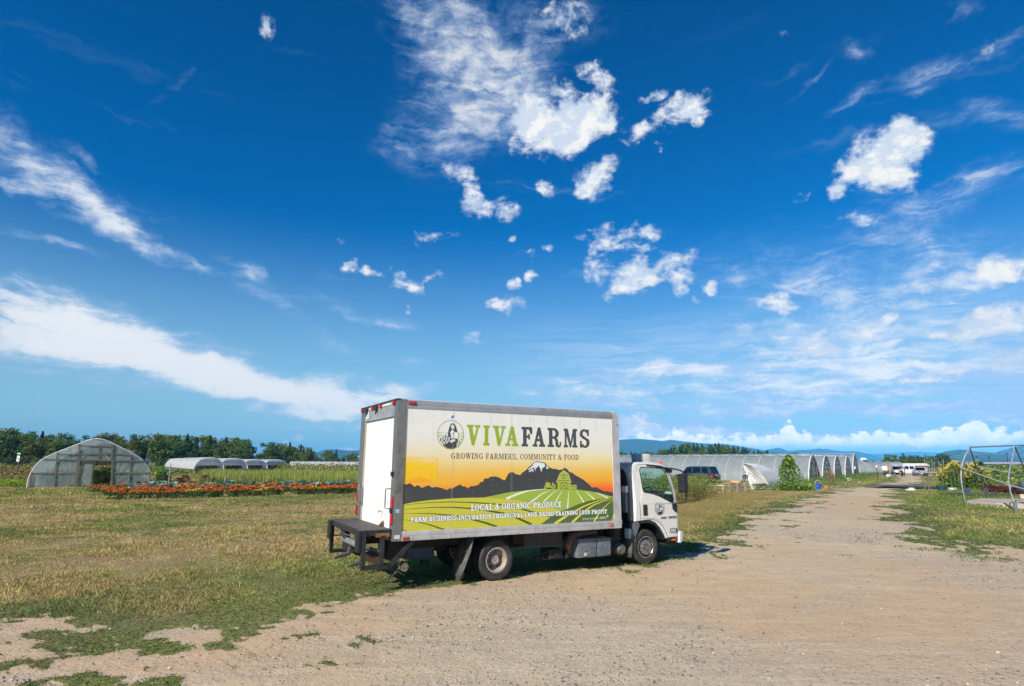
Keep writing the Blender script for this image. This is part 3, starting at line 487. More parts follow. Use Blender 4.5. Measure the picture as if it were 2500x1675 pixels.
def wheel(parent,x,y,R,wid,side,kind):               # side -1: outer face towards -y
    w=thing('wheel',None,None,(x,y,R)); w.parent=parent
    h=wid/2; Rr=R*.60
    prof=[(Rr,-h*.86),(Rr+.02,-h*.97),(R*.80,-h*1.06),(R*.93,-h*.98),(R*.985,-h*.80),(R,-h*.55),(R,h*.55),(R*.985,h*.80),(R*.93,h*.98),(R*.8,h*1.06),(Rr+.02,h*.97),(Rr,h*.86)]
    t=MB().lathe(prof,axis='Y',n=56)
    for k in range(56):                              # tread blocks
        a=k*2*math.pi/56
        for yy in (-.58,0,.58):
            c,s_=math.cos(a+yy*.05),math.sin(a+yy*.05); e=.014; d=.03*R/.37
            P=[(R*.995,-e),(R*1.018,-e),(R*1.018,e),(R*.995,e)]
            vs=[(c*r-s_*q,yv*h,s_*r+c*q) for yv in (yy-.2,yy+.2) for r,q in P]
            t.add(vs,[(0,1,2,3),(4,5,6,7),(0,1,5,4),(1,2,6,5),(2,3,7,6)])
    t.build('tyre',M['rubber'],w,True,30)
    s=side
    if kind=='dish':                                 # deep dish of the rear duals, hand holes, nave and nuts
        r=MB().lathe([(Rr+.012,s*h*.99),(Rr-.012,s*h*1.0),(Rr-.022,s*h*.82),(Rr-.035,s*h*.2),(Rr-.05,-s*h*.35),(Rr-.085,-s*h*.5),(R*.30,-s*h*.35),(.08,-s*h*.30)],axis='Y',n=48)
        r.build('rim',M['rim'],w,True,40)
        hub=MB().lathe([(.092,-s*h*.3),(.09,s*h*.35),(.075,s*h*.46),(.055,s*h*.47),(.05,s*h*.42),(0,s*h*.43)],axis='Y',n=24); hub.build('hub',M['rim'],w,True,30)
        n=MB()
        for k in range(6):
            a=k*math.pi/3+.3; n.lathe([(.018,-s*h*.3),(.018,-s*h*.02),(.012,s*h*.04),(0,s*h*.04)],(R*.345*math.cos(a),0,R*.345*math.sin(a)),'Y',8)
        n.parts('wheel_nut',M['grey'],w)
        hh=MB()
        for k in range(6):
            a=k*math.pi/3+.05; hh.lathe([(.030,-s*h*.40),(.030,-s*h*.385),(0,-s*h*.385)],(R*.455*math.cos(a),0,R*.455*math.sin(a)),'Y',12)
        hh.parts('hand_hole',M['black'],w)
    else:
        r=MB().lathe([(Rr+.012,s*h*.99),(Rr-.012,s*h),(Rr-.03,s*h*.72),(Rr-.05,s*h*.62),(R*.46,s*h*.98),(R*.36,s*h*1.13),(R*.30,s*h*1.08),(R*.20,s*h*.98),(0,s*h*.98)],axis='Y',n=48)
        r.build('rim',M['chrome'],w,True,40)
        MB().lathe([(.06,s*h*.9),(.058,s*h*1.28),(.04,s*h*1.36),(0,s*h*1.36)],axis='Y',n=20).build('hub',M['chrome'],w,True,30)
        n=MB();hh=MB()
        for k in range(6):
            a=k*math.pi/3+.3; n.lathe([(.017,s*h*.95),(.017,s*h*1.22),(0,s*h*1.24)],(R*.25*math.cos(a),0,R*.25*math.sin(a)),'Y',8)
            a+=.5; hh.lathe([(.034,s*h*.8),(.034,s*h*.985),(0,s*h*.99)],(R*.445*math.cos(a),0,R*.445*math.sin(a)),'Y',12)
        n.parts('wheel_nut',M['grey'],w); hh.parts('hand_hole',M['black'],w)
    return w
TRK=thing('box_truck','white box truck with a farm mural and rear liftgate beside the dirt road','truck',(-2.0517,10.7672,0),.5118)
def truck():
    T=TRK; L,W_,Z0,Z1=5.087,2.44,.842,3.331
    # cargo box
    b=MB().box(.03,.014,Z0+.03,L-.03,W_-.014,Z1-.03); b.build('cargo_body',M['white'],T)
    uvquad('side_panel',[(.150,.0115,1.0),(4.90,.0115,1.0),(4.90,.0115,3.185),(.150,.0115,3.185)],img_mat('side_mural',side_art()),T)
    for y0,y1,s in ((0,.05,1),(W_-.05,W_,-1)):
        r=MB(); r.box(.155,y0,.925,4.895,y1,1.002,.004); r.box(.155,y0-.004*s,.842,4.895,y1-.004*s,.922,.004)
        for k in range(13):
            x=.35+k*.36
            for z in (.865,.897): r.lathe([(.011,0),(.009,-.008*s),(0,-.011*s)],(x,(y0 if s>0 else y1)-.004*s,z),'Y',8)
        r.build('bottom_rail',M['alu'],T,True)
        r=MB(); r.box(.155,y0,3.178,4.93,y1,3.235,.004)
        r.add([(x,(y0 if s>0 else y1)+s*a,z) for x in (.155,4.95) for a,z in ((0,3.237),(0,3.28),(.012,3.312),(.045,3.331),(.09,3.331),(.09,3.237))],[(i,(i+1)%6,6+(i+1)%6,6+i) for i in range(6)]+[(0,1,2,3,4,5),(6,7,8,9,10,11)])
        for k in range(92): r.lathe([(.006,0),(.004,-.004*s),(0,-.005*s)],(.18+k*.052,(y0 if s>0 else y1),3.195),'Y',6)
        r.build('top_rail',M['alutop'],T,True)
        fp=[(4.895,.842),(5.087,.842),(5.087,3.16),(5.07,3.24),(5.03,3.295),(4.96,3.328),(4.93,3.331),(4.93,3.15),(4.895,3.15)]
        q=MB().prism(fp,y0-.003*s,y1); q.build('front_corner_post',M['alu'],T)
        q=MB().box(5.0,y0-.008*s,3.02,5.094,y1,3.05); q.build('corner_strap',M['alutop'],T)
        q=MB().box(.0,y0-.004*s if s>0 else y0,.842,.153,y1 if s>0 else y1+.004,3.331,.006); q.build('rear_side_post',M['steelpost'],T)
    MB().prism([(4.9,Z0),(5.087,Z0),(5.087,3.16),(5.07,3.24),(5.03,3.295),(4.96,3.328),(4.9,3.331)],.06,W_-.06).build('front_wall',M['white'],T)
    MB().box(.02,.05,3.325,4.95,W_-.05,3.34).build('roof_sheet',M['white'],T)
    # rear frame
    MB().box(-.012,.205,3.03,.16,2.12,3.325,.004).build('rear_header',M['alutop'],T)
    MB().box(-.03,-.006,3.318,.04,W_+.006,3.342,.004).build('drip_edge',M['black'],T)
    for y0,y1 in ((.006,.205),(2.12,W_-.006)): MB().box(-.012,y0,Z0,.14,y1,3.318,.004).build('rear_post',M['grey'],T)
    MB().box(.0,.206,1.0,.13,.216,3.03).build('door_jamb',M['grey'],T); MB().box(-.006,2.108,1.0,.13,2.119,3.03).build('door_jamb',plain('tan_far_jamb',(.42,.36,.28),.6),T)  # near jamb grey, far jamb tan
    MB().box(-.02,.206,Z0,.16,2.119,1.03,.004).build('door_sill',M['alu'],T)
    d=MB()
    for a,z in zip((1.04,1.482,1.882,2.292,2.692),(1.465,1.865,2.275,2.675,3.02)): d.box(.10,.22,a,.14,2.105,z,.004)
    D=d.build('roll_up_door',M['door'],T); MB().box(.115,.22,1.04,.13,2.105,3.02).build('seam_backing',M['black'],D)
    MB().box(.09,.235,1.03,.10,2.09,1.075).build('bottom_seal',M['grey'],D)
    fl=thing('door_label',None,None); fl.parent=T; MB().box(.094,1.72,1.46,.099,1.98,1.56).build('label_plate',M['red'],fl); MB().box(.091,1.735,1.475,.0945,1.965,1.545).build('label_face',M['white'],fl)
    h=MB()
    for y in (.93,1.28):
        for z in (1.54,1.59,1.65,1.70): h.lathe([(.009,.1),(.009,.094),(0,.092)],(0,y,z),'X',6)
    h.parts('door_bolt',M['grey'],D)
    g=MB().box(.06,.70,1.07,.1,1.10,1.17,.01).box(.03,.60,1.12,.09,.66,1.28,.01).box(.03,.80,1.15,.09,.86,1.32,.01).box(.04,.98,1.10,.09,1.06,1.27,.01).tube([(.05,.63,1.25),(.02,.70,1.31),(.05,.83,1.28)],.014,6).tube([(.04,1.02,1.25),(.02,.96,1.3),(.03,.86,1.3)],.013,6)
    g.build('door_latch',plain('chipped_white_latch',(.6,.57,.5),.6,dirt=(.3,.12,.04),da=.9,sc=18),T)
    MB().box(.0,.62,1.0,.06,.74,1.12,.02).tube([(.03,.68,1.13),(-.05,.66,1.05)],.02,6).build('padlock_bracket',M['exh'],T)
    for y,s in ((.275,1),(2.06,-1)):
        MB().tube([(-.01,y-.07*s,1.73),(-.075,y,1.73),(-.085,y,1.70),(-.085,y,1.42),(-.075,y,1.385),(-.01,y-.07*s,1.385)],.011,8).build('grab_handle',M['grey'],T,True)
    for y in (.055,2.385):
        for z in (1.50,1.21):
            o=thing('tail_lamp',None,None,(-.012,y,z)); o.parent=T; MB().box(-.03,-.032,-.09,.0,.032,.09,.012).build('red_lens',M['red'],o,True); MB().box(-.006,-.04,-.10,.001,.04,.10).build('lamp_base',M['black'],o)
    for y,z in ((.09,1.36),(.11,1.99)): MB().box(-.045,y-.05,z-.04,-.01,y+.06,z+.04,.006).build('strap_bracket',M['black'],T)
    for y in (.20,1.0,1.56,2.3):
        o=thing('marker_lamp',None,None,(-.012,y,3.275)); o.parent=T; MB().box(-.05,-.045,-.03,0,.045,.032,.012).build('red_lens',M['red'],o,True); MB().box(-.012,-.055,-.038,.001,.055,.038).build('lamp_base',M['black'],o)
    for y0,y1 in ((.27,.93),(1.63,1.83)): MB().box(-.026,y0,3.255,-.011,y1,3.292).build('light_bar',plain('cream_light_bar',(.6,.57,.5),.4),T)
    for y in (1.27,1.95): MB().box(-.075,y-.05,3.21,-.0125,y+.05,3.30,.015).tube([(-.04,y,3.24),(-.06,y-.03,3.13)],.013,6).build('camera_bracket',M['black'],T)
    MB().box(-.018,1.87,3.08,-.0125,2.03,3.235).build('sticker',plain('weathered_sticker',(.6,.64,.68),.5,var=.3,sc=40),T)
    for x0,x1,z0,z1,m in ((.19,.315,3.245,3.295,'red'),(.185,.285,.862,.905,'red'),(4.765,4.835,.90,.945,'orange')):
        o=thing('side_marker',None,None,((x0+x1)/2,-.004,(z0+z1)/2)); o.parent=T; a,c=(x1-x0)/2,(z1-z0)/2
        MB().box(-a,-.02,-c,a,-.001,c,.008).build('lens',M[m],o,True); MB().box(-a-.012,-.006,-c-.006,a+.012,.0,c+.006).build('lamp_base',M['grey'],o)
    MB().box(5.085,.05,3.06,5.1,.10,3.14,.004).build('front_marker',M['red'],T)
    MB().box(5.088,.3,2.1,5.13,2.1,3.1,.03).build('nose_panel',plain('dark_front_fairing',(.05,.07,.08),.4),T)
    for x0,z0 in ((.025,1.325),): MB().box(x0,-.0065,z0,x0+.07,-.004,z0+.06).build('small_sticker',plain('pale_blue_sticker',(.35,.5,.58),.5,var=.3,sc=50),T)
    MB().box(.02,-.0065,.885,.12,-.004,.95).build('small_sticker',plain('white_sticker',(.6,.6,.6),.5,var=.35,sc=60),T)
    # liftgate
    Lg=thing('liftgate',None,None); Lg.parent=T; k=M['black']
    MB().box(-.535,.05,1.018,-.012,2.38,1.048,.004).build('platform',M['deck'],Lg)
    MB().box(-.545,.04,.95,-.012,.048,1.044).box(-.545,2.382,.95,-.012,2.39,1.044).box(-.545,.05,.955,-.537,2.38,1.044).box(-.5,.3,.96,-.05,.34,1.017).box(-.5,1.2,.96,-.05,1.24,1.017).box(-.5,2.05,.96,-.05,2.09,1.017).build('platform_frame',k,Lg)
    MB().box(-.30,.035,.925,-.05,.0385,.99).build('rust_patch',M['rust'],Lg)
    for y,s in ((.05,1),(2.36,-1)):
        f=MB(); r=.034
        f.tube([(-.50,y,1.03),(-.50,y,.43)],r,sq=1).tube([(-.528,y,.43),(-.02,y,.43)],r,sq=1).tube([(-.175,y,.46),(-.175,y,.95)],r,sq=1).tube([(-.06,y,.40),(.42,y,.875)],r,sq=1).tube([(-.475,y,.73),(-.20,y,.73)],.012,sq=1).tube([(.40,y,.86),(.75,y,.86)],r,sq=1)
        f.prism([(-.13,.455),(.0,.47),(-.02,.37),(-.13,.40)],y-.02,y+.02)
        f.build('side_frame',k,Lg)
        MB().box(-.60,y-.02 if s>0 else y-.20,.685,-.545,y+.20 if s>0 else y+.02,1.045,.02).build('dock_bumper',M['plasticb'],Lg,True)
        a=MB(); yy=y+.62*s
        a.tube([(-.47,yy,.98),(-.40,yy,.80),(-.25,yy,.62),(-.30,yy,.45),(-.52,yy,.40),(-.57,yy,.38)],[.05,.06,.06,.05,.035,.025],6)
        a.tube([(-.25,yy,.62),(.25,yy,.45)],.05,sq=1); a.build('lift_arm',plain('dark_arm',(.05,.055,.06),.5),Lg,True)
        MB().tube([(-.44,yy-.2*s,.98),(.2,yy-.2*s,.62)],.03,8).build('lift_cylinder',M['dark'],Lg,True)
    MB().tube([(-.34,.45,.70),(-.34,1.98,.70)],.065,16).build('torsion_tube',plain('mid_grey_tube',(.17,.18,.19),.5),Lg,True)
    MB().tube([(-.47,.3,.93),(-.47,2.1,.93)],.022,8).tube([(-.45,.35,.89),(-.42,2.1,.80)],.012,6).parts('cross_bar',M['grey'],Lg,True)
    MB().prism([(-.40,.70),(-.02,.46),(.05,.40),(.0,.34),(-.40,.52)],.52,.56).prism([(-.40,.70),(-.02,.46),(.05,.40),(.0,.34),(-.40,.52)],1.84,1.88).parts('link_plate',plain('dark_rust',(.09,.045,.03),.85,0,.4,14,dirt=(.02,.02,.02),da=.6),Lg)
    MB().box(.02,.3,.5,.3,.75,.8,.02).build('pump_box',M['dark'],Lg)
    m_=MB().lathe([(.0,-.14),(.075,-.14),(.085,-.10),(.085,.02),(.07,.05),(0,.05)],(.33,.40,.36),'Y',20).tube([(.25,.33,.33),(.10,.30,.22),(.05,.30,.14),(.12,.3,.10)],.018,6).tube([(.33,.3,.45),(.42,.32,.5),(.45,.4,.6)],.012,6)
    m_.build('winch_motor',M['chrome'],Lg,True)
    # chassis
    c=MB()
    for y in (.80,1.64): c.box(-.0,y-.035,.62,6.7,y+.035,.82,.004)
    for x in (.4,1.2,2.1,3.0,3.9,4.7): c.box(x-.04,.84,.66,x+.04,1.6,.80)
    for k_ in range(12): c.box(.2+k_*.42,.06,.82,.26+k_*.42,2.38,.868)
    c.build('chassis_frame',M['dark'],T)
    MB().tube([(2.12,.25,.38),(2.12,2.19,.38)],.06,12).lathe([(.0,-.16),(.12,-.12),(.17,0),(.12,.12),(0,.16)],(2.12,1.22,.38),'Y',16).tube([(5.947,.3,.38),(5.947,2.14,.38)],.05,8).parts('axle',M['dark'],T,True)
    MB().prism([(1.45,.50),(2.12,.38),(2.8,.50),(2.8,.53),(2.12,.46),(1.45,.53)],.66,.74).prism([(1.45,.50),(2.12,.38),(2.8,.50),(2.8,.53),(2.12,.46),(1.45,.53)],1.70,1.78).tube([(2.3,1.22,.42),(4.9,1.22,.55)],.045,8).parts('leaf_spring',M['dark'],T)
    for y,s in ((.235,-1),(.475,1),(1.965,-1),(2.205,1)):
        wheel(T,2.12,y,.372,.205,s,'dish')
    wheel(T,5.947,.325,.372,.205,-1,'hub'); wheel(T,5.947,2.115,.372,.205,1,'hub')
    for y0,y1,ys in ((.055,.60,1),(1.84,2.385,-1)):
        f=MB(); P=[(1.60,.82),(1.52,.55),(1.45,.30),(1.43,.07)]
        n=len(P); ya=[y0,y0+.09,y0+.10,y0+.2,y0+.35,y1] if ys>0 else [y0,y1-.35,y1-.2,y1-.10,y1-.09,y1]
        for i,(x,z) in enumerate(P):
            for j,yv in enumerate(ya): f.v.append((x+(.03*math.sin(j*2+i) if i else 0)+(-.10*(i/3)**2 if j in(0,1) and ys>0 else 0)*1.2,yv,z+(.06 if i==3 and j in (2,) else .02*((j*7)%3) if i==3 else 0)))
        w_=len(ya); f.f+=[(i*w_+j,i*w_+j+1,(i+1)*w_+j+1,(i+1)*w_+j) for i in range(n-1) for j in range(w_-1)]
        o=f.build('mud_flap',M['plasticb'] if 0 else plain('dusty_rubber_flap',(.045,.045,.045),.7,dirt=(.2,.18,.15),da=.5),T,True); s_=o.modifiers.new('thick','SOLIDIFY'); s_.thickness=.012
    for x,y0,y1 in ((1.65,.07,.62),(2.62,.07,.62)): MB().box(x,y0,.80,x+.05,y1,.842).build('fender_bracket',M['dark'],T)
    MB().box(2.75,.62,.58,3.63,.66,.83).box(2.75,.17,.555,3.66,.19,.84).parts('side_skirt',plain('grimy_side_skirt',(.028,.027,.025),.8,dirt=(.07,.06,.045),da=.5),T)
    tk=MB().box(4.06,.17,.26,4.545,.72,.645,.05).box(4.56,.17,.26,4.93,.72,.645,.05).box(4.5,.2,.29,4.6,.7,.62).build('fuel_tank',M['tank'],T,True)
    e=MB()
    for P_ in ([(4.12,.48),(4.14,.34),(4.14,.36)],[(4.16,.50),(4.5,.50),(4.5,.47),(4.18,.47),(4.16,.50)],[(4.62,.50),(4.80,.50),(4.80,.46),(4.62,.46)],[(4.14,.30),(4.25,.30),(4.36,.36),(4.38,.42),(4.24,.42),(4.14,.36)],[(4.6,.42),(4.6,.36),(4.68,.31),(4.86,.31),(4.86,.35)],[(4.88,.50),(4.88,.42),(4.84,.41)]): e.tube([(x,.166,z) for x,z in P_],.006,4)
    e.parts('moulded_rib',plain('rib_grey',(.22,.25,.28),.5),tk); MB().box(4.2,.160,.30,4.275,.169,.37).build('warning_label',plain('faded_label',(.55,.45,.28),.5,var=.3,sc=60),tk)
    MB().tube([(4.75,.5,.72),(4.3,.45,.72),(4.05,.40,.66),(3.93,.38,.52),(3.96,.42,.38)],[.06,.07,.095,.10,.09],14).build('exhaust_pipe',M['exh'],T,True)
    MB().box(3.42,.30,.27,3.75,.62,.46,.015).box(3.55,.285,.30,3.66,.30,.43,.004).box(3.84,.3,.27,3.9,.45,.42,.005).tube([(3.42,.32,.42),(3.3,.33,.40),(3.27,.33,.30),(3.36,.33,.27)],.014,6).build('battery_box',M['dark'],T,True)
    MB().tube([(4.95,.55,.82),(4.93,.5,.70),(4.86,.45,.66)],.03,8).tube([(2.7,.9,.6),(3.8,.9,.58)],.10,12).box(.9,.9,.5,1.4,1.5,.75,.03).parts('underbody_part',M['dark'],T)
    MB().box(.55,.75,.38,1.1,1.6,.62,.05).build('spare_tank',plain('dark_blue_drum',(.02,.05,.09),.5),T)
    # between box and cab
    MB().box(5.12,.40,.50,5.35,.62,.9,.03).box(5.15,.35,.60,5.30,.6,1.2,.03).parts('engine_cover',M['dark'],T)
    MB().lathe([(0,-.17),(.10,-.16),(.14,-.08),(.14,.06),(.10,.10),(0,.11)],(5.30,.42,.36),'Y',18).tube([(5.2,.26,.34),(5.3,.25,.30),(5.38,.26,.36),(5.3,.25,.40),(5.2,.25,.32)],.01,5).build('air_dryer',plain('wrapped_canister',(.2,.2,.19),.35,.6,.5,30),T,True)
    MB().prism([(.34,.93),(2.05,.93),(2.05,2.0),(1.9,2.09),(.62,2.09),(.46,2.02),(.37,1.85),(.34,1.5)],5.555,5.60,'yz').build('rear_dark_panel',M['plasticb'],T); MB().prism([(5.22,1.0),(5.22,2.02),(5.27,2.10),(5.34,2.12),(5.43,2.03),(5.46,1.9),(5.46,1.0)],.95,1.45).prism([(5.15,.55),(5.2,1.0),(5.46,1.0),(5.5,.6)],.5,1.5).build('air_intake',M['plasticb'],T)  # black panel added over the rear wall to darken the space behind the cab
    MB().box(5.50,.33,1.12,5.56,.46,1.56,.012).build('intake_duct',plain('grey_duct',(.16,.19,.19),.5),T,True); MB().box(5.50,.315,1.56,5.57,.47,1.70,.012).build('duct_cap',M['white'],T,True)
    MB().tube([(5.38,.5,1.05),(5.42,.45,.95),(5.36,.42,.80),(5.3,.42,.6)],.03,8).build('coolant_hose',M['rubber'],T,True); MB().box(5.40,.40,.86,5.44,.405,.97).build('hose_tag',M['white'],T)
    MB().box(5.50,.25,.56,5.60,.42,.78,.04).build('washer_bottle',plain('milky_bottle',(.35,.48,.5),.4),T,True)
    # cab
    Cb=T
    O=[(5.645,.93),(5.64,1.14),(5.645,1.32),(5.612,2.0),(5.618,2.10),(5.655,2.185),(5.72,2.225),(5.86,2.236),(6.22,2.24),(6.48,2.215),(6.64,2.175),(6.71,2.11),(6.80,1.95),(6.93,1.55),(6.98,1.28),(7.0,1.09),(6.985,.66),(6.95,.52),(6.53,.515),(6.44,.65),(6.353,.77),(6.24,.872),(6.06,.925),(5.82,.93)]
    cx,cz=6.3,1.45; n=len(O)
    def ring(d,yb):                                   # shrink towards the middle for a rounded shoulder; sides lean in to the roof
        R_=[]
        for x,z in O:
            l=math.hypot(x-cx,z-cz); top=max(0,(z-1.5)/.74); y=yb+.055*top**1.5+.03*max(0,(x-6.75)/.25)
            R_.append((x-(x-cx)/l*d,y,z-(z-cz)/l*d))
        return R_
    lv=[(.055,.0),(.022,.008),(.004,.035),(0,.07)]; Yn,Yf=.195,2.245
    near=[ring(d,Yn+a) for d,a in lv]; far=[[(x,Yn+Yf-y,z) for x,y,z in ring(d,Yn+a)] for d,a in lv][::-1]
    V=[p for r in near+far for p in r]; F=[]; R_=len(near+far)
    for i in range(R_-1):
        for j in range(n):
            a=j;b_=(j+1)%n
            if i==len(lv)-1 and j in (11,12,0,1,2): continue      # openings: windscreen, rear wall
            F.append((i*n+a,i*n+b_,(i+1)*n+b_,(i+1)*n+a))
    sh=MB().add(V,F)
    inner=[(x,z) for x,y,z in near[0]]
    win=[(5.842,2.06),(5.865,2.108),(5.91,2.122),(6.17,2.112),(6.40,2.100),(6.53,2.088),(6.59,2.04),(6.66,1.93),(6.76,1.65),(6.825,1.39),(6.81,1.315),(6.77,1.31),(6.62,1.37),(6.36,1.475),(6.16,1.53),(6.03,1.553),(5.93,1.563),(5.895,1.60)]
    def yy(x,z): return Yn+.055*max(0,(z-1.5)/.74)**1.5+.03*max(0,(x-6.75)/.25)
    wo=[(x+(.012 if x<6.2 else -.012)*0,z) for x,z in win]
    sh.sheet(inner,[wo],lambda u,w:(u,yy(u,w),w)); sh.sheet(inner,[wo],lambda u,w:(u,Yn+Yf-yy(u,w),w))
    def ys(j,i,t): p=near[-1][j]; q=far[0][j]; return tuple(p[k]+(q[k]-p[k])*t for k in range(3))
    for j in (11,12):                                  # pillars beside the windscreen
        for t0,t1 in ((0,.045),(.955,1)): sh.add([ys(j,0,t0),ys(j+1,0,t0),ys(j+1,0,t1),ys(j,0,t1)],[(0,1,2,3)])
    shell=sh.build('cab_shell',M['cab'],Cb,True,40)
    MB().add([ys(11,0,.045),ys(12,0,.045),ys(13,0,.045),ys(13,0,.955),ys(12,0,.955),ys(11,0,.955)],[(0,1,4,5),(1,2,3,4)]).build('windscreen',M['glass'],Cb)
    # rear wall with its window
    bw=MB(); P0=[(.265,.93),(2.175,.93),(2.175,1.32),(2.13,2.0),(2.10,2.17),(.34,2.17),(.31,2.0),(.265,1.32)]
    wr=[(.42,1.42),(2.02,1.42),(2.0,1.95),(1.9,2.06),(.54,2.06),(.44,1.95)]
    bx=lambda u,w: (5.645 if w<1.3 else 5.645-.033*(w-1.3)/.7 if w<2 else 5.612+.03*(w-2)/.17,u,w)
    bw.sheet(P0,[wr],bx); bw.build('rear_wall',M['bluewhite'],Cb); MB().sheet(wr,[],lambda u,w:(bx(u,w)[0]-.003,u,w)).build('rear_window',M['carglass'],Cb)  # the wall's paint carries the bluish shade behind the cargo box
    gk=MB().tube([(bx(u,w)[0]-.006,u,w) for u,w in wr+[wr[0],wr[1]]],.014,4); gk.build('rear_window_seal',M['plasticb'],Cb)
    # doors
    dp=[(5.808,.945),(5.795,1.30),(5.766,2.08),(5.785,2.155),(5.84,2.183),(6.10,2.183),(6.47,2.158),(6.60,2.118),(6.665,2.02),(6.735,1.87),(6.855,1.50),(6.905,1.27),(6.925,1.06),(6.92,.545),(6.60,.545),(6.545,.67),(6.45,.81),(6.33,.905),(6.18,.955),(6.05,.965),(5.90,.955)]
    dp=[(x,z) for x,z in dp if True]
    for s in (1,-1):
        my=lambda y: y if s>0 else Yn+Yf-y
        MB().tube([(x,my(yy(x,z)+.001),z) for x,z in dp+[dp[0],dp[1]]],.0055,4).build('door_seam',M['plasticb'],Cb)
        dd=MB(); m0=[(5.9+(x-5.9)*1,z) for x,z in dp]; cxm,czm=6.36,1.4
        ins=[(x-(x-cxm)*.014,z-(z-czm)*.012) for x,z in dp]
        dd.sheet(ins,[win],lambda u,w:(u,my(yy(u,w)-.006),w))
        for a,b_ in zip(ins,ins[1:]+ins[:1]): dd.add([(a[0],my(yy(*a)-.006),a[1]),(b_[0],my(yy(*b_)-.006),b_[1]),(b_[0],my(yy(*b_)+.01),b_[1]),(a[0],my(yy(*a)+.01),a[1])],[(0,1,2,3)])
        Dr=dd.build('door',M['cab'],Cb,tri=True)
        MB().sheet(win,[],lambda u,w:(u,my(yy(u,w)+.012),w)).build('window_glass',M['glass'],Dr)
        MB().tube([(x,my(yy(x,z)-.004),z) for x,z in win+[win[0],win[1]]],.011,5).build('window_seal',M['plasticb'],Dr)
        MB().box(5.88,my(yy(5.9,1.2)-.018),1.055,5.995,my(yy(5.9,1.2)+.0),1.29,.015).build('door_handle',M['plasticb'],Dr,True)
        MB().tube([(x,my(yy(x,z)-.010),z) for x,z in ((5.82,1.005),(6.15,1.00),(6.30,.965),(6.42,.89),(6.52,.78),(6.60,.66),(6.64,.56))],.008,5).build('body_crease',M['cab'],Dr,True)
        if s>0:
            R=Ras(720,440,.75,(1,1,1)); R.a[...,3]=0; R.a[...,:3]=(.02,.02,.02)
            K=(.02,.02,.02); Wh=(.70,.69,.64)
            farmer(R,165,265,.52,K,Wh); R.ring(165,265,148,146,7,K)
            for q in (((28,285),(110,280)),((30,245),(100,262)),((300,285),(245,280)),((298,245),(250,262)),((288,205),(245,235))): R.line(list(q),K,7)
            pass
            L7={'U':[[(0,1),(0,.1),(.5,0),(.5,0),(1,.1),(1,1)]],'S':[[(1,.85),(.6,1),(0,.85),(0,.6),(1,.4),(1,.12),(.4,0),(0,.15)]],'D':[[(0,0),(0,1),(.7,1),(1,.75),(1,.25),(.7,0),(0,0)]],'O':[[(0,.1),(0,.9),(1,.9),(1,.1),(0,.1)]],'T':[[(0,1),(1,1)],[(.5,1),(.5,0)]],
              '3':[[(0,.9),(.5,1),(1,.8),(.4,.52),(1,.25),(.5,0),(0,.1)]],'9':[[(1,.5),(0,.5),(0,1),(1,1),(1,.1),(.1,0)]],'8':[[(0,.5),(0,1),(1,1),(1,.5),(0,.5),(0,0),(1,0),(1,.5)]],'2':[[(0,.85),(.5,1),(1,.8),(0,.05),(1,.05)]],'5':[[(1,1),(0,1),(0,.55),(1,.5),(1,.05),(0,.03)]]}
            x=205
            for ch in 'USDOT 3982858':
                if ch!=' ':
                    for p in L7[ch]: R.poly([(x+u*24,30+w*46) for u,w in p],K,13)
                x+=39 if ch!=' ' else 26
            m_a=R.a[...,3]; R.a[...,:3]=np.where((m_a<.5)[...,None],np.array((.02,.02,.02)),R.a[...,:3])
            uvquad('door_emblem',[(6.21,yy(6.2,1.1)-.0095,.93),(6.93,yy(6.93,1.1)-.0095,.93),(6.93,yy(6.93,1.1)-.0095,1.37),(6.21,yy(6.2,1.1)-.0095,1.37)],img_mat('door_decal',R.a,True),Dr)
        # mirror and its loop, visor, lamps
        q=MB().tube([(6.36,my(.22),2.13),(6.58,my(.12),2.105),(6.72,my(-.02),2.08),(6.85,my(-.10),2.035),(6.90,my(-.12),1.96),(6.915,my(-.12),1.70),(6.92,my(-.12),1.40),(6.905,my(-.10),1.335),(6.86,my(0),1.31),(6.80,my(.17),1.30)],.017,8); q.build('mirror_arm',M['plasticb'],Cb,True)
        mr_=thing('mirror',None,None,(0,0,0)); mr_.parent=Cb; y0,y1=sorted((my(-.20),my(-.04)))
        MB().box(6.765,y0-.02,1.545,6.90,y1+.02,1.975,.035).build('mirror_housing',M['plasticb'],mr_,True); MB().box(6.755,y0+.0,1.60,6.764,y1-.0,1.94).build('mirror_glass',M['chrome'],mr_)
        MB().tube([(6.06,my(yy(6.06,2.17)-.012),2.168),(6.50,my(yy(6.5,2.12)-.02),2.135),(6.60,my(.16),2.10)],.018,6).build('rain_visor',M['plasticb'],Dr,True)
        MB().prism([(6.57,2.10),(6.64,2.10),(6.72,2.05),(6.69,1.99),(6.62,2.02)],my(.19),my(.08)).build('mirror_bracket',M['plasticb'],Cb)
        MB().prism([(6.775,1.29),(6.925,1.275),(6.925,1.11),(6.87,1.095),(6.785,1.17)],my(yy(6.9,1.2)-.022),my(yy(6.9,1.2)-.002)).build('mirror_mount',M['plasticb'],Cb)
        hl=MB().box(6.675,my(yy(6.8,.7)-.014),.652,6.885,my(yy(6.8,.7)-.002),.738,.006); Hh=hl.build('turn_lamp',M['plasticb'],Cb); MB().box(6.69,my(yy(6.8,.7)-.02),.662,6.84,my(yy(6.8,.7)-.014),.728,.004).build('lens',M['clear'],Hh); MB().prism([(6.70,.645),(6.885,.645),(6.86,.585)],my(yy(6.8,.6)-.004),my(yy(6.8,.6)+.002)).build('lamp_trim',M['bluewhite'],Cb)
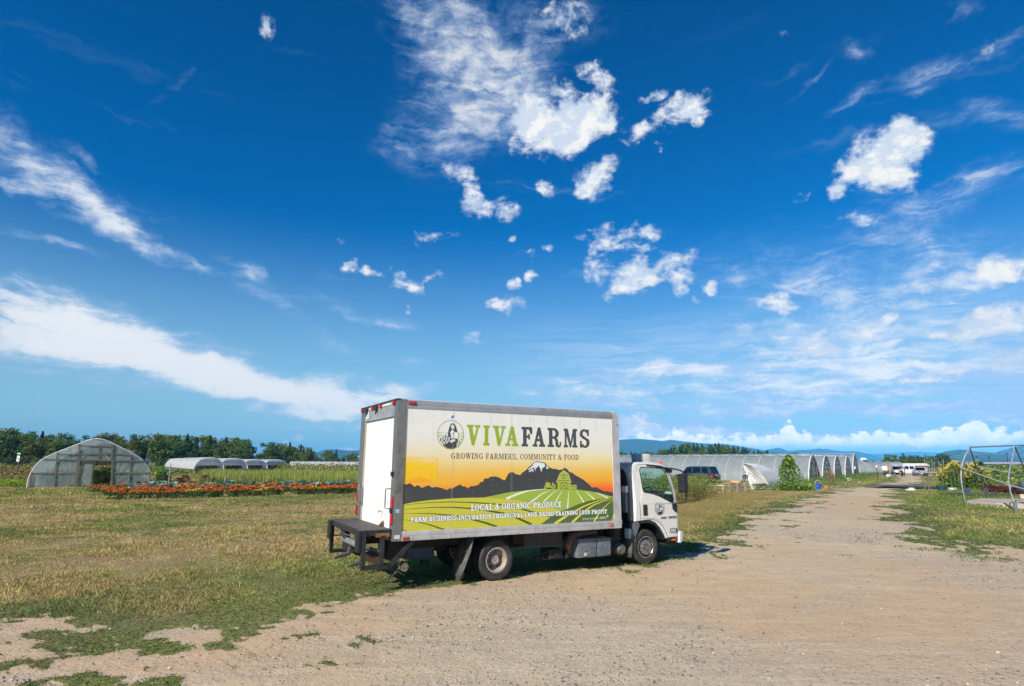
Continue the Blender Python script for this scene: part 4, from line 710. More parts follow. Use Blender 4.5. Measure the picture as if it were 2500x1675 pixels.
        MB().box(6.60,my(.225),.46,6.93,my(.30),.51,.004).build('sill',M['plasticb'],Cb); MB().box(6.73,my(.221),.467,6.87,my(.226),.50).build('amber_reflector',M['orange'],Cb)
        # wheel arch liner and splash guard
        ar=[(5.80,.885),(5.95,.895),(6.08,.885),(6.22,.83),(6.33,.73),(6.42,.60),(6.47,.50)]; ao=[(x+(x-6.0)*.075,z+.06) for x,z in ar]
        l_=MB(); l_.add([(x,my(.199),z) for x,z in ar]+[(x,my(.199),z) for x,z in ao]+[(x,my(.70),z) for x,z in ar],[(i,i+1,8+i,7+i) for i in range(6)]+[(i,i+1,15+i,14+i) for i in range(6)]); l_.build('wheel_arch',M['plasticb'],Cb,True)
        f_=MB(); Pf=[(5.66,.93),(5.60,.70),(5.565,.50),(5.55,.35),(5.53,.17)]
        f_.add([(x,my(.21),z) for x,z in Pf]+[(x-.05,my(.55),z) for x,z in Pf],[(i,i+1,6+i,5+i) for i in range(4)]); o=f_.build('front_mud_flap',plain('dusty_guard',(.035,.035,.037),.6,dirt=(.14,.125,.10),da=.5),T,True); o.modifiers.new('t','SOLIDIFY').thickness=.02
        MB().prism([(5.56,.80),(5.60,.90),(5.66,.93),(5.74,.93),(5.78,.86),(5.70,.70),(5.64,.60),(5.60,.72)],my(.205),my(.30)).build('cab_step_bracket',M['grey'],Cb)
    b=MB(); Pb=[(6.93,.42),(7.02,.41),(7.10,.45),(7.13,.54),(7.13,.62),(7.10,.66),(6.95,.67)]
    for i,(yo,sx) in enumerate(((.17,.0),(.19,.6),(.26,.95),(.35,1),(2.09,1),(2.18,.95),(2.25,.6),(2.27,0))):
        for x,z in Pb: b.v.append((6.93+(x-6.93)*(.35+.65*sx),yo,z))
    b.f+=[(i*7+j,i*7+(j+1)%7,(i+1)*7+(j+1)%7,(i+1)*7+j) for i in range(7) for j in range(7)]+[tuple(range(7)),tuple(range(49,56))]
    b.build('front_bumper',M['white'],T,True,50)
    MB().box(6.6,.3,.36,6.95,2.1,.52,.02).build('front_skid',M['dark'],Cb)
    MB().box(6.99,.5,.72,7.02,1.94,.98,.01).build('grille',M['plasticb'],Cb)
    # roof: box, marker lights
    MB().box(6.16,.50,2.225,6.42,.86,2.43,.012).build('roof_box',plain('cream_box',(.62,.58,.52),.5),Cb,True)
    for x,y in ((6.60,.36),(6.58,.85),(6.58,1.22),(6.58,1.6),(6.60,2.05)):
        o=thing('roof_marker',None,None,(x,y,2.19+.01)); o.parent=Cb; MB().lathe([(.035,-.02),(.036,.015),(.028,.05),(.014,.066),(0,.07)],n=14).build('amber_lens',plain('orange_dome',(.75,.07,.01),.2),o,True)
    # interior
    it=MB().box(5.70,.30,.95,6.9,2.14,1.18).box(6.60,.28,1.15,6.93,2.16,1.50,.05); it.parts('dashboard',M['plasticb'],Cb,True)
    MB().box(5.70,.35,1.15,6.1,.95,1.30,.04).box(5.70,1.2,1.15,6.1,2.05,1.30,.04).box(5.66,.35,1.25,5.80,.95,1.40,.03).box(5.66,1.2,1.25,5.8,2.05,1.4,.03).parts('seat',plain('grey_seat_cloth',(.06,.065,.07),.9),Cb,True)
    sw=MB(); cw=Vector((6.38,.72,1.50)); nx=Vector((math.cos(.9),0,-math.sin(.9))); ax=Vector((0,1,0)); bz=nx.cross(ax)
    sw.tube([cw+(ax*math.cos(a)+bz*math.sin(a))*.225 for a in np.linspace(0,2*math.pi,25)],.016,6,False); sw.tube([cw-ax*.22,cw+ax*.22],.014,5); sw.tube([cw,cw+nx*.3],.03,6); sw.build('steering_wheel',M['plasticb'],Cb,True)
    MB().box(6.52,1.95,1.62,6.70,1.955,1.74).build('paper_on_window',plain('pale_paper',(.45,.55,.45),.8),Cb)
truck()
# ---------------------------------------------------------------- ground sheet: dirt yard and road, grass, fields
DIRT=[(-20,-30),(-20,4.5),(-11,7.0),(-7.9,8.0),(-7.0,8.8),(-5.7,8.5),(-4.7,8.4),(-4.1,8.8),(-3.6,9.3),(-3.3,9.5),(-3.0,9.9),(-2.5,10.3),(-2.0,10.8),(-1.3,11.1),(-0.7,11.7),(0.4,12.6),(1.7,13.3),(2.9,13.9),(3.8,14.9),(5.0,16.0),(6.5,18.0),(8.0,20.7),(9.4,23.6),(10.3,25.4),(13.0,28.8),(18.3,37.3),(23.3,44.3),(28.8,52.4),(32.7,55.6),(40.0,65.1),(51.4,80.8),(61.5,97.8),(72.1,115.2),(90,140),(97,136),(77.9,114.3),(64.6,94.2),(51.3,74.8),(41.7,62.3),(34.5,53.5),(24.7,39.4),(20.8,33.0),(17.5,27.9),(14.0,21.6),(12.1,18.2),(13.1,17.3),(13.4,16.4),(13.2,15.2),(15,12.5),(40,6),(40,-30)]
def sdist(x,y,P=DIRT):                                # > 0 outside the dirt
    P=np.array(P,float);Q=np.roll(P,-1,0);d=np.full(x.shape,1e9);ins=np.zeros(x.shape,bool)
    for (ax,ay),(bx,by) in zip(P,Q):
        ex,ey=bx-ax,by-ay; t=np.clip(((x-ax)*ex+(y-ay)*ey)/(ex*ex+ey*ey+1e-12),0,1); d=np.minimum(d,np.hypot(x-ax-t*ex,y-ay-t*ey))
        if ay!=by: ins^=((y>=min(ay,by))&(y<max(ay,by)))&(x<ex*(y-ay)/(by-ay)+ax)
    return np.where(ins,-d,d)
def sstep(a,b,v): t=np.clip((v-a)/(b-a),0,1); return t*t*(3-2*t)
def cover(x,y):
    d=sdist(x,y); r=np.hypot(x,y)
    n=fbm2(x*.9,y*.9,4,1); f=fbm2(x*3.1,y*3.1,4,2)
    f2=fbm2(x*9+1,y*9,3,3)
    g=sstep(-.25,.25,d+(n-.5)*2.6*np.clip(r/14,.6,2)+(f-.5)*1.6+(f2-.5)*.9)
    left=sstep(0,-5,x)*sstep(13,9,y)                   # weeds creeping over the dirt in the near left corner
    out=np.clip(-d,0,9)
    pat=fbm2(x*1.15+3,y*1.7,4,5)*.62+f*.22+f2*.16
    g=np.maximum(g,sstep(.0,.05,pat-(.485+.035*out+.15*(1-left)+.0*y))*(out<6))
    right=sstep(9,12,x)*sstep(21,17,y)*sstep(4,0,out); g=np.maximum(g,sstep(.53,.60,pat)*right*.9)
    # dryness
    m=fbm2(x*.22,y*.22,4,8);m2=fbm2(x*.75,y*.75,4,12)
    dry=.06+.88*sstep(.40,.64,m*.34+m2*.36+fbm2(x*2.4,y*2.4,3,14)*.30+.05*sstep(0,-10,x)*sstep(40,18,y))
    rear=sstep(4.2,1.2,np.hypot((x+2.2)*.6,y-12.0)); dry=dry*(1-.75*rear)
    band=sstep(1.7,.3,d+(n-.5)*1.5); dry=dry*(1-.85*band)
    mid=sstep(2,5,x)*sstep(60,40,y)*(d>0)*(x<y*.55); dry=np.maximum(dry,mid*sstep(.9,2.5,d)*(.55+.5*m2))
    rt=(x>y*.62)&(x>8); dry=np.where(rt,dry*.55+.02,dry)
    return g,np.clip(dry,0,1),d,n,f
def lin(*c): return np.array(c,float)
def palette(x,y,g,dry,m):
    green=lin(.15,.20,.045); lush=lin(.20,.28,.035); tan=lin(.48,.36,.17); t2=lin(.42,.28,.14)
    k=fbm2(x*.5,y*.5,3,21)[...,None]; k2=fbm2(x*1.7,y*1.7,3,23)[...,None]
    G_=green*(1-sstep(.45,.7,k))+lush*sstep(.45,.7,k); D_=tan*(1-sstep(.4,.6,k2))+t2*sstep(.4,.6,k2)
    return G_*(1-dry[...,None])+D_*dry[...,None]
def ground():
    az=np.unique(np.concatenate([np.radians(np.arange(-62,62.01,.26)),np.radians(np.arange(62,298.1,4))])); az=az[:-1] if abs(az[-1]-az[0]-2*math.pi)<1e-6 else az
    r=[.3,1,2,3,4,5]; q=5.0
    while q<110: q*=1.0135; r.append(q)
    while q<12500: q*=1.07; r.append(q)
    r=np.array(r); R_,A_=np.meshgrid(r,az,indexing='ij'); x=R_*np.sin(A_); y=R_*np.cos(A_)
    g,dry,d,n,f=cover(x,y)
    near=np.exp(-R_/40)
    z=G(x,y)+near*((n-.5)*.05+(f-.5)*.03)*np.clip(.3+g,0,1)*np.clip((np.hypot(x-.8,y-12.3)-2)/3,.15,1)
    rut=np.sin(sdist(x,y)*2.1+fbm2(x*.2,y*.2,2,9)*5)*.012*(1-g)*near; z=z+rut
    col=palette(x,y,g,dry,n)
    # fields further out: broad bands of crops
    fld=sstep(75,110,R_)[...,None]; b=vn(x*.012+y*.004,y*.05,40)[...,None]; fc=lin(.13,.16,.04)*(1-b)+lin(.24,.20,.075)*b; col=col*(1-fld)+fc*fld
    redd=sstep(.48,.66,fbm2(x*.09,y*.09,3,60)+.10*sstep(25,60,y)*(x>5)); grav=np.clip(sstep(.44,.64,fbm2(x*.30+2,y*.30,4,61)+.06*sstep(12,7,y)*sstep(-4,2,x))*.8+.45*sstep(.2,.9,np.sin(sdist(x,y)*2.9+fbm2(x*.15,y*.15,2,9)*4))*sstep(.4,.6,fbm2(x*.4,y*.4,2,33)),0,1)
    V=np.c_[x.ravel(),y.ravel(),z.ravel()]; m_,k_=R_.shape; i=np.arange(m_-1)[:,None]*k_; j=np.arange(k_)[None]; jn=(j+1)%k_
    T=np.stack([i+j,i+jn,i+k_+jn,i+k_+j],-1).reshape(-1,4)[:,::-1]
    V=np.r_[V,[[0,0,0]]]; msk=np.stack([g,redd,grav,dry],-1).reshape(-1,4); msk=np.r_[msk,[[0,0,0,0]]]; cc=np.r_[col.reshape(-1,3),[[.3,.2,.1]]]
    c0=len(V)-1; T=np.r_[T,np.stack([np.full(k_,c0),np.arange(k_),(np.arange(k_)+1)%k_,(np.arange(k_)+1)%k_],-1)[:0]]
    def f_(N):
        gm=N.node('ShaderNodeVertexColor',layer_name='Mask'); sp=N.node('ShaderNodeSeparateColor',{0:gm.outputs[0]}); cl=N.node('ShaderNodeVertexColor',layer_name='Col').outputs[0]
        co=obj_co(N); far=N.node('ShaderNodeCameraData')
        n1=N.noise(co,2.2,6,.62).outputs[0]; n2=N.noise(co,14,5,.65).outputs[0]; n3=N.noise(co,60,3,.6).outputs[0]
        st=N.node('ShaderNodeTexVoronoi',{'Vector':co,'Scale':26,'Randomness':1}); st2=N.node('ShaderNodeTexVoronoi',{'Vector':co,'Scale':60,'Randomness':1})
        dirt=N.mix(N.mr(n1,.3,.72),(.46,.355,.222),(.56,.445,.295)); dirt=N.mix(N.math('MULTIPLY',sp.outputs[1],.55),dirt,(.47,.30,.17))
        dirt=N.mix(N.math('MULTIPLY',sp.outputs[2],.55),dirt,N.mix(N.mr(n2,.35,.65),(.36,.305,.225),(.48,.415,.32)))
        dirt=N.mix(N.mr(n2,.42,.75,0,.45),dirt,(.58,.45,.33)); dirt=N.mix(N.mr(n3,.55,.8,0,.35),dirt,(.26,.19,.13))
        sel=N.mr(N.math('ADD',N.node('ShaderNodeSeparateColor',{0:st.outputs[1]}).outputs[0],N.math('MULTIPLY',sp.outputs[2],.22)),.80,.86)   # some cells hold a stone
        stone=N.math('MULTIPLY',sel,N.mr(st.outputs[0],.30,.42,1,0)); sc=N.node('ShaderNodeSeparateColor',{0:st.outputs[1]}).outputs[1]
        trk=N.mr(N.noise(N.mapg(co,rot=(0,0,-.95),sc=(.35,2.4,1)),1.6,4,.55).outputs[0],.50,.66); dirt=N.mix(N.math('MULTIPLY',trk,.28),dirt,(.36,.27,.175)); trk2=N.mr(N.noise(N.mapg(co,rot=(0,0,-.4),sc=(.3,2.8,1)),1.2,4,.55).outputs[0],.52,.66); dirt=N.mix(N.math('MULTIPLY',trk2,.35),dirt,(.60,.48,.33))
        dirt=N.mix(stone,dirt,N.mix(sc,(.13,.125,.12),(.55,.50,.43)))
        sel2=N.mr(N.math('ADD',N.node('ShaderNodeSeparateColor',{0:st2.outputs[1]}).outputs[0],N.math('MULTIPLY',sp.outputs[2],.3)),.72,.80)
        s2=N.math('MULTIPLY',sel2,N.mr(st2.outputs[0],.28,.42,1,0)); dirt=N.mix(N.math('MULTIPLY',s2,.8),dirt,N.mix(N.node('ShaderNodeSeparateColor',{0:st2.outputs[1]}).outputs[2],(.14,.13,.125),(.6,.53,.45)))
        gr=N.mix(N.mr(n2,.35,.62,0,.95),cl,N.mix(1,cl,(.40,.46,.40),'MULTIPLY')); gr=N.mix(N.mr(n3,.5,.75,0,.5),gr,(.30,.225,.115))
        soil=N.mix(.35,gr,(.22,.155,.10))
        k=N.mr(N.math('ADD',sp.outputs[0],N.math('MULTIPLY',N.math('SUBTRACT',n2,.5),.9)),.38,.62)
        col=N.mix(k,dirt,soil)
        h=N.math('ADD',N.math('MULTIPLY',n1,1.2),N.math('ADD',N.math('MULTIPLY',n2,.7),N.math('ADD',N.math('MULTIPLY',n3,.25),N.math('ADD',N.math('MULTIPLY',stone,.35),N.math('MULTIPLY',s2,.18)))))
        bp=N.node('ShaderNodeBump',{'Height':h,'Strength':.7,'Distance':.04})
        return N.node('ShaderNodeBsdfPrincipled',{'Base Color':col,'Roughness':.95,'Specular IOR Level':.1,'Normal':bp.outputs[0]}).outputs[0]
    o=npmesh('ground',V,T,mat('earth_and_grass',f_),col={'Col':cc,'Mask':msk}); tag(o,kind='structure')
ground()
# ---------------------------------------------------------------- grass blades
def blades(x,y,z,h,w,bend,col,colt=None):
    n=len(x); a=rg.rand(n)*2*math.pi; b=rg.rand(n)*2*math.pi; dx,dy=np.cos(a)*w/2,np.sin(a)*w/2; tx,ty=np.cos(b)*bend,np.sin(b)*bend
    V=np.empty((n,3,3)); V[:,0]=np.c_[x-dx,y-dy,z]; V[:,1]=np.c_[x+dx,y+dy,z]; V[:,2]=np.c_[x+tx,y+ty,z+h]
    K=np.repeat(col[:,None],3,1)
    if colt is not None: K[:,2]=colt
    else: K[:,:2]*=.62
    return V.reshape(-1,3),K.reshape(-1,3)
def grass():
    n=1150000; a=np.radians(rg.uniform(-47,47,n)); u=rg.rand(n); e=.55; r=(6.0**e+u*(115**e-6.0**e))**(1/e)
    x,y=r*np.sin(a),r*np.cos(a); g,dry,d,nn,f=cover(x,y); k=rg.rand(n)<g*1.1-.05; x,y,r,dry,d,nn,f=[q[k] for q in (x,y,r,dry,d,nn,f)]; n=len(x)
    tall=fbm2(x*.6,y*.6,3,70); low=sstep(1.5,.2,d+(nn-.5)*1.5)
    h=(.022+.022*sstep(.40,.70,tall)+.012*dry*sstep(.4,.7,tall))*(1-.35*low)*rg.uniform(.5,1.5,n)*(1+r/80)
    sp=rg.rand(n)<.015*dry+.003; h=np.where(sp,h*2.6,h)
    lc=((x-.3)*.87+(y-12.1)*.49); ln=np.abs(-(x-.3)*.49+(y-12.1)*.87); uw=(np.abs(lc)<3.6)&(ln<1.7); h=np.where(uw,h*.75,h)
    w=.005+.0013*r*rg.uniform(.6,1.3,n); w=np.where(sp,w*.6,w)
    c=palette(x,y,0,dry,nn); j=rg.rand(n)
    dr=(rg.rand(n)<dry*.55+.12)[:,None]; c=np.where(dr,c*.35+lin(.50,.38,.18)*.75,c)
    gg=(rg.rand(n)<.18)[:,None]; c=np.where(gg&~dr,c*.5+lin(.17,.29,.04)*.65,c); c*=(.72+.8*j)[:,None]
    c=np.where((low>.6)[:,None],c*.5+lin(.085,.13,.055)*.55,c)*(.55+.9*fbm2(x*5,y*5,3,91))[:,None]
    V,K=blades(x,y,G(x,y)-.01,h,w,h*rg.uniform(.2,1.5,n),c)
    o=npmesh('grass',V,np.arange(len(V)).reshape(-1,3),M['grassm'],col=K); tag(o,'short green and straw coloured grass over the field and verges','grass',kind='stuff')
grass()
def low_weeds():                                      # small leaves hugging the ground at the edge of the dirt
    n=330000; a=np.radians(rg.uniform(-47,47,n)); r=(5.8**.7+rg.rand(n)*(38**.7-5.8**.7))**(1/.7); x,y=r*np.sin(a),r*np.cos(a); g,dry,d,nn,f=cover(x,y)
    out=np.clip(-d,0,9); sc_=(rg.rand(n)<.20*sstep(2.6,.1,out)*sstep(.50,.62,f)*(x<6))&(g<.5)
    k=sc_|(rg.rand(n)<g)&((d+(nn-.5)*1.6<1.6)|(rg.rand(n)<.13*(1-dry))); x,y,r,f=x[k],y[k],r[k],f[k]; n=len(x); s=(.007+.0008*r)*rg.uniform(.6,1.5,n); t=rg.rand(n)*6.28; ca,sa=np.cos(t),np.sin(t); z=G(x,y)+.004+rg.rand(n)*.028; ti=rg.uniform(-.7,.7,(n,2))
    q=np.array([(-1,0),(0,-.55),(1,0),(0,.55)]); X=q[None,:,0]*ca[:,None]-q[None,:,1]*sa[:,None]; Y=q[None,:,0]*sa[:,None]+q[None,:,1]*ca[:,None]
    V=np.stack([x[:,None]+X*s[:,None],y[:,None]+Y*s[:,None],z[:,None]+(X*ti[:,:1]+Y*ti[:,1:])*s[:,None]],-1).reshape(-1,3)
    pal=np.array([(.10,.17,.045),(.14,.22,.05),(.065,.115,.045),(.17,.20,.09),(.20,.18,.09)]); c=pal[rg.randint(0,5,n)]*rg.uniform(.55,1.35,(n,1))*(.6+.8*fbm2(x*4,y*4,3,95))[:,None]
    o=npmesh('low_weeds',V,np.arange(len(V)).reshape(-1,4),M['leaf'],col=np.repeat(c,4,0)); tag(o,'small grey green leaves creeping over the edge of the dirt','weeds',kind='stuff')
low_weeds()
def stones():                                         # loose stones on the dirt
    n=42000; a=np.radians(rg.uniform(-47,47,n)); r=(5.5**.6+rg.rand(n)*(34**.6-5.5**.6))**(1/.6); x,y=r*np.sin(a),r*np.cos(a); g,dry,d,nn,f=cover(x,y)
    gv=fbm2(x*.30+2,y*.30,4,61)+.06*sstep(12,7,y)*sstep(-4,2,x); k=(g<.3)&(rg.rand(n)<.15+.85*sstep(.46,.62,gv)); x,y,r=x[k],y[k],r[k]; n=len(x)
    s=(.004+.0155*rg.rand(n)**3.2)*(1+r*.035); O=np.array([(1,0,0),(0,1,0),(-1,0,0),(0,-1,0),(0,0,.7),(0,0,-.4)]); F=np.array([(0,1,4),(1,2,4),(2,3,4),(3,0,4)])
    V=O[None]*s[:,None,None]*rg.uniform(.6,1.25,(n,6,3)); t=rg.rand(n)*6.28; c_,s_=np.cos(t)[:,None],np.sin(t)[:,None]; V=np.stack([V[...,0]*c_-V[...,1]*s_,V[...,0]*s_+V[...,1]*c_,V[...,2]],-1)+np.stack([x,y,G(x,y)+s*.15],-1)[:,None]
    T=(F[None]+np.arange(n)[:,None,None]*6).reshape(-1,3); q=rg.rand(n)[:,None]**1.6; c=lin(.11,.11,.115)*(1-q)+lin(.60,.53,.44)*q; K=np.repeat(c[:,None],6,1).reshape(-1,3)
    o=npmesh('gravel',V.reshape(-1,3),T,M['attr'],col=K); tag(o,'loose grey and tan stones scattered over the dirt road','gravel',kind='stuff')
stones()
# ---------------------------------------------------------------- leaves: quads spread through a volume
def leafquads(P,s,pal,pick=None,flat=.0,asp=.55,seed=0):
    R=np.random.RandomState(seed); n=len(P); s=np.broadcast_to(s,(n,))*R.uniform(.6,1.35,n)
    u=R.normal(size=(n,3)); u[:,2]*=.6; u/=np.linalg.norm(u,axis=1)[:,None]; v=R.normal(size=(n,3)); v[:,2]*=(1-flat); v-=u*(u*v).sum(1)[:,None]; v/=np.linalg.norm(v,axis=1)[:,None]
    a=u*s[:,None]; b=v*(s*asp)[:,None]; V=np.stack([P-a,P-b*.9,P+a,P+b*.9],1).reshape(-1,3)
    pal=np.array(pal); i=R.randint(0,len(pal),n) if pick is None else pick; c=pal[i]*R.uniform(.65,1.35,(n,1)); return V,np.repeat(c,4,0)
def qmesh(name,V,K,m,parent=None): return npmesh(name,V,np.arange(len(V)).reshape(-1,4),m,parent,K)
def patch(name,poly,n,h,s,pal,label,cat,seed=1,hv=.4,stalk=0,group=None,kind='stuff',blade=0,keep=None):
    R=np.random.RandomState(seed); P=np.array(poly,float); lo,hi=P.min(0),P.max(0); xs=R.uniform(lo[0],hi[0],n*4); ys=R.uniform(lo[1],hi[1],n*4); k=sdist(xs,ys,poly)<(fbm2(xs*.9,ys*.9,3,seed+9)-.62)*2.4; xs,ys=xs[k][:n],ys[k][:n]; n=len(xs)
    hh=h*(1-hv+2*hv*fbm2(xs*.8,ys*.8,3,seed+5)); 
    if blade:
        pl=np.array(pal); c=pl[R.randint(0,len(pl),n)]*R.uniform(.7,1.3,(n,1)); hh=hh*R.uniform(.55,1.1,n); V,K=blades(xs,ys,G(xs,ys),hh,np.full(n,s),hh*R.uniform(.05,.7 if h<.5 else .25,n),c); o=npmesh(name,V,np.arange(len(V)).reshape(-1,3),M['grassm'],col=K)
    else:
        u=R.rand(n)**.75; V,K=leafquads(np.c_[xs,ys,G(xs,ys)+hh*u],s,pal,seed=seed); o=qmesh(name,V,K,M['leaf'])
    tag(o,label,cat,group,kind); return o
def along(a,b,t): return (a[0]+(b[0]-a[0])*t,a[1]+(b[1]-a[1])*t)
# marigold row plants and kale
def marigold(pal,seed):
    R=np.random.RandomState(seed); t=thing('marigold_plant',None,None,(0,0,-5))
    n=170; a=R.rand(n)*6.28; r=.27*np.sqrt(R.rand(n)); z=.04+.34*R.rand(n)*np.sqrt(np.clip(1-(r/.3)**2,0,1)); V,K=leafquads(np.c_[r*np.cos(a),r*np.sin(a),z],.045,[(.04,.10,.03),(.06,.13,.035),(.03,.075,.03)],seed=seed); qmesh('foliage',V,K,M['leaf'],t)
    n=52; a=R.rand(n)*6.28; r=.30*np.sqrt(R.rand(n)); z=.24+.20*np.sqrt(np.clip(1-(r/.33)**2,0,1))+R.uniform(-.05,.03,n); vs=[];K=[]
    for x,y,zz,q in zip(r*np.cos(a),r*np.sin(a),z,R.randint(0,len(pal),n)):
        s=R.uniform(.022,.036); tx,ty=R.uniform(-.35,.35,2)
        for k in range(3):                           # stacked ruffled discs
            for m in range(4):
                b0,b1=m*1.571+k*.5,m*1.571+1.571+k*.5; e=s*(1-.25*k); h=k*s*.35
                for (px,py,pz) in ((0,0,h+s*.25),(e*math.cos(b0),e*math.sin(b0),h),(e*1.05*math.cos((b0+b1)/2),e*1.05*math.sin((b0+b1)/2),h-.004),(e*math.cos(b1),e*math.sin(b1),h)): vs.append((x+px,y+py,zz+pz+px*tx+py*ty)); K.append(np.array(pal[q])*R.uniform(.85,1.1))
    qmesh('flowers',np.array(vs),np.array(K),M['attr'],t); return t
OR=[(.78,.15,.010),(.66,.08,.008),(.80,.24,.012),(.50,.045,.008)]; YE=[(.82,.50,.02),(.80,.40,.015),(.80,.30,.015)]
mo=[marigold(OR,s) for s in (1,2,3)]; my_=[marigold(YE,9)]; used=set()
def put(src,x,y,rz,sc,label,cat,group,dz=0):
    k=id(src)
    o=src if k not in used else copy_tree(src); used.add(k)
    o.location=(x,y,gz(x,y)+dz); o.rotation_euler=(0,0,rz); o.scale=(sc,)*3 if not isinstance(sc,tuple) else sc; return tag(o,label,cat,group)
for ri,(a,b) in enumerate((((-22.68,34.69),(-10.4,44.4)),((-26.08,38.56),(-11.0,46.9)),((-30.2,43.2),(-11.6,49.2)))):
    L=math.dist(a,b); n=int(L/.46)
    for i in range(n):
        if rnd.random()<(.05 if ri<2 else .25): continue
        x,y=along(a,b,(i+.5+rnd.uniform(-.25,.25))/n); yel=(ri==0 and i in (8,9,17,18)) or (ri==0 and rnd.random()<.04)
        s=rnd.choice(mo) if not yel else my_[0]
        put(s,x+rnd.uniform(-.1,.1),y+rnd.uniform(-.12,.12),rnd.random()*6,rnd.uniform(.95,1.4),'bushy marigold covered in yellow blooms in the front of the flower row' if yel else 'bushy marigold covered in orange blooms in the flower row across the field','marigold','yellow marigolds among the orange ones' if yel else 'orange marigolds in the flower row')
def kale(seed):
    R=np.random.RandomState(seed); vs=[];K=[]
    for i in range(17):
        a=i*2.4+R.uniform(-.3,.3); e=.35+.9*(i/17); l=R.uniform(.26,.36); w=l*.34; d=np.array([math.cos(a)*math.sin(e),math.sin(a)*math.sin(e),math.cos(e)]); s=np.array([-math.sin(a),math.cos(a),0]); c=np.array([(.10,.21,.17),(.16,.28,.24),(.07,.17,.12),(.22,.34,.32)][R.randint(4)])
        p0=np.array([0,0,.12]); p1=p0+d*l*.55; p2=p0+d*l+np.array([0,0,-.04])
        for q in ((p0,p1-s*w,p1+[0,0,.01],p0),(p0,p1,p1+s*w,p0),(p1-s*w,p2-s*w*.5,p2,p1),(p1,p2,p2+s*w*.5,p1+s*w)): vs+=[np.array(v) for v in q]; K+=[c*R.uniform(.9,1.1)]*4
    t=thing('kale_plant',None,None,(0,0,-5)); qmesh('leaves',np.array(vs),np.array(K),M['leaf'],t); MB().tube([(0,0,0),(.01,0,.16)],.018,5).build('stem',plain('kale_stem',(.2,.25,.12)),t); return t
kl=[kale(s) for s in (1,2,3)]
for a,b in (((-29.0,44.9),(-12.6,51.0)),((-29.5,47.0),(-13.2,53.4)),((-27.5,40.9),(-12.0,47.9))):
    L=math.dist(a,b); n=int(L/.55)
    for i in range(n):
        if rnd.random()<.12: continue
        x,y=along(a,b,(i+.5)/n); put(rnd.choice(kl),x+rnd.uniform(-.15,.15),y+rnd.uniform(-.15,.15),rnd.random()*6,rnd.uniform(1.0,1.9),'blue green kale plant growing behind the orange marigolds','kale','kale row behind the marigolds')
# vegetation bands behind the rows
patch('field_greens',[(-34,47),(-13,54),(-8,60),(-14,66),(-42,62)],9000,.30,.07,[(.08,.15,.03),(.12,.18,.04),(.2,.17,.06),(.06,.12,.03)],'low green and tan leaves on the ground behind the kale','ground cover',3)
patch('tall_grass',[(-28,56),(-13,57),(-9,66),(-22,92),(-46,90)],36000,1.15,.06,[(.36,.38,.09),(.24,.32,.06),(.44,.41,.14),(.13,.20,.04)],'tall yellow green grass standing between kale and tunnels','grass',4,.35,blade=1)
patch('wild_flowers',[(-36,92),(-22,86),(-22,130),(-50,130)],6500,1.7,.16,[(.10,.15,.03),(.14,.18,.04),(.45,.36,.02),(.25,.15,.05),(.08,.12,.03)],'weeds dotted with yellow flowers right of the white tunnels','flowers',5,.5)
patch('red_stubble',[(-20,84),(-6,64),(-5,80),(-14,110),(-26,120)],8000,.8,.10,[(.36,.20,.10),(.30,.14,.08),(.28,.22,.08)],'reddish dry stubble in the field left of the truck','stubble',6,.4)
patch('bean_field',[(-110,190),(-62,112),(-40,92),(-66,86),(-100,96),(-190,200)],16000,.75,.22,[(.10,.20,.03),(.15,.25,.04),(.22,.24,.06),(.07,.14,.03)],'bright green crop rows in front of the white tunnels','crop',7,.5)
patch('brush',[(-100,100),(-58,58),(-43,49),(-38,54),(-46,74),(-80,110)],15000,1.15,.13,[(.20,.14,.06),(.30,.19,.09),(.14,.15,.04),(.10,.11,.04),(.34,.22,.11)],'brown and green brush left of the greenhouse','brush',8,.7)
patch('bright_weeds',[(-43.5,50.5),(-41,50),(-41.5,53),(-44,53)],900,.6,.07,[(.25,.40,.03),(.20,.33,.03)],'bright green weeds at the left foot of the greenhouse','weeds',9,.4)
patch('tall_weeds',[(7.9,33.5),(9.6,33.0),(12.4,37.5),(14.6,43.0),(14.8,47),(11.5,46),(8.0,38)],26000,1.2,.045,[(.17,.22,.05),(.24,.27,.07),(.11,.16,.04),(.30,.27,.08),(.09,.13,.03)],'tall yellow green weeds growing behind the truck cab','weeds',10,.45)
patch('tall_weeds',[(3.0,30),(8.5,33.2),(9.5,40),(3,44)],16000,1.45,.05,[(.13,.21,.05),(.20,.26,.07),(.09,.15,.04)],'tall green weeds seen through the side window of the cab','weeds',11,.45)
patch('rust_weeds',[(8.2,32.6),(10.0,32.8),(13.5,37.5),(12.5,38),(8.4,34.2)],2600,.75,.035,[(.30,.17,.07),(.36,.25,.10),(.2,.14,.05)],'rusty brown dry weeds at the foot of the tall green weeds','weeds',12,.5)
patch('dry_grass',[(5.6,20),(7.6,22.8),(9.0,26.2),(11.8,30.2),(14.2,35),(18.6,42.4),(20.5,45),(16.5,46),(11,36.5),(8.5,34),(7.0,31),(3.0,30),(2.5,24)],60000,.16,.014,[(.42,.30,.13),(.30,.29,.08),(.20,.25,.06),(.45,.34,.17),(.36,.24,.10)],'straw and green coloured grass between the truck cab and the road','grass',13,.5,blade=1)
patch('verge_weeds',[(20,45.5),(28,54.2),(36,63),(50,82),(60,99),(57,101),(42,82),(33,70),(23,55),(17.6,47.6)],22000,.62,.06,[(.09,.18,.03),(.13,.22,.04),(.06,.12,.03),(.2,.24,.06)],'green weeds along the left verge of the dirt road by the greenhouses','weeds',14,.6)
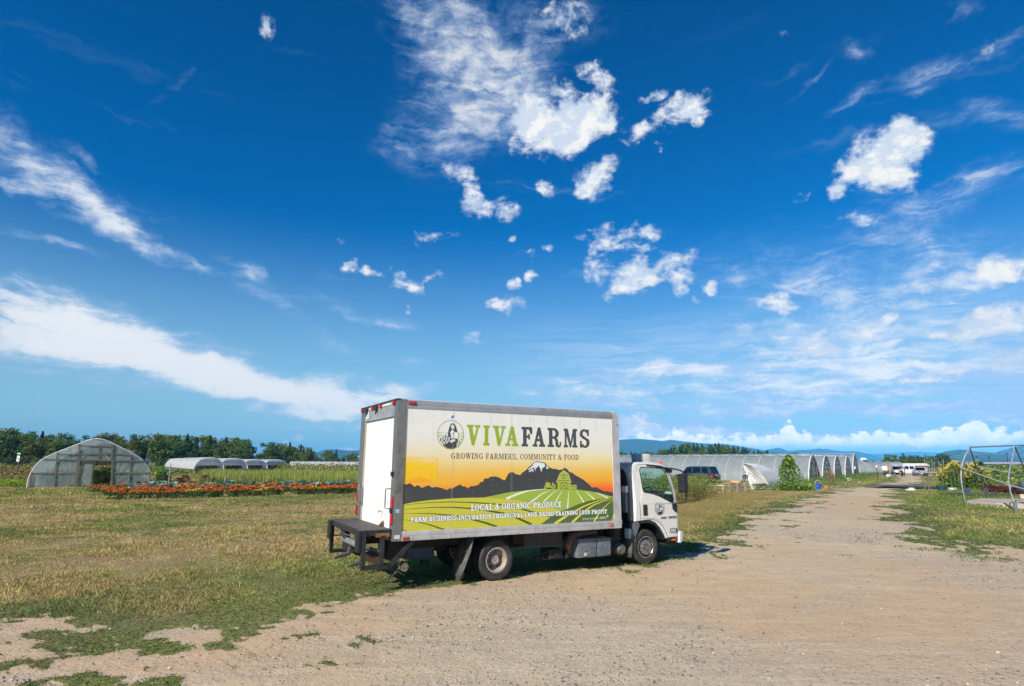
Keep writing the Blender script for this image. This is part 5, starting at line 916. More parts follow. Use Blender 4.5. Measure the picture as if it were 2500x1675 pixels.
patch('verge_weeds',[(38,54),(52,72),(66,93),(80,110),(92,96),(60,62),(42,46),(38,50)],30000,.5,.075,[(.09,.17,.03),(.12,.20,.035),(.07,.13,.03),(.19,.22,.05)],'green weeds and low crops along the right side of the road','weeds',15,.7)
patch('crop_field',[(42,52),(46,44),(60,50),(110,90),(150,150),(100,130),(60,75)],26000,1.35,.20,[(.09,.16,.03),(.16,.23,.03),(.07,.12,.03),(.24,.27,.05)],'green crop field beyond the sunflowers and the pipe frame','crop',16,.5)
def bush(name,x,y,h,r,n,s,pal,label,cat,seed,group=None,stems=6,cone=.0,scol=(.16,.13,.06),prof=None):
    R=np.random.RandomState(seed); t=thing(name,label,cat,(x,y,gz(x,y)),0,group)
    u=R.rand(n); rr=prof(u) if prof else np.sqrt(np.clip(1-(2*u-1)**2*.75,0,1))*(1-cone*u); a=R.rand(n)*6.28; q=np.sqrt(R.rand(n))*r*rr*(.75+.5*fbm2(a*1.3,u*5,2,seed))
    V,K=leafquads(np.c_[q*np.cos(a),q*np.sin(a),h*(.04+.96*u)],s,pal,seed=seed); qmesh('foliage',V,K,M['leaf'],t)
    m=MB()
    for k in range(stems): b=k*6.28/stems+R.rand(); m.tube([(.1*r*math.cos(b),.1*r*math.sin(b),0),(.25*r*math.cos(b),.25*r*math.sin(b),h*.4),(.5*r*math.cos(b),.5*r*math.sin(b),h*.85)],[.02,.016,.008],5)
    m.build('stems',plain('stem',scol),t); return t
DR=[(.13,.035,.03),(.20,.06,.045),(.09,.03,.03)]
for i in range(11):
    x,y=along((-35.6,53.2),(-27.5,58.2),i/10+rnd.uniform(-.03,.03)); bush('amaranth_plant',x,y+rnd.uniform(-.6,.6),rnd.uniform(.6,.95),.6,420,.06,DR,'dark red feathery amaranth in the clump beside the greenhouse','amaranth',i,'dark red amaranth beside the greenhouse',4,.3)
patch('verge_greens',[(24.5,37),(30,43),(37,53),(41,50),(36,41),(31,33),(26,29.5),(20.5,27),(20,30)],30000,.14,.035,[(.12,.20,.035),(.16,.24,.04),(.09,.15,.03),(.24,.24,.08)],'low green growth around the slab and the stakes right of the road','ground cover',17,.7)
# ---------------------------------------------------------------- greenhouses and tunnels
def plastic(name,c,al=.82,tr=.35,wr=1,rough=.45,stripe=None):
    def f(N):
        co=obj_co(N); n=N.noise(N.mapg(co,sc=(1,1,.35)),3.2*wr,5,.6,.8).outputs[0]; n2=N.noise(co,.7,3).outputs[0]; n3=N.noise(N.mapg(co,sc=(.3,.3,2.6)),5,3,.6).outputs[0]
        col=N.mix(N.mr(n2,.35,.65,0,.35),c,tuple(v*.72 for v in c)); col=N.mix(N.mr(n,.5,.62,0,.35),col,tuple(min(v*1.35,.85) for v in c)); col=N.mix(N.mr(n3,.45,.6,0,.22),col,tuple(v*.62 for v in c))
        d=pbsdf(N,col,rough,0,n,.8); t=N.node('ShaderNodeBsdfTranslucent',{'Color':col}).outputs[0]; m=N.node('ShaderNodeMixShader',{0:tr,1:d,2:t}).outputs[0]
        return N.node('ShaderNodeMixShader',{0:al,1:N.node('ShaderNodeBsdfTransparent').outputs[0],2:m}).outputs[0]
    return mat(name,f)
P_CLR=plastic('thin_clear_film',(.42,.50,.49),.60,.45); P_GRY=plastic('grey_greenhouse_film',(.40,.45,.46),.84,.45,.8); P_GAB=plastic('lightened_gable_film',(.60,.60,.57),.90,.65,.8); P_WHT=plastic('white_tunnel_film',(.78,.80,.82),.97,.5,.5); P_TENT=plain('white_row_cover',(.74,.73,.70),.8,0,.06,2,dirt=(.5,.47,.42),da=.3,bs=.2)  # P_GAB: film colour lightened, standing in for light through the shaded gables
WOOD=plain('weathered_timber',(.17,.145,.12),.85,0,.3,9,dirt=(.08,.07,.06),da=.6,bs=.5); PALE=plain('pale_batten',(.55,.55,.52),.6,0,.15); PIPE=plain('galvanised_pipe',(.42,.44,.45),.4,.6,.15)
PROF=[(-.07,0),(-.09,.69),(.09,1.36),(.39,1.99),(.8,2.4),(1.72,2.91),(2.66,3.38),(3.41,3.76),(4.0,4.0),(4.4,4.05),(4.82,3.98),(5.48,3.7),(6.37,3.24),(7.27,2.74),(7.95,2.32),(8.44,1.76),(8.69,1.24),(8.84,.3),(8.85,0)]
def smooth(P,k=2):
    P=[tuple(p) for p in P]
    for _ in range(k):
        Q=[P[0]]
        for a,b in zip(P[:-1],P[1:]): Q+=[tuple(a[i]*.75+b[i]*.25 for i in range(len(a))),tuple(a[i]*.25+b[i]*.75 for i in range(len(a)))]
        P=Q+[P[-1]]
    return P
def hoop_house():
    T=thing('greenhouse','large clear plastic hoop greenhouse with an open door, at left of the field','greenhouse',(-39.3,49.5,0),.5575); T.scale=(.966,1,1); Pf=smooth(PROF); L=14
    top=lambda u: np.interp(u,[p[0] for p in Pf[3:-3]],[p[1] for p in Pf[3:-3]])
    ny=29; ys=np.linspace(.06,L,ny); V=[];F=[]
    R=np.random.RandomState(3)
    for i,y in enumerate(ys):
        sag=.0 if i%2==0 else -.045
        for x,z in Pf:
            cx=4.4; V.append((x+(cx-x)*-sag*.02,y,max(z+(sag if z>1 else 0),0)))
    m=len(Pf)
    for i in range(ny-1):
        for j in range(m-1):
            if i in (9,10,11) and m*.66<j<m*.78 and (i*7+j)%3: continue
            F.append((i*m+j,i*m+j+1,(i+1)*m+j+1,(i+1)*m+j))
    MB().add(V,F).build('roof_film',P_CLR,T,True,60)
    for y in np.linspace(.05,L,12): MB().tube([(x,y+.02,z) for x,z in Pf[::2]+[Pf[-1]]],.03 if y>.1 else .055,6).build('hoop',PALE if y<.1 else PIPE,T,True)
    MB().tube([(4.4,.1,3.95),(4.4,L,3.95)],.03,6).tube([(1.7,.1,2.8),(1.7,L,2.8)],.02,5).tube([(7.2,.1,2.7),(7.2,L,2.7)],.02,5).build('purlin',PIPE,T)
    # torn flap of film on the far slope
    f=[(x+.1,y,top(x)+.12+.25*((i*5)%3)/3) for i,(x,y) in enumerate(((6.6,5.2),(7.1,5.6),(7.6,6.0),(8.0,6.4)))]; f2=[(x-.2,y+1.4,top(x)+.02) for x,y in ((6.6,5.2),(7.1,5.6),(7.6,6.0),(8.0,6.4))]
    MB().add(f+f2,[(0,1,5,4),(1,2,6,5),(2,3,7,6)]).build('torn_film',P_CLR,T)
    # end wall: film in bays, timber grid, open doorway
    def bay(P_,nm='end_film'): MB().sheet(P_,[],lambda u,w:(u,.0+.02*math.sin(u*9+w*3),w)).build(nm,P_CLR,T)
    lo=[p for p in Pf if p[0]<=3.3 and p[1]>.0 or p==Pf[0]]
    bay([p for p in Pf if p[0]<3.2]+[(3.2,top(3.2)),(3.3,0)]); bay([(3.2,top(3.2))]+[p for p in Pf if 3.2<p[0]<5.6]+[(5.6,top(5.6)),(5.65,2.25),(4.3,2.22),(3.2,2.2)]); bay([(5.6,top(5.6))]+[p for p in Pf if p[0]>5.6]+[(5.85,0)])
    def bm(n,pts,r): MB().tube([(u,-.03,w) for u,w in pts],r,sq=1).build(n,WOOD,T)
    for pts,r in (([(3.02,3.43),(5.6,3.40)],.05),([(1.72,2.66),(5.55,2.77)],.05),([(4.71,2.90),(7.1,2.64)],.035),([(.70,2.26),(8.05,2.18)],.05),([(.05,1.12),(3.25,1.14)],.05),([(5.75,1.14),(8.68,1.15)],.045)): bm('crossbar',pts,r)
    for pts,r in (([(1.64,2.85),(1.79,0)],.045),([(3.12,3.55),(3.22,2.2)],.05),([(3.20,2.25),(3.27,0)],.11),([(4.59,3.40),(4.66,2.34)],.05),([(5.54,3.55),(5.62,2.2)],.055),([(5.68,2.2),(5.88,0)],.07),([(7.05,2.72),(7.2,0)],.045),([(.10,1.2),(.12,0)],.07),([(8.72,1.2),(8.78,0)],.06)): bm('post',pts,r)
    MB().tube([(3.1,-.03,1.03),(.2,-.03,1.05)],.02,4).tube([(4.3,-.05,2.20),(5.66,-.05,2.16)],.03,4).tube([(5.70,-.05,2.1),(5.72,-.05,1.4),(5.80,-.05,.7),(5.82,-.05,.0)],.05,5).tube([(3.3,-.05,2.3),(3.9,-.05,2.85)],.015,4).tube([(4.9,-.05,2.9),(5.5,-.05,2.2)],.02,4).build('pale_batten',PALE,T)
    D=MB(); D.tube([(3.42,-.08,.02),(3.50,-.08,2.12)],.055,sq=1).tube([(3.45,-.08,2.10),(4.32,-.08,2.04)],.055,sq=1).tube([(4.42,-.08,.02),(4.32,-.08,2.06)],.05,sq=1).tube([(3.42,-.08,.06),(4.42,-.08,.06)],.05,sq=1)
    d=D.build('door',plain('dark_door_frame',(.04,.06,.055),.7),T); MB().add([(3.45,-.07,.05),(4.42,-.07,.05),(4.32,-.07,2.05),(3.5,-.07,2.08)],[(0,1,2,3)]).build('door_film',P_CLR,d); MB().tube([(3.7,-.09,1.1),(4.35,-.09,.1)],.012,4).tube([(3.6,-.09,.75),(4.2,-.09,.08)],.01,4).tube([(3.85,-.09,1.05),(4.35,-.09,.4)],.01,4).build('film_crease',PALE,d)
    return T
H=hoop_house()
def hw(u,v): c,s=math.cos(.5575),math.sin(.5575); u*=.966; return (-39.3+u*c-v*s,49.5+u*s+v*c)
for i in range(9):
    x,y=hw(4.55+.5*(i%3)+rnd.uniform(-.1,.1),.7+1.1*(i//3)); bush('tomato_plant',x,y,rnd.uniform(1.1,1.75),.42,520,.06,[(.08,.16,.025),(.12,.21,.035),(.16,.22,.05)],'leafy tomato vine inside the open door of the greenhouse','tomato plant',40+i,'tomato vines inside the greenhouse',4)
for i in range(10):
    u=(1.0,2.2,6.6,7.7)[i%4]; x,y=hw(u,1.2+2.0*(i//4)); bush('tomato_plant',x,y,rnd.uniform(.9,1.3),.5,300,.09,[(.06,.13,.03),(.09,.16,.04)],'leafy vine behind the film of the greenhouse wall','tomato plant',60+i,'vines behind the greenhouse film',3)
n_=MB(); x0,y0=hw(4.9,3.2)
for k in range(9): a=hw(4.6+k*.13,2.9); n_.tube([(a[0],a[1],.7),(a[0]+.04,a[1],2.0)],.008,4)
for k in range(8): a,b=hw(4.6,2.9),hw(5.65,2.9); n_.tube([(a[0],a[1],.9+k*.14),(b[0],b[1],.92+k*.14)],.007,4)
tag(n_.build('trellis_net',plain('orange_net',(.6,.12,.05))),'orange plastic trellis net hanging behind the greenhouse doorway','net')
def arch(W,H_,n=14,pw=1.0): return [(W/2-W/2*math.cos(math.pi*i/n),H_*math.sin(math.pi*i/n)**pw) for i in range(n+1)]
def tunnel(x,y,rz,W,H_,L,hoops,film,label,name='tunnel_greenhouse',group=None,z0=.0,prof=None,lean=.02,leg=0,cat='tunnel'):
    T=thing(name,label,cat,(x,y,gz(x,y)),rz,group); P=prof or arch(W,H_); ny=hoops*2-1; V=[];F=[];m=len(P)   # length along local +y
    for i in range(ny):
        s=-.05 if i%2 else 0
        for u,w in P: V.append((W/2+(u-W/2)*(1+s*.4),i*L/(ny-1),leg+max(0,w*(1+s))))
    for i in range(ny-1):
        for j in range(m-1): F.append((i*m+j,i*m+j+1,(i+1)*m+j+1,(i+1)*m+j))
    MB().add(V,F).build('film',film,T,True,60)
    hp=MB()
    for k in range(hoops): y_=k*L/(hoops-1); hp.tube([(0,y_,0)]+[(W/2+(u-W/2)*1.004,y_,leg+w*1.008) for u,w in P]+[(W,y_,0)] if leg else [(W/2+(u-W/2)*1.004,y_,w*1.008) for u,w in P],.022,5)
    hp.parts('hoop',PALE,T); return T
ax=(-50,75); rz=math.atan2(ax[1],ax[0])-math.pi/2; lab=('leftmost white tunnel with open arched front in the row of four','second white tunnel from the left in the row of four','third white tunnel from the left in the row of four','rightmost white tunnel with open arched front in the row of four')
for i,(x,Y,W_,H_) in enumerate(((-62.4,125,5.0,2.45),(-62.0,135,5.4,2.35),(-61.9,146,5.2,2.2),(-61.1,157,5.8,2.2))):
    c,s=math.cos(rz),math.sin(rz); 
    W2=W_*1.12; tunnel(x-W2/2*c,Y-W2/2*s,rz,W2,H_,88-i*6,34,P_WHT,lab[i],group='row of four white tunnels',leg=.55)
    for k in range(4): bx,by=x+(k-1.5)*1.0*c-s*2.5,Y+(k-1.5)*1.0*s+c*2.5; bush('berry_bush',bx,by,1.25,.85,260,.16,[(.09,.13,.035),(.14,.15,.05),(.07,.11,.03)],'dark green berry bush standing in the mouth of a white tunnel','bush',90+i*4+k,'berry bushes in the mouths of the tunnels',3)
tunnel(-38,163,math.pi/2+.02,5,2.1,22,16,P_WHT,'long low white tunnel beyond the field just left of the truck box',leg=.25,name='low_tunnel')
tunnel(-14,163.5,math.pi/2+.02,5,2.1,24,16,P_WHT,'long low white tunnel hidden behind the truck box',leg=.25,name='low_tunnel')
def gothic(W,H_,n=9):
    a=[]
    for i in range(n+1): t=i/n; a.append((W/2*(1-math.cos(t*math.pi/2*.92))/(1-math.cos(math.pi/2*.92)),H_*math.sin(t*math.pi/2*1.0)**.92))
    a=[(W/2*(t_/n)**1.75*1.0,H_*(1-(1-t_/n)**1.35)) for t_ in range(n+1)]
    return a+[(W-u,w) for u,w in a[-2::-1]]
AX=math.radians(180-38); GR=AX-math.pi/2
def gothic_house(x,y,L,hoops,label,door=False,W=6,Hh=3.05):
    P=gothic(W,Hh); c,s=math.cos(GR),math.sin(GR)
    T=tunnel(x,y,GR,W,Hh,L,hoops,P_GRY,label,'greenhouse','row of grey gothic greenhouses',prof=P,cat='greenhouse')
    # end wall; local x runs across the gable, y along the house
    if not door: MB().sheet(P,[],lambda u,w:(u,-.01+.05*math.sin(u*4+w*2),w)).build('end_wall',P_GAB,T)
    else:
        op=[(1.95,0),(4.15,0),(4.15,2.0),(3.9,2.45),(2.2,2.45),(1.95,2.0)]
        MB().sheet([p for p in P if p[0]<=1.95]+[(1.95,2.25),(1.95,0)],[],lambda u,w:(u,0,w)).build('end_wall',P_GAB,T); MB().sheet([(4.15,0),(4.15,2.25)]+[p for p in P if p[0]>=4.15],[],lambda u,w:(u,0,w)).build('end_wall',P_GAB,T); MB().sheet([(1.95,2.05)]+[p for p in P if 1.95<p[0]<4.15]+[(4.15,2.05)],[],lambda u,w:(u,0,w)).build('end_wall',P_GAB,T)
        f=MB()
        for pts in ([(1.95,0),(2.0,2.3)],[(4.15,0),(4.05,2.3)],[(1.95,2.05),(4.15,2.05)],[(1.95,.75),(4.15,.75)],[(2.5,2.05),(2.6,2.75)],[(3.6,2.05),(3.5,2.75)],[(.9,0),(.95,1.5)],[(5.1,0),(5.05,1.5)]): f.tube([(u,-.05,w) for u,w in pts],.05,sq=1)
        f.build('door_frame',WOOD,T); MB().add([(2.0,.3,0),(4.1,.3,0),(4.1,.3,2.0),(2.0,.3,2.0)],[(0,1,2,3)]).build('door',P_GAB,T); MB().tube([(4.2,-.08,.1),(4.35,-.08,1.6)],.05,5).build('pink_rope',plain('pink_cloth',(.5,.22,.18)),T)
    MB().tube([(u,-.02,w*1.01) for u,w in P],.07,6).build('end_hoop',PALE,T)
    for u,w in ((W*.36,1.55),(W*.52,2.1),(W*.66,1.5)): MB().box(u,-.12,w,u+.4,-.02,w+.10).build('vent_flap',PALE,T)
    MB().tube([(W/2,-.1,Hh+.02),(W/2,L,Hh+.02)],.02,5).build('ridge',PIPE,T)
    fs=MB()
    for k in range(6): y0_=rnd.uniform(.5,L-3); fs.tube([(.25,y0_,.9+.1*k),(.75,y0_+1.2,1.5),(1.15,y0_+2.4,1.8+.1*k)],.018,4)
    fs.build('film_fold',PALE,T)
for i,(x,y,L,hn,lb) in enumerate(((33.05,67.4,46,26,'long grey greenhouse with framed door, nearest in the row of gothic greenhouses'),(37.6,73.2,30,18,'second grey gothic greenhouse from the road side door end'),(42.0,78.8,30,18,'middle grey gothic greenhouse of the row of five'),(46.6,84.5,30,18,'fourth grey gothic greenhouse, just before the farthest tall one'),(51.0,90.3,30,18,'farthest tall grey gothic greenhouse of the row'))):
    gothic_house(x,y,L,hn,lb,i==0,Hh=3.05+.1*(i==4)*4)
# low greenhouses beyond
tunnel(72.5,122,math.radians(88),7.5,2.4,12,7,P_GRY,'low grey greenhouse beyond the tall ones, nearer of two',group='low grey greenhouses',name='greenhouse',cat='greenhouse'); tunnel(84,128,math.radians(88),7.5,2.3,11,7,P_GRY,'low grey greenhouse beyond the tall ones, farther right of two',group='low grey greenhouses',name='greenhouse',cat='greenhouse')
# white row-cover tent
def tent():
    T=thing('row_cover_tent','small white fabric covered hoop tent beside the pallets','tent',(19.3,50.4,.14),math.atan2(1.6,6.4)-.0)
    P=[(0,0),(.12,1.0),(.35,1.62),(.35,1.95)]
    # quarter-barrel shape: tall edge at the left, curved roof falling to the right
    cur=[(0.02,2.12),(.7,2.05),(1.3,1.82),(1.85,1.45),(2.35,.95),(2.75,.35),(2.85,.0)]
    cur=smooth([(u*.87,w) for u,w in cur]); V=[];m=len(cur)
    for k,(dy,dx,dz) in enumerate(((0,0,0),(1.6,1.6,.03),(3.2,3.2,.0),(4.8,4.7,-.05))):
        for u,w in cur: V.append((u+dx+(u*.08*k),dy,max(w+dz,0)+(.03*math.sin(u*9) if k in(1,2) else 0)))
    F=[(i*m+j,i*m+j+1,(i+1)*m+j+1,(i+1)*m+j) for i in range(3) for j in range(m-1)]
    MB().add(V,F).build('roof_cover',P_TENT,T,True,60)
    Bp=[cur[i] for i in range(1,len(cur),2)]+[(u,0) for u in (2.1,1.75,1.4,1.1,.82,.55)]; V=[(.02,0,2.12)]+[(u,-.09 if i%2 else .03,w) for i,(u,w) in enumerate(Bp)]
    for t_ in (.5,): V+=[(.02+(u-.02)*t_,(-.11 if i%2 else .05),2.12+(w-2.12)*t_) for i,(u,w) in enumerate(Bp)]
    k=len(Bp); MB().add(V,[(0,k+1+i,k+2+i) for i in range(k-1)]+[(k+1+i,1+i,2+i,k+2+i) for i in range(k-1)]).build('front_cover',P_TENT,T)
    MB().tube([(u,-.03,w) for u,w in cur],.035,5).build('front_hoop',PALE,T); MB().tube([(.12,-.04,1.55),(1.0,-.05,1.15),(1.9,-.05,.3)],.02,4).build('seam_tape',PALE,T)
tent()
# ---------------------------------------------------------------- cars
def car(name,label,cat,x,y,head,paint,L=4.7,Wd=1.9,Hh=1.75,kind='suv',group=None,sc=1,glassm=None):
    T=thing(name,label,cat,(x,y,gz(x,y)),head,group); T.scale=(sc,)*3; g=glassm or M['carglass']; w=Wd/2; zb=.30; belt=Hh*.58      # local x forward
    hood=belt-.05
    st=[(-L/2,.80,.55,belt-.12),(-L/2+.06,.93,.42,belt-.02),(-L/2+.5,1,.32,belt),(-.2,1,.30,belt),(L*.20,1,.30,belt-.01),(L/2-.55,.97,.32,hood-.06),(L/2-.10,.90,.36,hood-.16),(L/2,.78,.48,hood-.30)]
    m=MB(); V=[]
    for xx,k,z0,z1 in st:
        ww=w*k; V+=[(xx,-ww*.93,z0),(xx,-ww,z0+.18),(xx,-ww*1.01,(z0+z1)/2+.05),(xx,-ww*.97,z1-.06),(xx,-ww*.88,z1),(xx,ww*.88,z1),(xx,ww*.97,z1-.06),(xx,ww*1.01,(z0+z1)/2+.05),(xx,ww,z0+.18),(xx,ww*.93,z0)]
    n=10; F=[(i*n+j,i*n+(j+1)%n,(i+1)*n+(j+1)%n,(i+1)*n+j) for i in range(len(st)-1) for j in range(n)]+[tuple(range(n))[::-1],tuple(range((len(st)-1)*n,len(st)*n))]
    m.add(V,F).build('body',paint,T,True,50)
    cab_=[(-L/2+.10,belt-.02),(-L/2+.38,Hh-.10),(-L/2+.7,Hh),(L*.06,Hh),(L*.13,Hh-.06),(L*.30,belt-.03)] if kind!='pickup' else [(-L*.17,belt-.02),(-L*.13,Hh-.06),(-L*.08,Hh),(L*.08,Hh),(L*.13,Hh-.06),(L*.27,belt-.03)]
    V=[]
    for xx,z in cab_:
        t=(z-belt)/(Hh-belt); V+=[(xx,-w*(.90-.14*t),z),(xx,w*(.90-.14*t),z)]
    k=len(cab_); F=[(2*i,2*i+1,2*i+3,2*i+2) for i in range(k-1)]+[tuple(2*i for i in range(k)),tuple(2*i+1 for i in range(k))[::-1]]
    MB().add(V,F).build('cabin',paint,T,False)
    yw=lambda z,s:(w*(.90-.14*(z-belt)/(Hh-belt))+.006)*s
    xa,xb=cab_[1][0]+.10,cab_[-1][0]-.22; wins=[(xa+.05,xa+(xb-xa)*.26),(xa+(xb-xa)*.31,xa+(xb-xa)*.60),(xa+(xb-xa)*.64,xb)] if kind!='pickup' else [(xa,xa+(xb-xa)*.42),(xa+(xb-xa)*.48,xb)]
    for s in (-1,1):
        for i,(a,b) in enumerate(wins):
            zt,z0=Hh-.12,belt+.04; la=a-(-.06) if i else a+.12; lb=b-(.0 if i<len(wins)-1 else .42)
            MB().add([(a,yw(z0,s),z0),(b,yw(z0,s),z0),(lb,yw(zt,s),zt),(la,yw(zt,s),zt)],[(0,1,2,3)]).build('side_window',g,T)
        for a in (L*.0,-L*.22): MB().box(a,yw(belt,s)*1.09-.012,belt-.15,a+.18,yw(belt,s)*1.09+.012,belt-.12).build('door_handle',PIPE,T)
        q=MB().box(L*.17,s*(w+.0),belt+.02,L*.21,s*(w+.17),belt+.16,.02); q.build('side_mirror',paint,T)
        for xx in (-L*.30,L*.31):
            wh=thing('wheel',None,None,(xx,s*(w-.11),.36)); wh.parent=T; MB().lathe([(.2,-.11),(.34,-.12),(.36,-.08),(.36,.08),(.34,.12),(.2,.11)],axis='Y',n=24).build('tyre',M['rubber'],wh,True); MB().lathe([(.21,s*.10),(.19,s*.06),(.06,s*.09),(0,s*.09)],axis='Y',n=16).build('rim',PIPE,wh,True)
            MB().lathe([(.42,-.13),(.42,.115)],(xx,s*(w-.11),.37),'Y',24).build('wheel_arch',M['plasticb'],T)
        MB().box(-L/2-.015,s*w*.62,belt-.36,-L/2+.22,s*w*.97,belt-.12,.03).build('tail_lamp',M['red'],T); MB().box(L/2-.22,s*w*.50,hood-.40,L/2-.015,s*w*.87,hood-.24,.03).build('headlight',M['clear'],T)
    f=lambda t:(cab_[-1][0]+(cab_[-2][0]-cab_[-1][0])*t+.012,cab_[-1][1]+(cab_[-2][1]-cab_[-1][1])*t)
    a,b=f(.10),f(.92); MB().add([(a[0],-w*.80,a[1]),(a[0],w*.80,a[1]),(b[0],w*.70,b[1]),(b[0],-w*.70,b[1])],[(0,1,2,3)]).build('windscreen',g,T)
    r=lambda t:(cab_[0][0]+(cab_[1][0]-cab_[0][0])*t-.012,cab_[0][1]+(cab_[1][1]-cab_[0][1])*t); a,b=r(.12),r(.9); MB().add([(a[0],-w*.78,a[1]),(a[0],w*.78,a[1]),(b[0],w*.68,b[1]),(b[0],-w*.68,b[1])],[(0,1,2,3)]).build('rear_window',g,T)
    MB().box(L/2-.06,-w*.40,hood-.52,L/2+.012,w*.40,hood-.26,.02).build('grille',M['plasticb'],T); MB().box(L/2-.1,-w*.86,.38,L/2+.05,w*.86,.55,.04).box(-L/2-.06,-w*.86,.42,-L/2+.1,w*.86,.60,.04).build('bumper',M['plasticb'],T); MB().box(L/2+.051,-.22,.44,L/2+.06,.22,.54).box(-L/2-.03,-.2,.85,-L/2-.012,.2,.95).build('number_plate',M['white'],T)
    if kind=='suv':
        rr=MB()
        for s in (-1,1): rr.tube([(-L*.33,s*w*.62,Hh+.05),(L*.05,s*w*.62,Hh+.05)],.022,5)
        rr.tube([(-L*.22,-w*.62,Hh+.06),(-L*.22,w*.62,Hh+.06)],.02,5); rr.build('roof_rack',PIPE,T); MB().box(-L/2+.22,-w*.68,Hh-.08,-L/2+.5,w*.68,Hh-.02,.02).build('spoiler',paint,T)
    return T
def carpaint(n,c): return plain(n,c,.25,.3,.03,2,**{'Coat Weight':.6})
h=math.pi-math.radians(46)
car('suv','dark grey four door suv with red tail lamps parked before the long greenhouse','suv',20.7,67.6,h,carpaint('dark_grey_car_paint',(.042,.045,.052)),4.75,1.92,1.82)
to=math.atan2(-108,-73)
car('suv','small grey suv facing the camera at the end of the dirt road','suv',69.0,108,to+.08,carpaint('grey_car_paint',(.20,.22,.24)),4.5,1.85,1.5)
car('pickup_truck','silver pickup facing the camera on the right of the road end','pickup',66.2,98,to+.12,carpaint('silver_car_paint',(.50,.48,.47)),5.2,1.98,1.66,'pickup',sc=.86)
car('pickup_truck','white pickup partly hidden between the silver pickup and the small grey suv','pickup',69.8,106,to-math.pi/2+.35,carpaint('white_car_paint',(.7,.72,.72)),5.2,1.9,1.6,'pickup')
# ---------------------------------------------------------------- pallets, crates and clutter by the tent
def at_(x,y): return (x,y,gz(x,y))
PW_=plain('pallet_wood',(.36,.27,.20),.85,0,.5,7,dirt=(.10,.085,.08),da=.7)
def pallet(z,i,x=17.35,y=46.7,rz=-.35,label=None):
    T=thing('pallet',label,'pallet',(x+.03*(i%2),y,gz(x,y)+z),rz+.05*((i*7)%3-1),'wooden pallets stacked by the tent')
    m=MB()
    for k in range(6): m.box(-.62,-.5+k*.175,.10,.62,-.38+k*.175,.122)
    m.parts('top_board',PW_,T); m=MB()
    for yy in (-.5,-.06,.42):
        for xx in (-.62,-.08,.46): m.box(xx,yy,.022,xx+.16,yy+.08,.10)
    m.parts('block',PW_,T); m=MB()
    for k in range(3): m.box(-.62,-.5+k*.44,0,.62,-.40+k*.44,.02)
    m.parts('bottom_board',PW_,T)
for i,lb in enumerate(('grey pallet at the bottom of the stack by the white tent','second pallet from the bottom of the stack','third pallet from the bottom of the stack','fourth pallet from the bottom of the stack','top pallet of the stack under the orange boards')): pallet(i*.145,i,label=lb)
pallet(0,3,15.3,47.9,.2,'low pallet lying left of the pallet stack'); pallet(.128,2,15.3,47.9,.3,'upper pallet leaning left of the pallet stack')
c=thing('wooden_crate','orange wooden crate lying on top of the pallet stack','crate',(17.25,46.7,gz(17.25,46.7)+.645),-.4); MB().box(-.35,-.2,0,.35,.2,.03).box(-.35,-.2,.03,-.32,.2,.22).box(.32,-.2,.03,.35,.2,.22).box(-.35,-.2,.04,.35,-.17,.11).box(-.35,-.2,.14,.35,-.17,.21).box(-.35,.17,.04,.35,.2,.21).build('boards',plain('orange_wood',(.6,.28,.10)),c)
c=thing('dolly','black two wheeled dolly leaning against the white tent','dolly',(18.0,47.0,gz(18,47)+.64),.4); MB().tube([(-.2,0,0),(.15,0,.62),(.35,0,.62),(.0,0,0)],.03,6).build('frame',M['black'],c)
for xx in (.05,.3): MB().lathe([(.10,-.03),(.14,-.03),(.14,.03),(.10,.03)],(xx,-.05,.5),'Y',18).build('wheel',M['rubber'],c,True)
for i,(x,y,lb) in enumerate(((14.6,49.2,'red plastic tray on the ground left of the pallets'),(15.2,49.3,'red plastic tray beside the white board behind the weeds'))): t=MB().box(-.45,-.25,.35,.45,.25,.38).box(-.45,-.25,.38,.45,-.22,.58).box(-.45,.22,.38,.45,.25,.58).box(-.45,-.25,.38,-.42,.25,.58).box(.42,-.25,.38,.45,.25,.58).tube([(-.4,0,0),(-.4,0,.36)],.02).tube([(.4,0,0),(.4,0,.36)],.02).build('tray',plain('red_plastic',(.6,.07,.04),.4)); t.location=at_(x,y); tag(t,lb,'tray','red plastic trays')
b=MB().box(-1.0,-.5,.40,1.0,.5,.45).box(-.95,-.45,0,-.88,-.38,.4).box(.88,-.45,0,.95,-.38,.4).box(-.95,.38,0,-.88,.45,.4).box(.88,.38,0,.95,.45,.4).build('bench_table',plain('pale_board',(.55,.50,.42))); b.location=at_(16.2,49.2); b.rotation_euler=(0,0,-.4); tag(b,'pale board table standing behind the pallet stack','table')
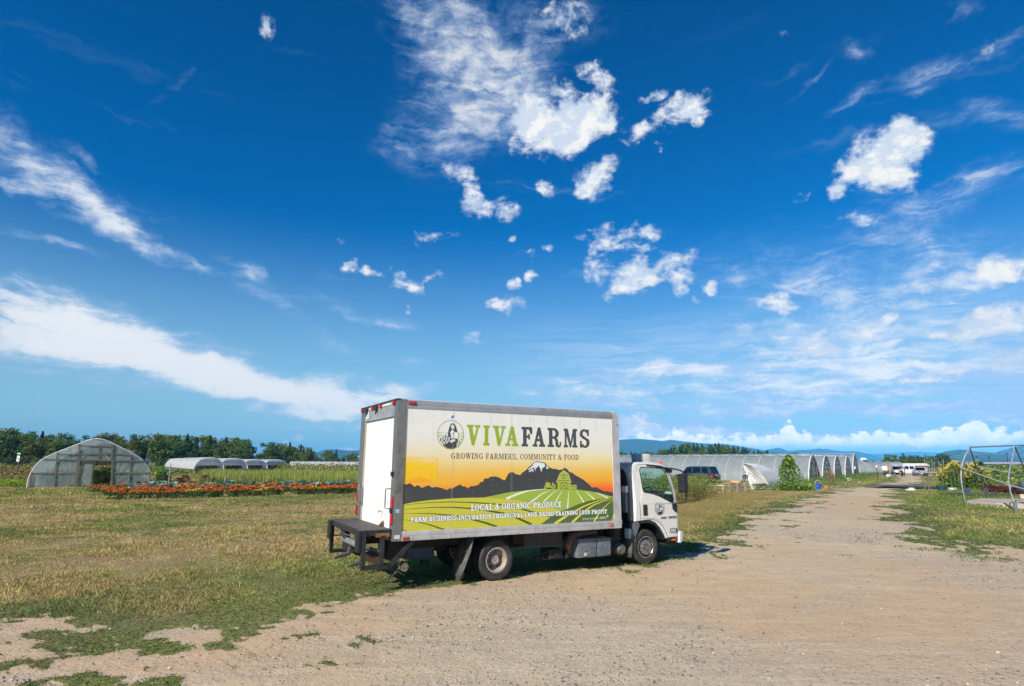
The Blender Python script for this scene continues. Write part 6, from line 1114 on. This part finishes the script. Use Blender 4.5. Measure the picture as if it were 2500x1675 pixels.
# ---------------------------------------------------------------- sunflowers
def sunflower(x,y,h,seed,label,group,n=26,heads=1,lean=0,spread=.35):
    R=np.random.RandomState(seed); T=thing('sunflower',label,'sunflower',at_(x,y),R.rand()*6,group)
    m=MB(); m.tube([(0,0,0),(lean*.3,0,h*.5),(lean,0,h)],[.025,.02,.012],6); tops=[(lean,0,h)]
    for k in range(heads-1): a=R.rand()*6.28; z=h*R.uniform(.62,.95); e=R.uniform(.2,spread); tops.append((lean*.5+e*math.cos(a),e*math.sin(a),z)); m.tube([(lean*.3,0,z*.75),tops[-1]],.010,5)
    m.build('stem',plain('green_stem',(.16,.20,.06)),T)
    P=[];
    zz=R.uniform(.08,.97,n)*h; a=R.rand(n)*6.28; r=R.uniform(.10,.34,n)*(1.25-.5*zz/h)*(spread/.35); V,K=leafquads(np.c_[lean*zz/h+r*np.cos(a),r*np.sin(a),zz],.125,[(.07,.14,.025),(.11,.19,.035),(.05,.10,.02),(.16,.22,.04)],flat=.4,asp=.75,seed=seed); qmesh('leaves',V,K,M['leaf'],T)
    # heads face the sun side
    for (px,py,pz) in tops:
        f=Vector((-.45+R.uniform(-.4,.4),-.75+R.uniform(-.3,.3),.25)).normalized(); f=Matrix.Rotation(-T.rotation_euler.z,3,'Z')@f; a_=f.orthogonal().normalized(); b_=f.cross(a_); c_=Vector((px,py,pz)); s=R.uniform(.07,.105)
        hd=MB(); ce=MB()
        for k in range(11): t=k*.571; t1=t+.42; d0=a_*math.cos(t)+b_*math.sin(t); d1=a_*math.cos(t1)+b_*math.sin(t1); dm=(d0+d1).normalized(); hd.add([c_+d0*s*.45,c_+dm*s*1.15+f*.01,c_+d1*s*.45],[(0,1,2)])
        ce.add([c_+f*.02+(a_*math.cos(k)+b_*math.sin(k))*s*.5 for k in (0,.9,1.8,2.7,3.6,4.5,5.4)],[tuple(range(7))])
        q=hd.build('flower',YEL,T); ce.build('flower_disc',DISC,q)
    return T
YEL=plain('sunflower_petal',(.86,.60,.012),.7)
DISC=plain('flower_disc',(.10,.05,.015))
for i in range(64):
    t=rnd.random(); s_=rnd.random(); y=48.6-1.6*s_+3.2*t; x=y*(.700+.086*s_); e=math.sin(math.pi*(.12+.76*s_))
    hh=rnd.uniform(1.45,2.15)*(.66+.40*e)+(.55 if i in (3,9) else 0)
    sunflower(x,y,hh,200+i,'branching sunflower with small yellow heads in the patch right of the road','sunflower patch right of the road',30,5 if i not in (3,9) else 7,rnd.uniform(-.1,.1),.42)
for i,(x,y) in enumerate(((41.3,46.2),(41.9,46.4),(36.6,44.2))): sunflower(x,y,1.6 if i<2 else 1.0,300+i,'single sunflower plant in the crop behind the pipe frame','lone sunflowers behind the pipe frame',26,5)
SG=[(.11,.21,.03),(.15,.27,.04),(.07,.14,.025),(.21,.31,.05)]
sf=bush('sunflower_bush',22.8,49.6,2.75,1.05,1500,.115,SG,'tall bushy sunflower plant between the white tent and the greenhouse door','sunflower',71,None,5,prof=lambda u:np.interp(u,[0,.1,.5,.8,1],[1.05,1.0,.85,.5,.14]))
for (px,py,pz) in ((-.15,-.5,2.52),(.2,-.4,1.9),(-.4,-.6,1.6),(.45,-.6,1.15),(.1,-.8,.8)):
    f=Vector((-.3,-.9,.2)).normalized(); a_=f.orthogonal().normalized(); b_=f.cross(a_); c_=Vector((px,py,pz)); s=.13 if pz>2.4 else .07; mm=MB(); mc=MB()
    for k in range(12): d0=a_*math.cos(k*.5236)+b_*math.sin(k*.5236); d1=a_*math.cos(k*.5236+.4)+b_*math.sin(k*.5236+.4); mm.add([c_+d0*s*.4,c_+(d0+d1).normalized()*s,c_+d1*s*.4],[(0,1,2)])
    mc.add([c_+f*.02+(a_*math.cos(k)+b_*math.sin(k))*s*.5 for k in (0,.9,1.8,2.7,3.6,4.5,5.4)],[tuple(range(7))])
    mc.build('flower_disc',DISC,mm.build('flower',YEL,sf))
bush('shrub',20.3,49.4,.5,.8,500,.06,[(.05,.10,.03),(.08,.13,.05)],'low dark green shrub at the foot of the white tent','shrub',72)
bush('squash_plant',22.6,48.4,.55,1.6,900,.11,SG,'leafy squash plant spreading below the tall sunflower','squash plant',73)
bush('dried_plant',32.6,62.0,1.35,.6,500,.05,[(.42,.24,.14),(.35,.18,.10)],'dry reddish brown plant before the greenhouse gable','dried plant',74)
# ---------------------------------------------------------------- buckets, stakes, tubs
def bucket(x,y,r,h,c,label,cat='bucket',handle=True,name='bucket'):
    T=thing(name,label,cat,at_(x,y)); MB().lathe([(0,.01),(r*.82,.0),(r,h),(r*1.04,h),(r*1.04,h-.03),(r,h-.03)],n=20).lathe([(r*.95,h),(r*.8,.03),(0,.03)],n=20).build('tub',plain(name+'_plastic',c,.4),T,True)
    if handle: MB().tube([(r*math.cos(a),-.02,h*.75+r*1.5*math.sin(a)) for a in np.linspace(0,math.pi,9)],.012,5).build('handle',M['white'],T)
bucket(25.0,49.5,.26,.50,(.02,.07,.45),'blue plastic bucket with a white handle on the grass verge')
bucket(26.9,51.9,.2,.25,(.5,.2,.10),'terracotta pot on the verge behind the blue bucket','pot',False,'plant_pot')
bucket(32.6,46.0,.36,.42,(.02,.05,.07),'black tub with dark water beside the bare stakes','tub',False,'black_tub')
bucket(31.8,42.4,.16,.30,(.06,.03,.35),'violet blue bucket at the foot of the sunflowers','bucket',False)
for x,y,sx,h,c,lb,n,ct in ((38.7,69.4,.25,.44,(.75,.76,.78),'square white jerrycan standing on the verge by the greenhouses','jerrycan','jerrycan'),(57,91.5,.24,.36,(.75,.76,.78),'white jerrycan in the weeds below the sprayer','jerrycan','jerrycan'),(33.7,46.4,.22,.24,(.72,.70,.66),'white plastic tub lying in the weeds below the sunflowers','plastic_tub','tub'),(33.6,43.0,.15,.42,(.70,.70,.68),'white and green seed carton left of the dark red flower bed','carton','carton'),(34.0,43.2,.15,.40,(.70,.66,.66),'white and pink carton left of the dark red flower bed','carton','carton'),(29.9,35.4,.24,.32,(.75,.52,.40),'pale crate of produce at the right edge of the photo','crate','crate')):
    T=thing(n,lb,ct,at_(x,y),.4); MB().box(-sx,-sx*.7,0,sx,sx*.7,h,.06).build('body',plain(n+'_shell',c,.5,dirt=(.4,.36,.3),da=.4),T,True)
    if n=='jerrycan': MB().lathe([(.08,0),(.08,.08),(0,.08)],(0,0,h),n=10).build('cap',M['red'],T)
    else: MB().box(-sx*1.03,-sx*.73,h-.05,sx*1.03,sx*.73,h+.012,.01).build('lid',plain(n+'_lid',tuple(v*.85 for v in c),.5),T)
for i,(x,y,h,lb) in enumerate(((46.9,82.5,1.3,'steel stake with a white cap, nearest the greenhouses'),(50.2,83.0,1.5,'steel stake with a white cap in the middle of the three'),(59.5,91.5,1.5,'steel stake with a white cap beside the sprayer'))):
    T=thing('stake',lb,'stake',at_(x,y),0,'stakes with white caps'); MB().tube([(0,0,0),(.02,0,h)],.05,5).build('post',M['dark'],T); MB().tube([(.02,0,h-.05),(.03,0,h+.3)],.09,8).build('cap',M['white'],T)
for i,(x,y,tx,h,lb) in enumerate(((31.3,45.9,-.35,1.55,'bare grey stake leaning left beside the black tub'),(31.7,46.1,.1,1.25,'bare grey stake standing beside the black tub'))): o=MB().tube([(0,0,0),(tx*.4,0,h*.6),(tx,0,h)],[.05,.045,.03],6).build('wooden_stake',WOOD); o.location=at_(x,y); tag(o,lb,'stake','bare wooden stakes')
o=MB().box(-.45,-.25,0,.45,.25,.18,.08).box(-.1,-.2,.1,.3,.2,.32,.08).build('plastic_bag',P_TENT,None,True); o.scale=(.7,.7,.7); o.location=at_(31.2,47.5); tag(o,'crumpled white plastic bag beside the bare stakes','bag')
for x,y,sx,sy,r_z,lb in ((34.3,52.5,2.2,2.6,.6,'black weed cloth across the road end by the bare stakes'),(30.6,40.0,1.7,1.5,.5,'black weed cloth strip behind the bent pipe')):
    o=MB().box(-sx,-sy,.0,sx,sy,.03).build('ground_cloth',plain('black_cloth',(.03,.035,.045),.9,sc=3)); o.location=(x,y,gz(x,y)+.10); o.rotation_euler=(0,0,r_z); tag(o,lb,'cloth')
o=MB().box(-5.5,-.15,0,5.5,.15,.02).build('drip_hose',plain('blue_grey_hose',(.05,.07,.14),.6)); o.location=(35,58.5,gz(35,58.5)+.05); o.rotation_euler=(0,0,-.18); tag(o,'flat dark blue hose lying across the dirt road','hose')
def sprayer():
    T=thing('sprayer','white and orange tank sprayer on a blue frame behind the weeds','sprayer',at_(62.5,101),-.3); T.scale=(.55,.55,.62); MB().lathe([(0,-1.0),(.55,-.98),(.78,-.7),(.78,.7),(.55,.98),(0,1.0)],(0,0,1.75),'X',20).build('tank',plain('milky_tank',(.62,.62,.52),.4),T,True); MB().lathe([(.80,.45),(.80,.95),(.5,1.02)],(0,0,1.75),'X',20).build('orange_end',plain('orange_shell',(.6,.12,.04)),T,True)
    MB().tube([(-2.6,0,.5),(0,0,.9),(1.2,0,.9)],.08,6).tube([(-2.6,0,.5),(-.5,0,1.9)],.06,6).tube([(-1,-.6,.6),(1,-.6,.6)],.06).tube([(-1,.6,.6),(1,.6,.6)],.06).build('frame',plain('teal_frame',(.03,.14,.20)),T)
    for yy in (-.8,.8): MB().lathe([(0,-.1),(.42,-.1),(.42,.1),(0,.1)],(0,yy,.42),'Y',18).build('wheel',M['rubber'],T,True)
sprayer()
T=thing('hand_pump','rusty red hand pump post with a dark casing in the weeds','pump',at_(60.2,93.5)); T.scale=(.6,.6,.62); MB().tube([(-.3,0,0),(-.28,0,1.9)],.10,6).build('post',M['rust'],T); MB().box(.15,-.2,0,.5,.2,1.5,.05).build('casing',M['dark'],T); MB().tube([(-.9,0,1.8),(.6,0,2.0)],.08,6).build('arm',plain('dark_red_arm',(.25,.03,.02)),T); MB().box(.5,-.1,1.2,.75,.1,1.5,.03).build('white_box',M['white'],T)
# ---------------------------------------------------------------- bent pipe frame and slab at the right edge
def slab():
    P=[(23.6,31.6),(23.75,29.9),(24.6,28.6),(34.5,22.5),(37,27.5),(27.6,33.6),(26.2,33.9)]
    z=[gz(x,y)+.20 for x,y in P]; zt=max(z[:3]+z[-2:]); o=MB().prism(P,zt-.45,zt,'xy').build('concrete_slab',plain('pale_concrete',(.44,.37,.30),.85,0,.12,3,dirt=(.3,.24,.18),da=.5,bs=.5)); tag(o,'pale concrete slab under the bent pipe frame','slab')
    c=MB().tube([(25.1,29.9,zt+.01),(25.4,29.3,zt+.01),(25.3,28.6,zt+.01),(24.5,28.4,zt-.1)],.02,5).build('hose',M['rubber']); tag(c,'short black hose lying on the concrete slab','hose')
slab()
def frame():
    T=thing('pipe_frame','bent galvanised pipe frame with sloping rails over the concrete slab','pipe frame',(0,0,0)); T.location=(22.87,30.70,.15)
    o=lambda x,y,z:(x-22.87,y-30.7,z-.15)
    MB().tube([o(23.69,31,3.14),o(23.25,30.9,2.6),o(22.85,30.7,2.0),o(22.72,30.6,1.5),o(22.72,30.6,1.0),o(22.80,30.65,.5),o(22.87,30.7,.15)],.028,8).build('leg',PIPE,T,True)
    MB().tube([o(23.69,31,3.14),o(24.6,32.0,2.4),o(25.6,33.0,1.4),o(26.47,33.89,.23)],.032,8).build('leg',M['grey'],T,True)
    MB().tube([o(24.35,29,3.17),o(24.0,28.8,2.6),o(23.45,28.4,2.1),o(23.05,28.1,1.55),o(22.98,28.0,1.0),o(23.0,27.9,.55)],.028,8).build('leg',PIPE,T,True); MB().tube([o(23.0,27.9,.62),o(23.02,27.88,.1)],.075,10).build('leg_socket',M['grey'],T,True)
    MB().tube([o(24.35,29,3.17),o(25.5,30.1,2.35),o(27,31.6,.9),o(27.6,32.2,.3)],.032,8).build('leg',M['grey'],T,True)
    MB().tube([o(23.69,31,3.14),o(24.35,29,3.17),o(25.6,25.2,3.25)],.032,8).build('ridge_pipe',M['grey'],T,True)
    MB().tube([o(22.76,30.6,2.1),o(23.08,28.05,1.32),o(23.5,26.6,.95)],.035,8).tube([o(23.06,28.2,1.34),o(23.08,28.0,1.28)],.055,8).build('front_rail',PIPE,T,True)
    MB().tube([o(25.0,32.3,2.15),o(26.2,29.0,1.5),o(27.2,26.5,1.1)],.035,8).build('back_rail',PIPE,T,True); MB().tube([o(23.6,28.5,2.25),o(25.4,30.0,2.3)],.03,6).build('cross_brace',PIPE,T,True)
    b=MB().box(0,0,0,1.2,.8,.46,.07).build('water_trough',plain('slate_plastic',(.03,.045,.065),.4),None,True); b.location=(23.95,28.5,1.02); b.rotation_euler=(0,0,-.5); tag(b,'dark slate plastic trough hanging on the sloping rails at the right edge','trough')
frame()
for i in range(9):
    x,y=along((33.7,42.9),(33.2,38.9),i/8); bush('amaranth_plant',x+rnd.uniform(-.4,.4),y,.55,.55,340,.05,[(.10,.015,.03),(.16,.025,.045),(.07,.02,.03)],'dark red amaranth in the flower bed behind the pipe frame','amaranth',110+i,'dark red amaranth behind the pipe frame',3)
for i in range(12):
    x,y=along((34.4,43.0),(34.0,39.3),i/11); s=(mo+my_)[i%4] if i<6 else my_[0]; put(s,x,y+rnd.uniform(-.2,.2),i,1.15,'orange and yellow bedding flower behind the dark red amaranth','marigold','flowers in the bed behind the pipe frame')
# ---------------------------------------------------------------- signs, poles, sheds in the distance
T=thing('field_sign','small green and white sign on a post left of the greenhouse','sign',(-49.0,60,0),-.5); MB().tube([(0,0,0),(0,0,2.5)],.05,6).build('post',WOOD,T); MB().box(-.40,-.05,2.72,.40,-.03,2.93).build('green_board',plain('sign_green',(.02,.22,.12)),T); MB().box(-.27,-.06,2.06,.27,-.03,2.62).build('white_board',M['white'],T); MB().box(-.10,-.065,2.2,.12,-.061,2.45).build('printed_panel',plain('red_print',(.25,.10,.08),var=.5,sc=30),T)
MB().box(-.33,-.053,2.78,.30,-.0505,2.86).build('letter_band',plain('sign_white_print',(.5,.6,.55),var=.6,sc=40),T)
tag(MB().tube([(0,0,0),(0,0,2.0)],.04,6).build('steel_post',PIPE),'thin steel post standing right of the greenhouse','post').location=(-29.2,51.8,0)
bush('shrub',-30.2,52.4,1.3,.55,500,.07,[(.03,.09,.03),(.05,.12,.04)],'dark green shrub at the right corner of the greenhouse','shrub',75)
for i,(x,y) in enumerate(((-29.9,49.5),(-28.9,49.8),(-27.9,49.9),(-27.0,50.4))): 
    bm=bmesh.new(); bmesh.ops.create_icosphere(bm,subdivisions=3,radius=1)
    for v in bm.verts: v.co*=1+.3*(float(fbm2(v.co.x*1.7+i*7,v.co.y*1.7+v.co.z,3,5))-.5)
    o=MB().bm(bm).build('boulder',plain('pale_rock',(.50,.45,.38),.9,0,.2,3,bs=.6),None,True); o.location=(x,y,.12); o.scale=(.5+.1*(i%2),.4,.26+.05*(i%3)); tag(o,'pale boulder in the row at the right foot of the greenhouse','boulder','pale boulders beside the greenhouse')
for i in range(2): o=MB().tube([(0,0,0),(.05,0,.75)],.04,5).build('white_stake',M['white']); o.location=(-27.3+3.5*i,57.8+1.5*i,0); tag(o,'short white stake behind the marigolds, '+('taller left one' if i==0 else 'right one'),'stake')
def pole(x,y,h,label,z0):
    T=thing('utility_pole',label,'utility pole',(x,y,z0),.3,'utility poles before the hills'); MB().tube([(0,0,0),(0,0,h)],[.2,.13],7).build('pole',M['dark'],T); MB().box(-1.3,-.08,h-.8,1.3,.08,h-.6).build('crossarm',M['dark'],T); return T
def atp(px,py,Y):                                     # a world point from its bearing in the photograph, used only to read off far positions
    dx=px-1250;dy=837.5-py;u=math.cos(ROLL)*dx+math.sin(ROLL)*dy;w=-math.sin(ROLL)*dx+math.cos(ROLL)*dy
    d=(u/F_PX,math.cos(PITCH)-w/F_PX*math.sin(PITCH),math.sin(PITCH)+w/F_PX*math.cos(PITCH)); t=Y/d[1]; return (d[0]*t,Y,EYE+d[2]*t)
for px,py,Y,lb in ((2384,1112,330,'slim utility pole left of the right hill, leftmost of three'),(2414,1112,300,'utility pole in the middle before the right hill'),(2457,1104,270,'tallest utility pole before the right hill'),(1978,1106,240,'dark pole top rising behind the greenhouse ridge')):
    p=atp(px,py,Y); g=gz(p[0],Y); pole(p[0],Y,p[2]-g,lb,g)
def shed(px0,px1,py0,py1,Y,c,roof,label,name='shed'):
    a=atp(px0,py0,Y);b=atp(px1,py1,Y); w=b[0]-a[0]; g=gz(a[0],Y)-.3; h=max(a[2]-g,2.2); T=thing(name,label,'building',(a[0],Y,g)); 
    MB().box(0,0,0,w,12,h*.72).build('wall',plain(name+'_wall',c,.8),T); MB().prism([(-.6,h*.72),(w+.6,h*.72),(w*.5+w*.3,h),(w*.5-w*.3,h)],-.6,12.6).build('roof',plain(name+'_roof',roof,.6),T); MB().box(w*.4,-.05,.0,w*.6,-.01,h*.45).build('door',M['dark'],T)
shed(2415,2456,1129,1138,300,(.05,.07,.06),(.45,.45,.42),'dark shed with a pale roof beyond the crop field')
shed(2468,2500,1128,1140,210,(.35,.36,.38),(.30,.32,.38),'grey roofed farm building at the right edge')
shed(876,892,1110,1122,420,(.6,.62,.62),(.7,.7,.7),'white building among trees at the left of the truck box')
shed(2246,2262,1137,1143,160,(.5,.45,.4),(.72,.62,.52),'small shed with a pale domed roof behind the silver pickup')
shed(2192,2220,1133,1142,210,(.08,.10,.11),(.10,.13,.16),'dark low shed behind the small grey suv')
for i,px in enumerate((2256,2262,2267,2273,2279,2290,2301)):
    p=atp(px,1126-(6 if i%3==0 else 0),150); g=gz(p[0],150); o=MB().tube([(0,0,0),(.1,0,p[2]-g)],.055,5).build('vineyard_post',plain('grey_post',(.3,.3,.27))); o.location=(p[0],150,g); tag(o,'pale post in the row behind the silver pickup','post','pale posts behind the silver pickup')
for px,Y in ((2108,420),(2160,600),(2172,610)): p=atp(px,1118 if px==2108 else 1121,Y); g=gz(p[0],Y); T=thing('silo','white silo tower '+('near the farthest greenhouse' if px==2108 else 'rising behind the dark round trees'),'silo',(p[0],Y,g),0,'white towers beyond the greenhouses'); hh=p[2]-g; MB().lathe([(0,0),(2.2,0),(2.2,hh*.85),(1.2,hh),(0,hh*1.03)],n=14).build('tower',plain('white_tower',(.7,.7,.68)),T,True)
# ---------------------------------------------------------------- trees
def treemesh(seed,kind,n,s):
    R=np.random.RandomState(seed); P=[];pick=[]
    if kind=='con':
        z=R.rand(n)**.85; tier=(z*13)%1; rad=.20*(1-z)**.8*(.55+.55*(1-tier))+.006; a=R.rand(n)*6.28; r=rad*np.sqrt(R.rand(n)); P=np.c_[r*np.cos(a),r*np.sin(a),.06+.94*z-r*.35]; pal=[(.028,.075,.040),(.045,.095,.045),(.02,.055,.035),(.06,.11,.045)]
    else:
        K=15; c=R.normal(size=(K,3)); c/=np.linalg.norm(c,axis=1)[:,None]; c*=R.uniform(.3,.95,(K,1)); c=c*[.30,.30,.34]+[0,0,.60]; c[:3,2]=[.34,.30,.9]; rr=R.uniform(.10,.20,K); k=R.randint(0,K,n); d=R.normal(size=(n,3)); d/=np.linalg.norm(d,axis=1)[:,None]; P=c[k]+d*(rr[k]*R.rand(n)**.45)[:,None]*[1,1,.8]
        pal=[[(.085,.16,.03),(.125,.20,.04),(.05,.11,.025),(.17,.22,.05)],[(.12,.16,.03),(.17,.19,.04),(.08,.125,.025),(.20,.16,.045)],[(.05,.10,.03),(.075,.13,.035),(.04,.08,.025)]][kind]; pick=None
    P[:,2]=np.maximum(P[:,2],.03); return leafquads(P,s,pal,seed=seed,asp=.7)
def tree(seed,kind,n,s,name):
    t=thing(name,None,None,(0,0,-50)); V,K=treemesh(seed,kind,n,s); qmesh('crown',V,K,M['leaf'],t)
    MB().tube([(0,0,0),(.01,0,.3),(0,.01,.65 if kind!='con' else .92)],[.022,.016,.006],6).build('trunk',WOOD,t); return t
TR={0:[tree(i,0,1700,.030,'broadleaf_tree') for i in (1,2,3)],1:[tree(i,1,1700,.030,'broadleaf_tree') for i in (4,5)],2:[tree(i,2,1500,.030,'broadleaf_tree') for i in (6,7)],'con':[tree(i,'con',1700,.016,'conifer_tree') for i in (8,9,10)]}
GRP={0:('green broadleaf tree in the tree line behind the left field','trees along the left field'),1:('olive brown broadleaf tree in the tree line behind the left field','trees along the left field'),2:('dark green broadleaf tree in the tree line behind the left field','trees along the left field'),'con':('dark conifer rising in the tree line behind the left field','trees along the left field')}
def plant(kind,px,py,Y,wf=1,lab=None,grp=None,jit=0):
    p=atp(px,py,Y); g=gz(p[0],Y); h=max(p[2]-g,1.0); s=rnd.choice(TR[kind]); o=put(s,p[0],Y+rnd.uniform(-jit,jit),rnd.random()*6,(h*wf*1.0,h*wf*1.0,h*1.02),lab or GRP[kind][0],'tree',grp or GRP[kind][1],-.1); return o
TOP=[(-60,1042),(0,1047),(60,1052),(90,1054),(120,1063),(170,1060),(235,1063),(314,1060),(393,1060),(421,1063),(458,1063),(515,1067),(562,1071),(613,1075),(671,1080),(690,1092),(705,1090),(733,1087),(746,1101),(763,1100),(816,1101),(845,1106),(870,1107),(900,1112)]
def topy(px): return float(np.interp(px,[a for a,_ in TOP],[b for _,b in TOP]))
px=-60
while px<905:
    Y=230 if px<700 else 300; k=rnd.choice([0,0,0,1,1,2]); plant(k,px,topy(px)+rnd.uniform(-2,5),Y,.95,jit=14); px+=rnd.uniform(11,19)*(1 if px<700 else .75)
px=-60
while px<905:
    Y=205 if px<700 else 270; plant(rnd.choice([0,1,2,2]),px,topy(px)+rnd.uniform(11,27)*(1 if px<700 else .6),Y,1.2,jit=8); px+=rnd.uniform(13,22)*(1 if px<700 else .8)
px=-60
while px<905:
    Y=190 if px<700 else 250; plant(rnd.choice([0,1,2]),px,1118+rnd.uniform(-4,5) if px<700 else 1122+rnd.uniform(-3,2),Y,2.0,'low bushy tree at the foot of the tree line','low growth along the left tree line',6); px+=rnd.uniform(14,24)
for px_,py_ in ((90,1054),(455,1061),(475,1069),(488,1071),(515,1065),(505,1070),(565,1070),(705,1081),(733,1086),(816,1098),(741,1092),(764,1097)): plant('con',px_,py_-1,222 if px_<700 else 280,1.1,jit=4)
cl='dark conifer in the stand behind the long greenhouse'; cg='conifers behind the long greenhouse'
CT=[(1617,1098),(1640,1090),(1670,1084),(1705,1086),(1730,1085),(1760,1084),(1780,1088),(1800,1092),(1820,1093),(1840,1100),(1860,1101),(1875,1104)]
for row,(Y,dy,st) in enumerate(((330,0,6.5),(310,5,7.5),(295,10,9))):
    px=1615
    while px<1882:
        if not(1832<px<1836 or 1862<px<1864):
            py=float(np.interp(px,[a for a,_ in CT],[b for _,b in CT]))+dy+rnd.uniform(-4,6)
            plant('con' if rnd.random()<.72 else 0,px,py,Y,1.15 if row else 1.0,cl if 1 else '',cg,6)
        px+=rnd.uniform(.6,1.4)*st
px=1506
while px<1618: plant('con' if rnd.random()<.65 else 0,px,rnd.uniform(1102,1110),380,1.2,'small conifer far off above the greenhouse by the cab','far conifers above the greenhouse ridge',8); px+=rnd.uniform(4,9)
for px_,py_ in ((1888,1107),(1896,1107),(1861,1103),(1870,1101),(1928,1106),(1936,1105)): plant('con' if px_<1910 else 2,px_,py_,400,1.6,'tiny dark tree peeping over the greenhouse ridge','tiny trees above the greenhouse ridge')
rl='green broadleaf tree in the wood beyond the end of the road'; rgp='wood beyond the end of the road'
for px_,py_,k,w in ((2112,1124,2,1.9),(2128,1124,2,1.9),(2140,1121,2,1.9),(2150,1120,2,1.8),(2158,1124,2,1.8),(2164,1109,0,.6),(2170,1108,0,.6),(2177,1107,2,.7),(2186,1110,0,1.1),(2196,1114,1,1.2),(2206,1112,1,1.3),(2214,1112,0,1.3),(2224,1114,1,1.3),(2233,1112,1,1.3),(2240,1114,0,1.2),(2250,1111,2,1.2),(2258,1109,2,1.1),(2266,1110,1,1.1),(2272,1108,2,1.0),(2280,1110,0,1.1),(2288,1114,1,1.2),(2296,1118,0,1.3),(2304,1120,2,1.3)): plant(k,px_,py_,260,w,rl,rgp,10)
px=2168
while px<2310: plant(rnd.choice([0,1]),px,rnd.uniform(1121,1127),225,2.0,'low rounded tree in front of the wood at the road end','low trees before the wood at the road end',5); px+=rnd.uniform(7,12)
for px_,w in ((2392,2.2),(2400,2.2),(2408,2),(2440,3),(2385,2),(2425,2.6),(2462,2.4),(2475,2.2)): plant(2,px_,1127+rnd.uniform(-2,2),240,w,'round dark tree beyond the crop field on the right','round trees beyond the right crop field')
# ---------------------------------------------------------------- hills and mountains
def ridge(name,prof,Y,depth,c1,c2,seed,fields=None,base=None):
    px=np.linspace(prof[0][0],prof[-1][0],260); py=np.interp(px,[a for a,_ in prof],[b for _,b in prof]); pts=np.array([atp(a,b,Y) for a,b in zip(px,py)])
    m=46; t=np.linspace(-1,1,m); V=[]
    nz=fbm2(pts[:,0]*6/Y*6,pts[:,0]*0,5,seed)
    for tt in t:
        k=np.clip(1-abs(tt),0,1); k=k**.9; off=tt*depth; x=pts[:,0]*(1+off/Y*.9); y=Y+off; base_=gz(0,Y)+G(pts[:,0],np.full(len(pts),Y))
        rr=fbm2(x*14/Y,np.full(len(x),y)*14/Y+seed,5,seed); z=base_+(pts[:,2]-base_)*k*(1-(abs(tt)**.5)*.55*(1-rr)*2*(.5 if tt else 0)); V.append(np.c_[x,np.full(len(x),y),z-2*(abs(tt)>.99)])
    V=np.concatenate(V); n=260; T=np.array([(i*n+j,i*n+j+1,(i+1)*n+j+1,(i+1)*n+j) for i in range(m-1) for j in range(n-1)])
    def f(N):
        co=obj_co(N); a=N.noise(co,9/Y*10,6,.6).outputs[0]; col=N.mix(N.mr(a,.35,.65),c1,c2)
        if fields: b=N.noise(N.mapg(co,sc=(1,1,6)),40/Y,3,.5).outputs[0]; col=N.mix(N.mr(b,.56,.60,0,.8),col,fields)
        return pbsdf(N,col,1,0,a,1,**{'Specular IOR Level':0})
    o=npmesh(name,V,T,mat(name+'_forest',f),smooth=True); tag(o,kind='structure')
fg=(.030,.055,.030); fg2=(.05,.08,.04)
ridge('mountains',[(2040,1101),(2093,1101),(2120,1107),(2157,1106),(2200,1103),(2236,1102),(2298,1103.5),(2340,1108),(2400,1110)],8800,900,fg,fg2,3)
ridge('mountain_range',[(1300,1090),(1400,1080),(1512,1069),(1558,1068),(1590,1070.5),(1618,1073),(1637,1070),(1686,1076),(1718,1080),(1764,1081),(1800,1086),(1840,1093),(1875,1099),(1950,1108),(2010,1122)],5000,1300,fg,fg2,5)
ridge('mountain_range',[(1830,1112),(1850,1101),(1875,1096.4),(1890,1093),(1900,1091),(1912,1095),(1924,1099.8),(1940,1098.5),(1960,1097),(1975,1097.5),(1999,1093),(2010,1095.5),(2016,1094.5),(2030,1097),(2044,1099.8),(2060,1101),(2075,1100),(2093,1101.5),(2120,1108),(2160,1117),(2210,1127)],6300,900,fg,fg2,7)
ridge('hills',[(740,1110),(770,1104),(780,1100.5),(795,1095.5),(812,1095),(827,1095.3),(850,1098.5),(870,1098),(887,1096),(930,1093),(1000,1100),(1100,1118)],5400,900,fg,fg2,9)
ridge('hills',[(2250,1128),(2270,1117),(2285,1111),(2297,1104),(2310,1099.7),(2336,1096),(2359,1096.3),(2377,1100.5),(2405,1102),(2435,1106),(2470,1114),(2510,1122)],3200,900,(.030,.060,.030),(.05,.085,.035),11,(.22,.17,.09))
ridge('hills',[(2380,1122),(2432,1103.5),(2450,1097),(2466,1092),(2480,1089),(2500,1084),(2540,1078),(2600,1074),(2700,1084)],4400,1300,fg,fg2,13,(.25,.18,.11))
# ---------------------------------------------------------------- haze
def haze():
    o=MB().box(-9500,-60,-1.2,10000,9700,245).build('haze',bpy.data.materials.new('haze'))
    m=o.data.materials[0]; m.use_nodes=True; nt=m.node_tree; nt.nodes.clear(); ou=nt.nodes.new('ShaderNodeOutputMaterial'); v=nt.nodes.new('ShaderNodeVolumePrincipled')
    v.inputs['Color'].default_value=(.11,.50,.98,1); v.inputs['Density'].default_value=HAZE; v.inputs['Anisotropy'].default_value=-.35; nt.links.new(v.outputs[0],ou.inputs['Volume']); tag(o,'thin blue haze over the far hills','haze',kind='stuff')
HAZE=1.15e-4
haze()
S.cycles.use_light_tree=False
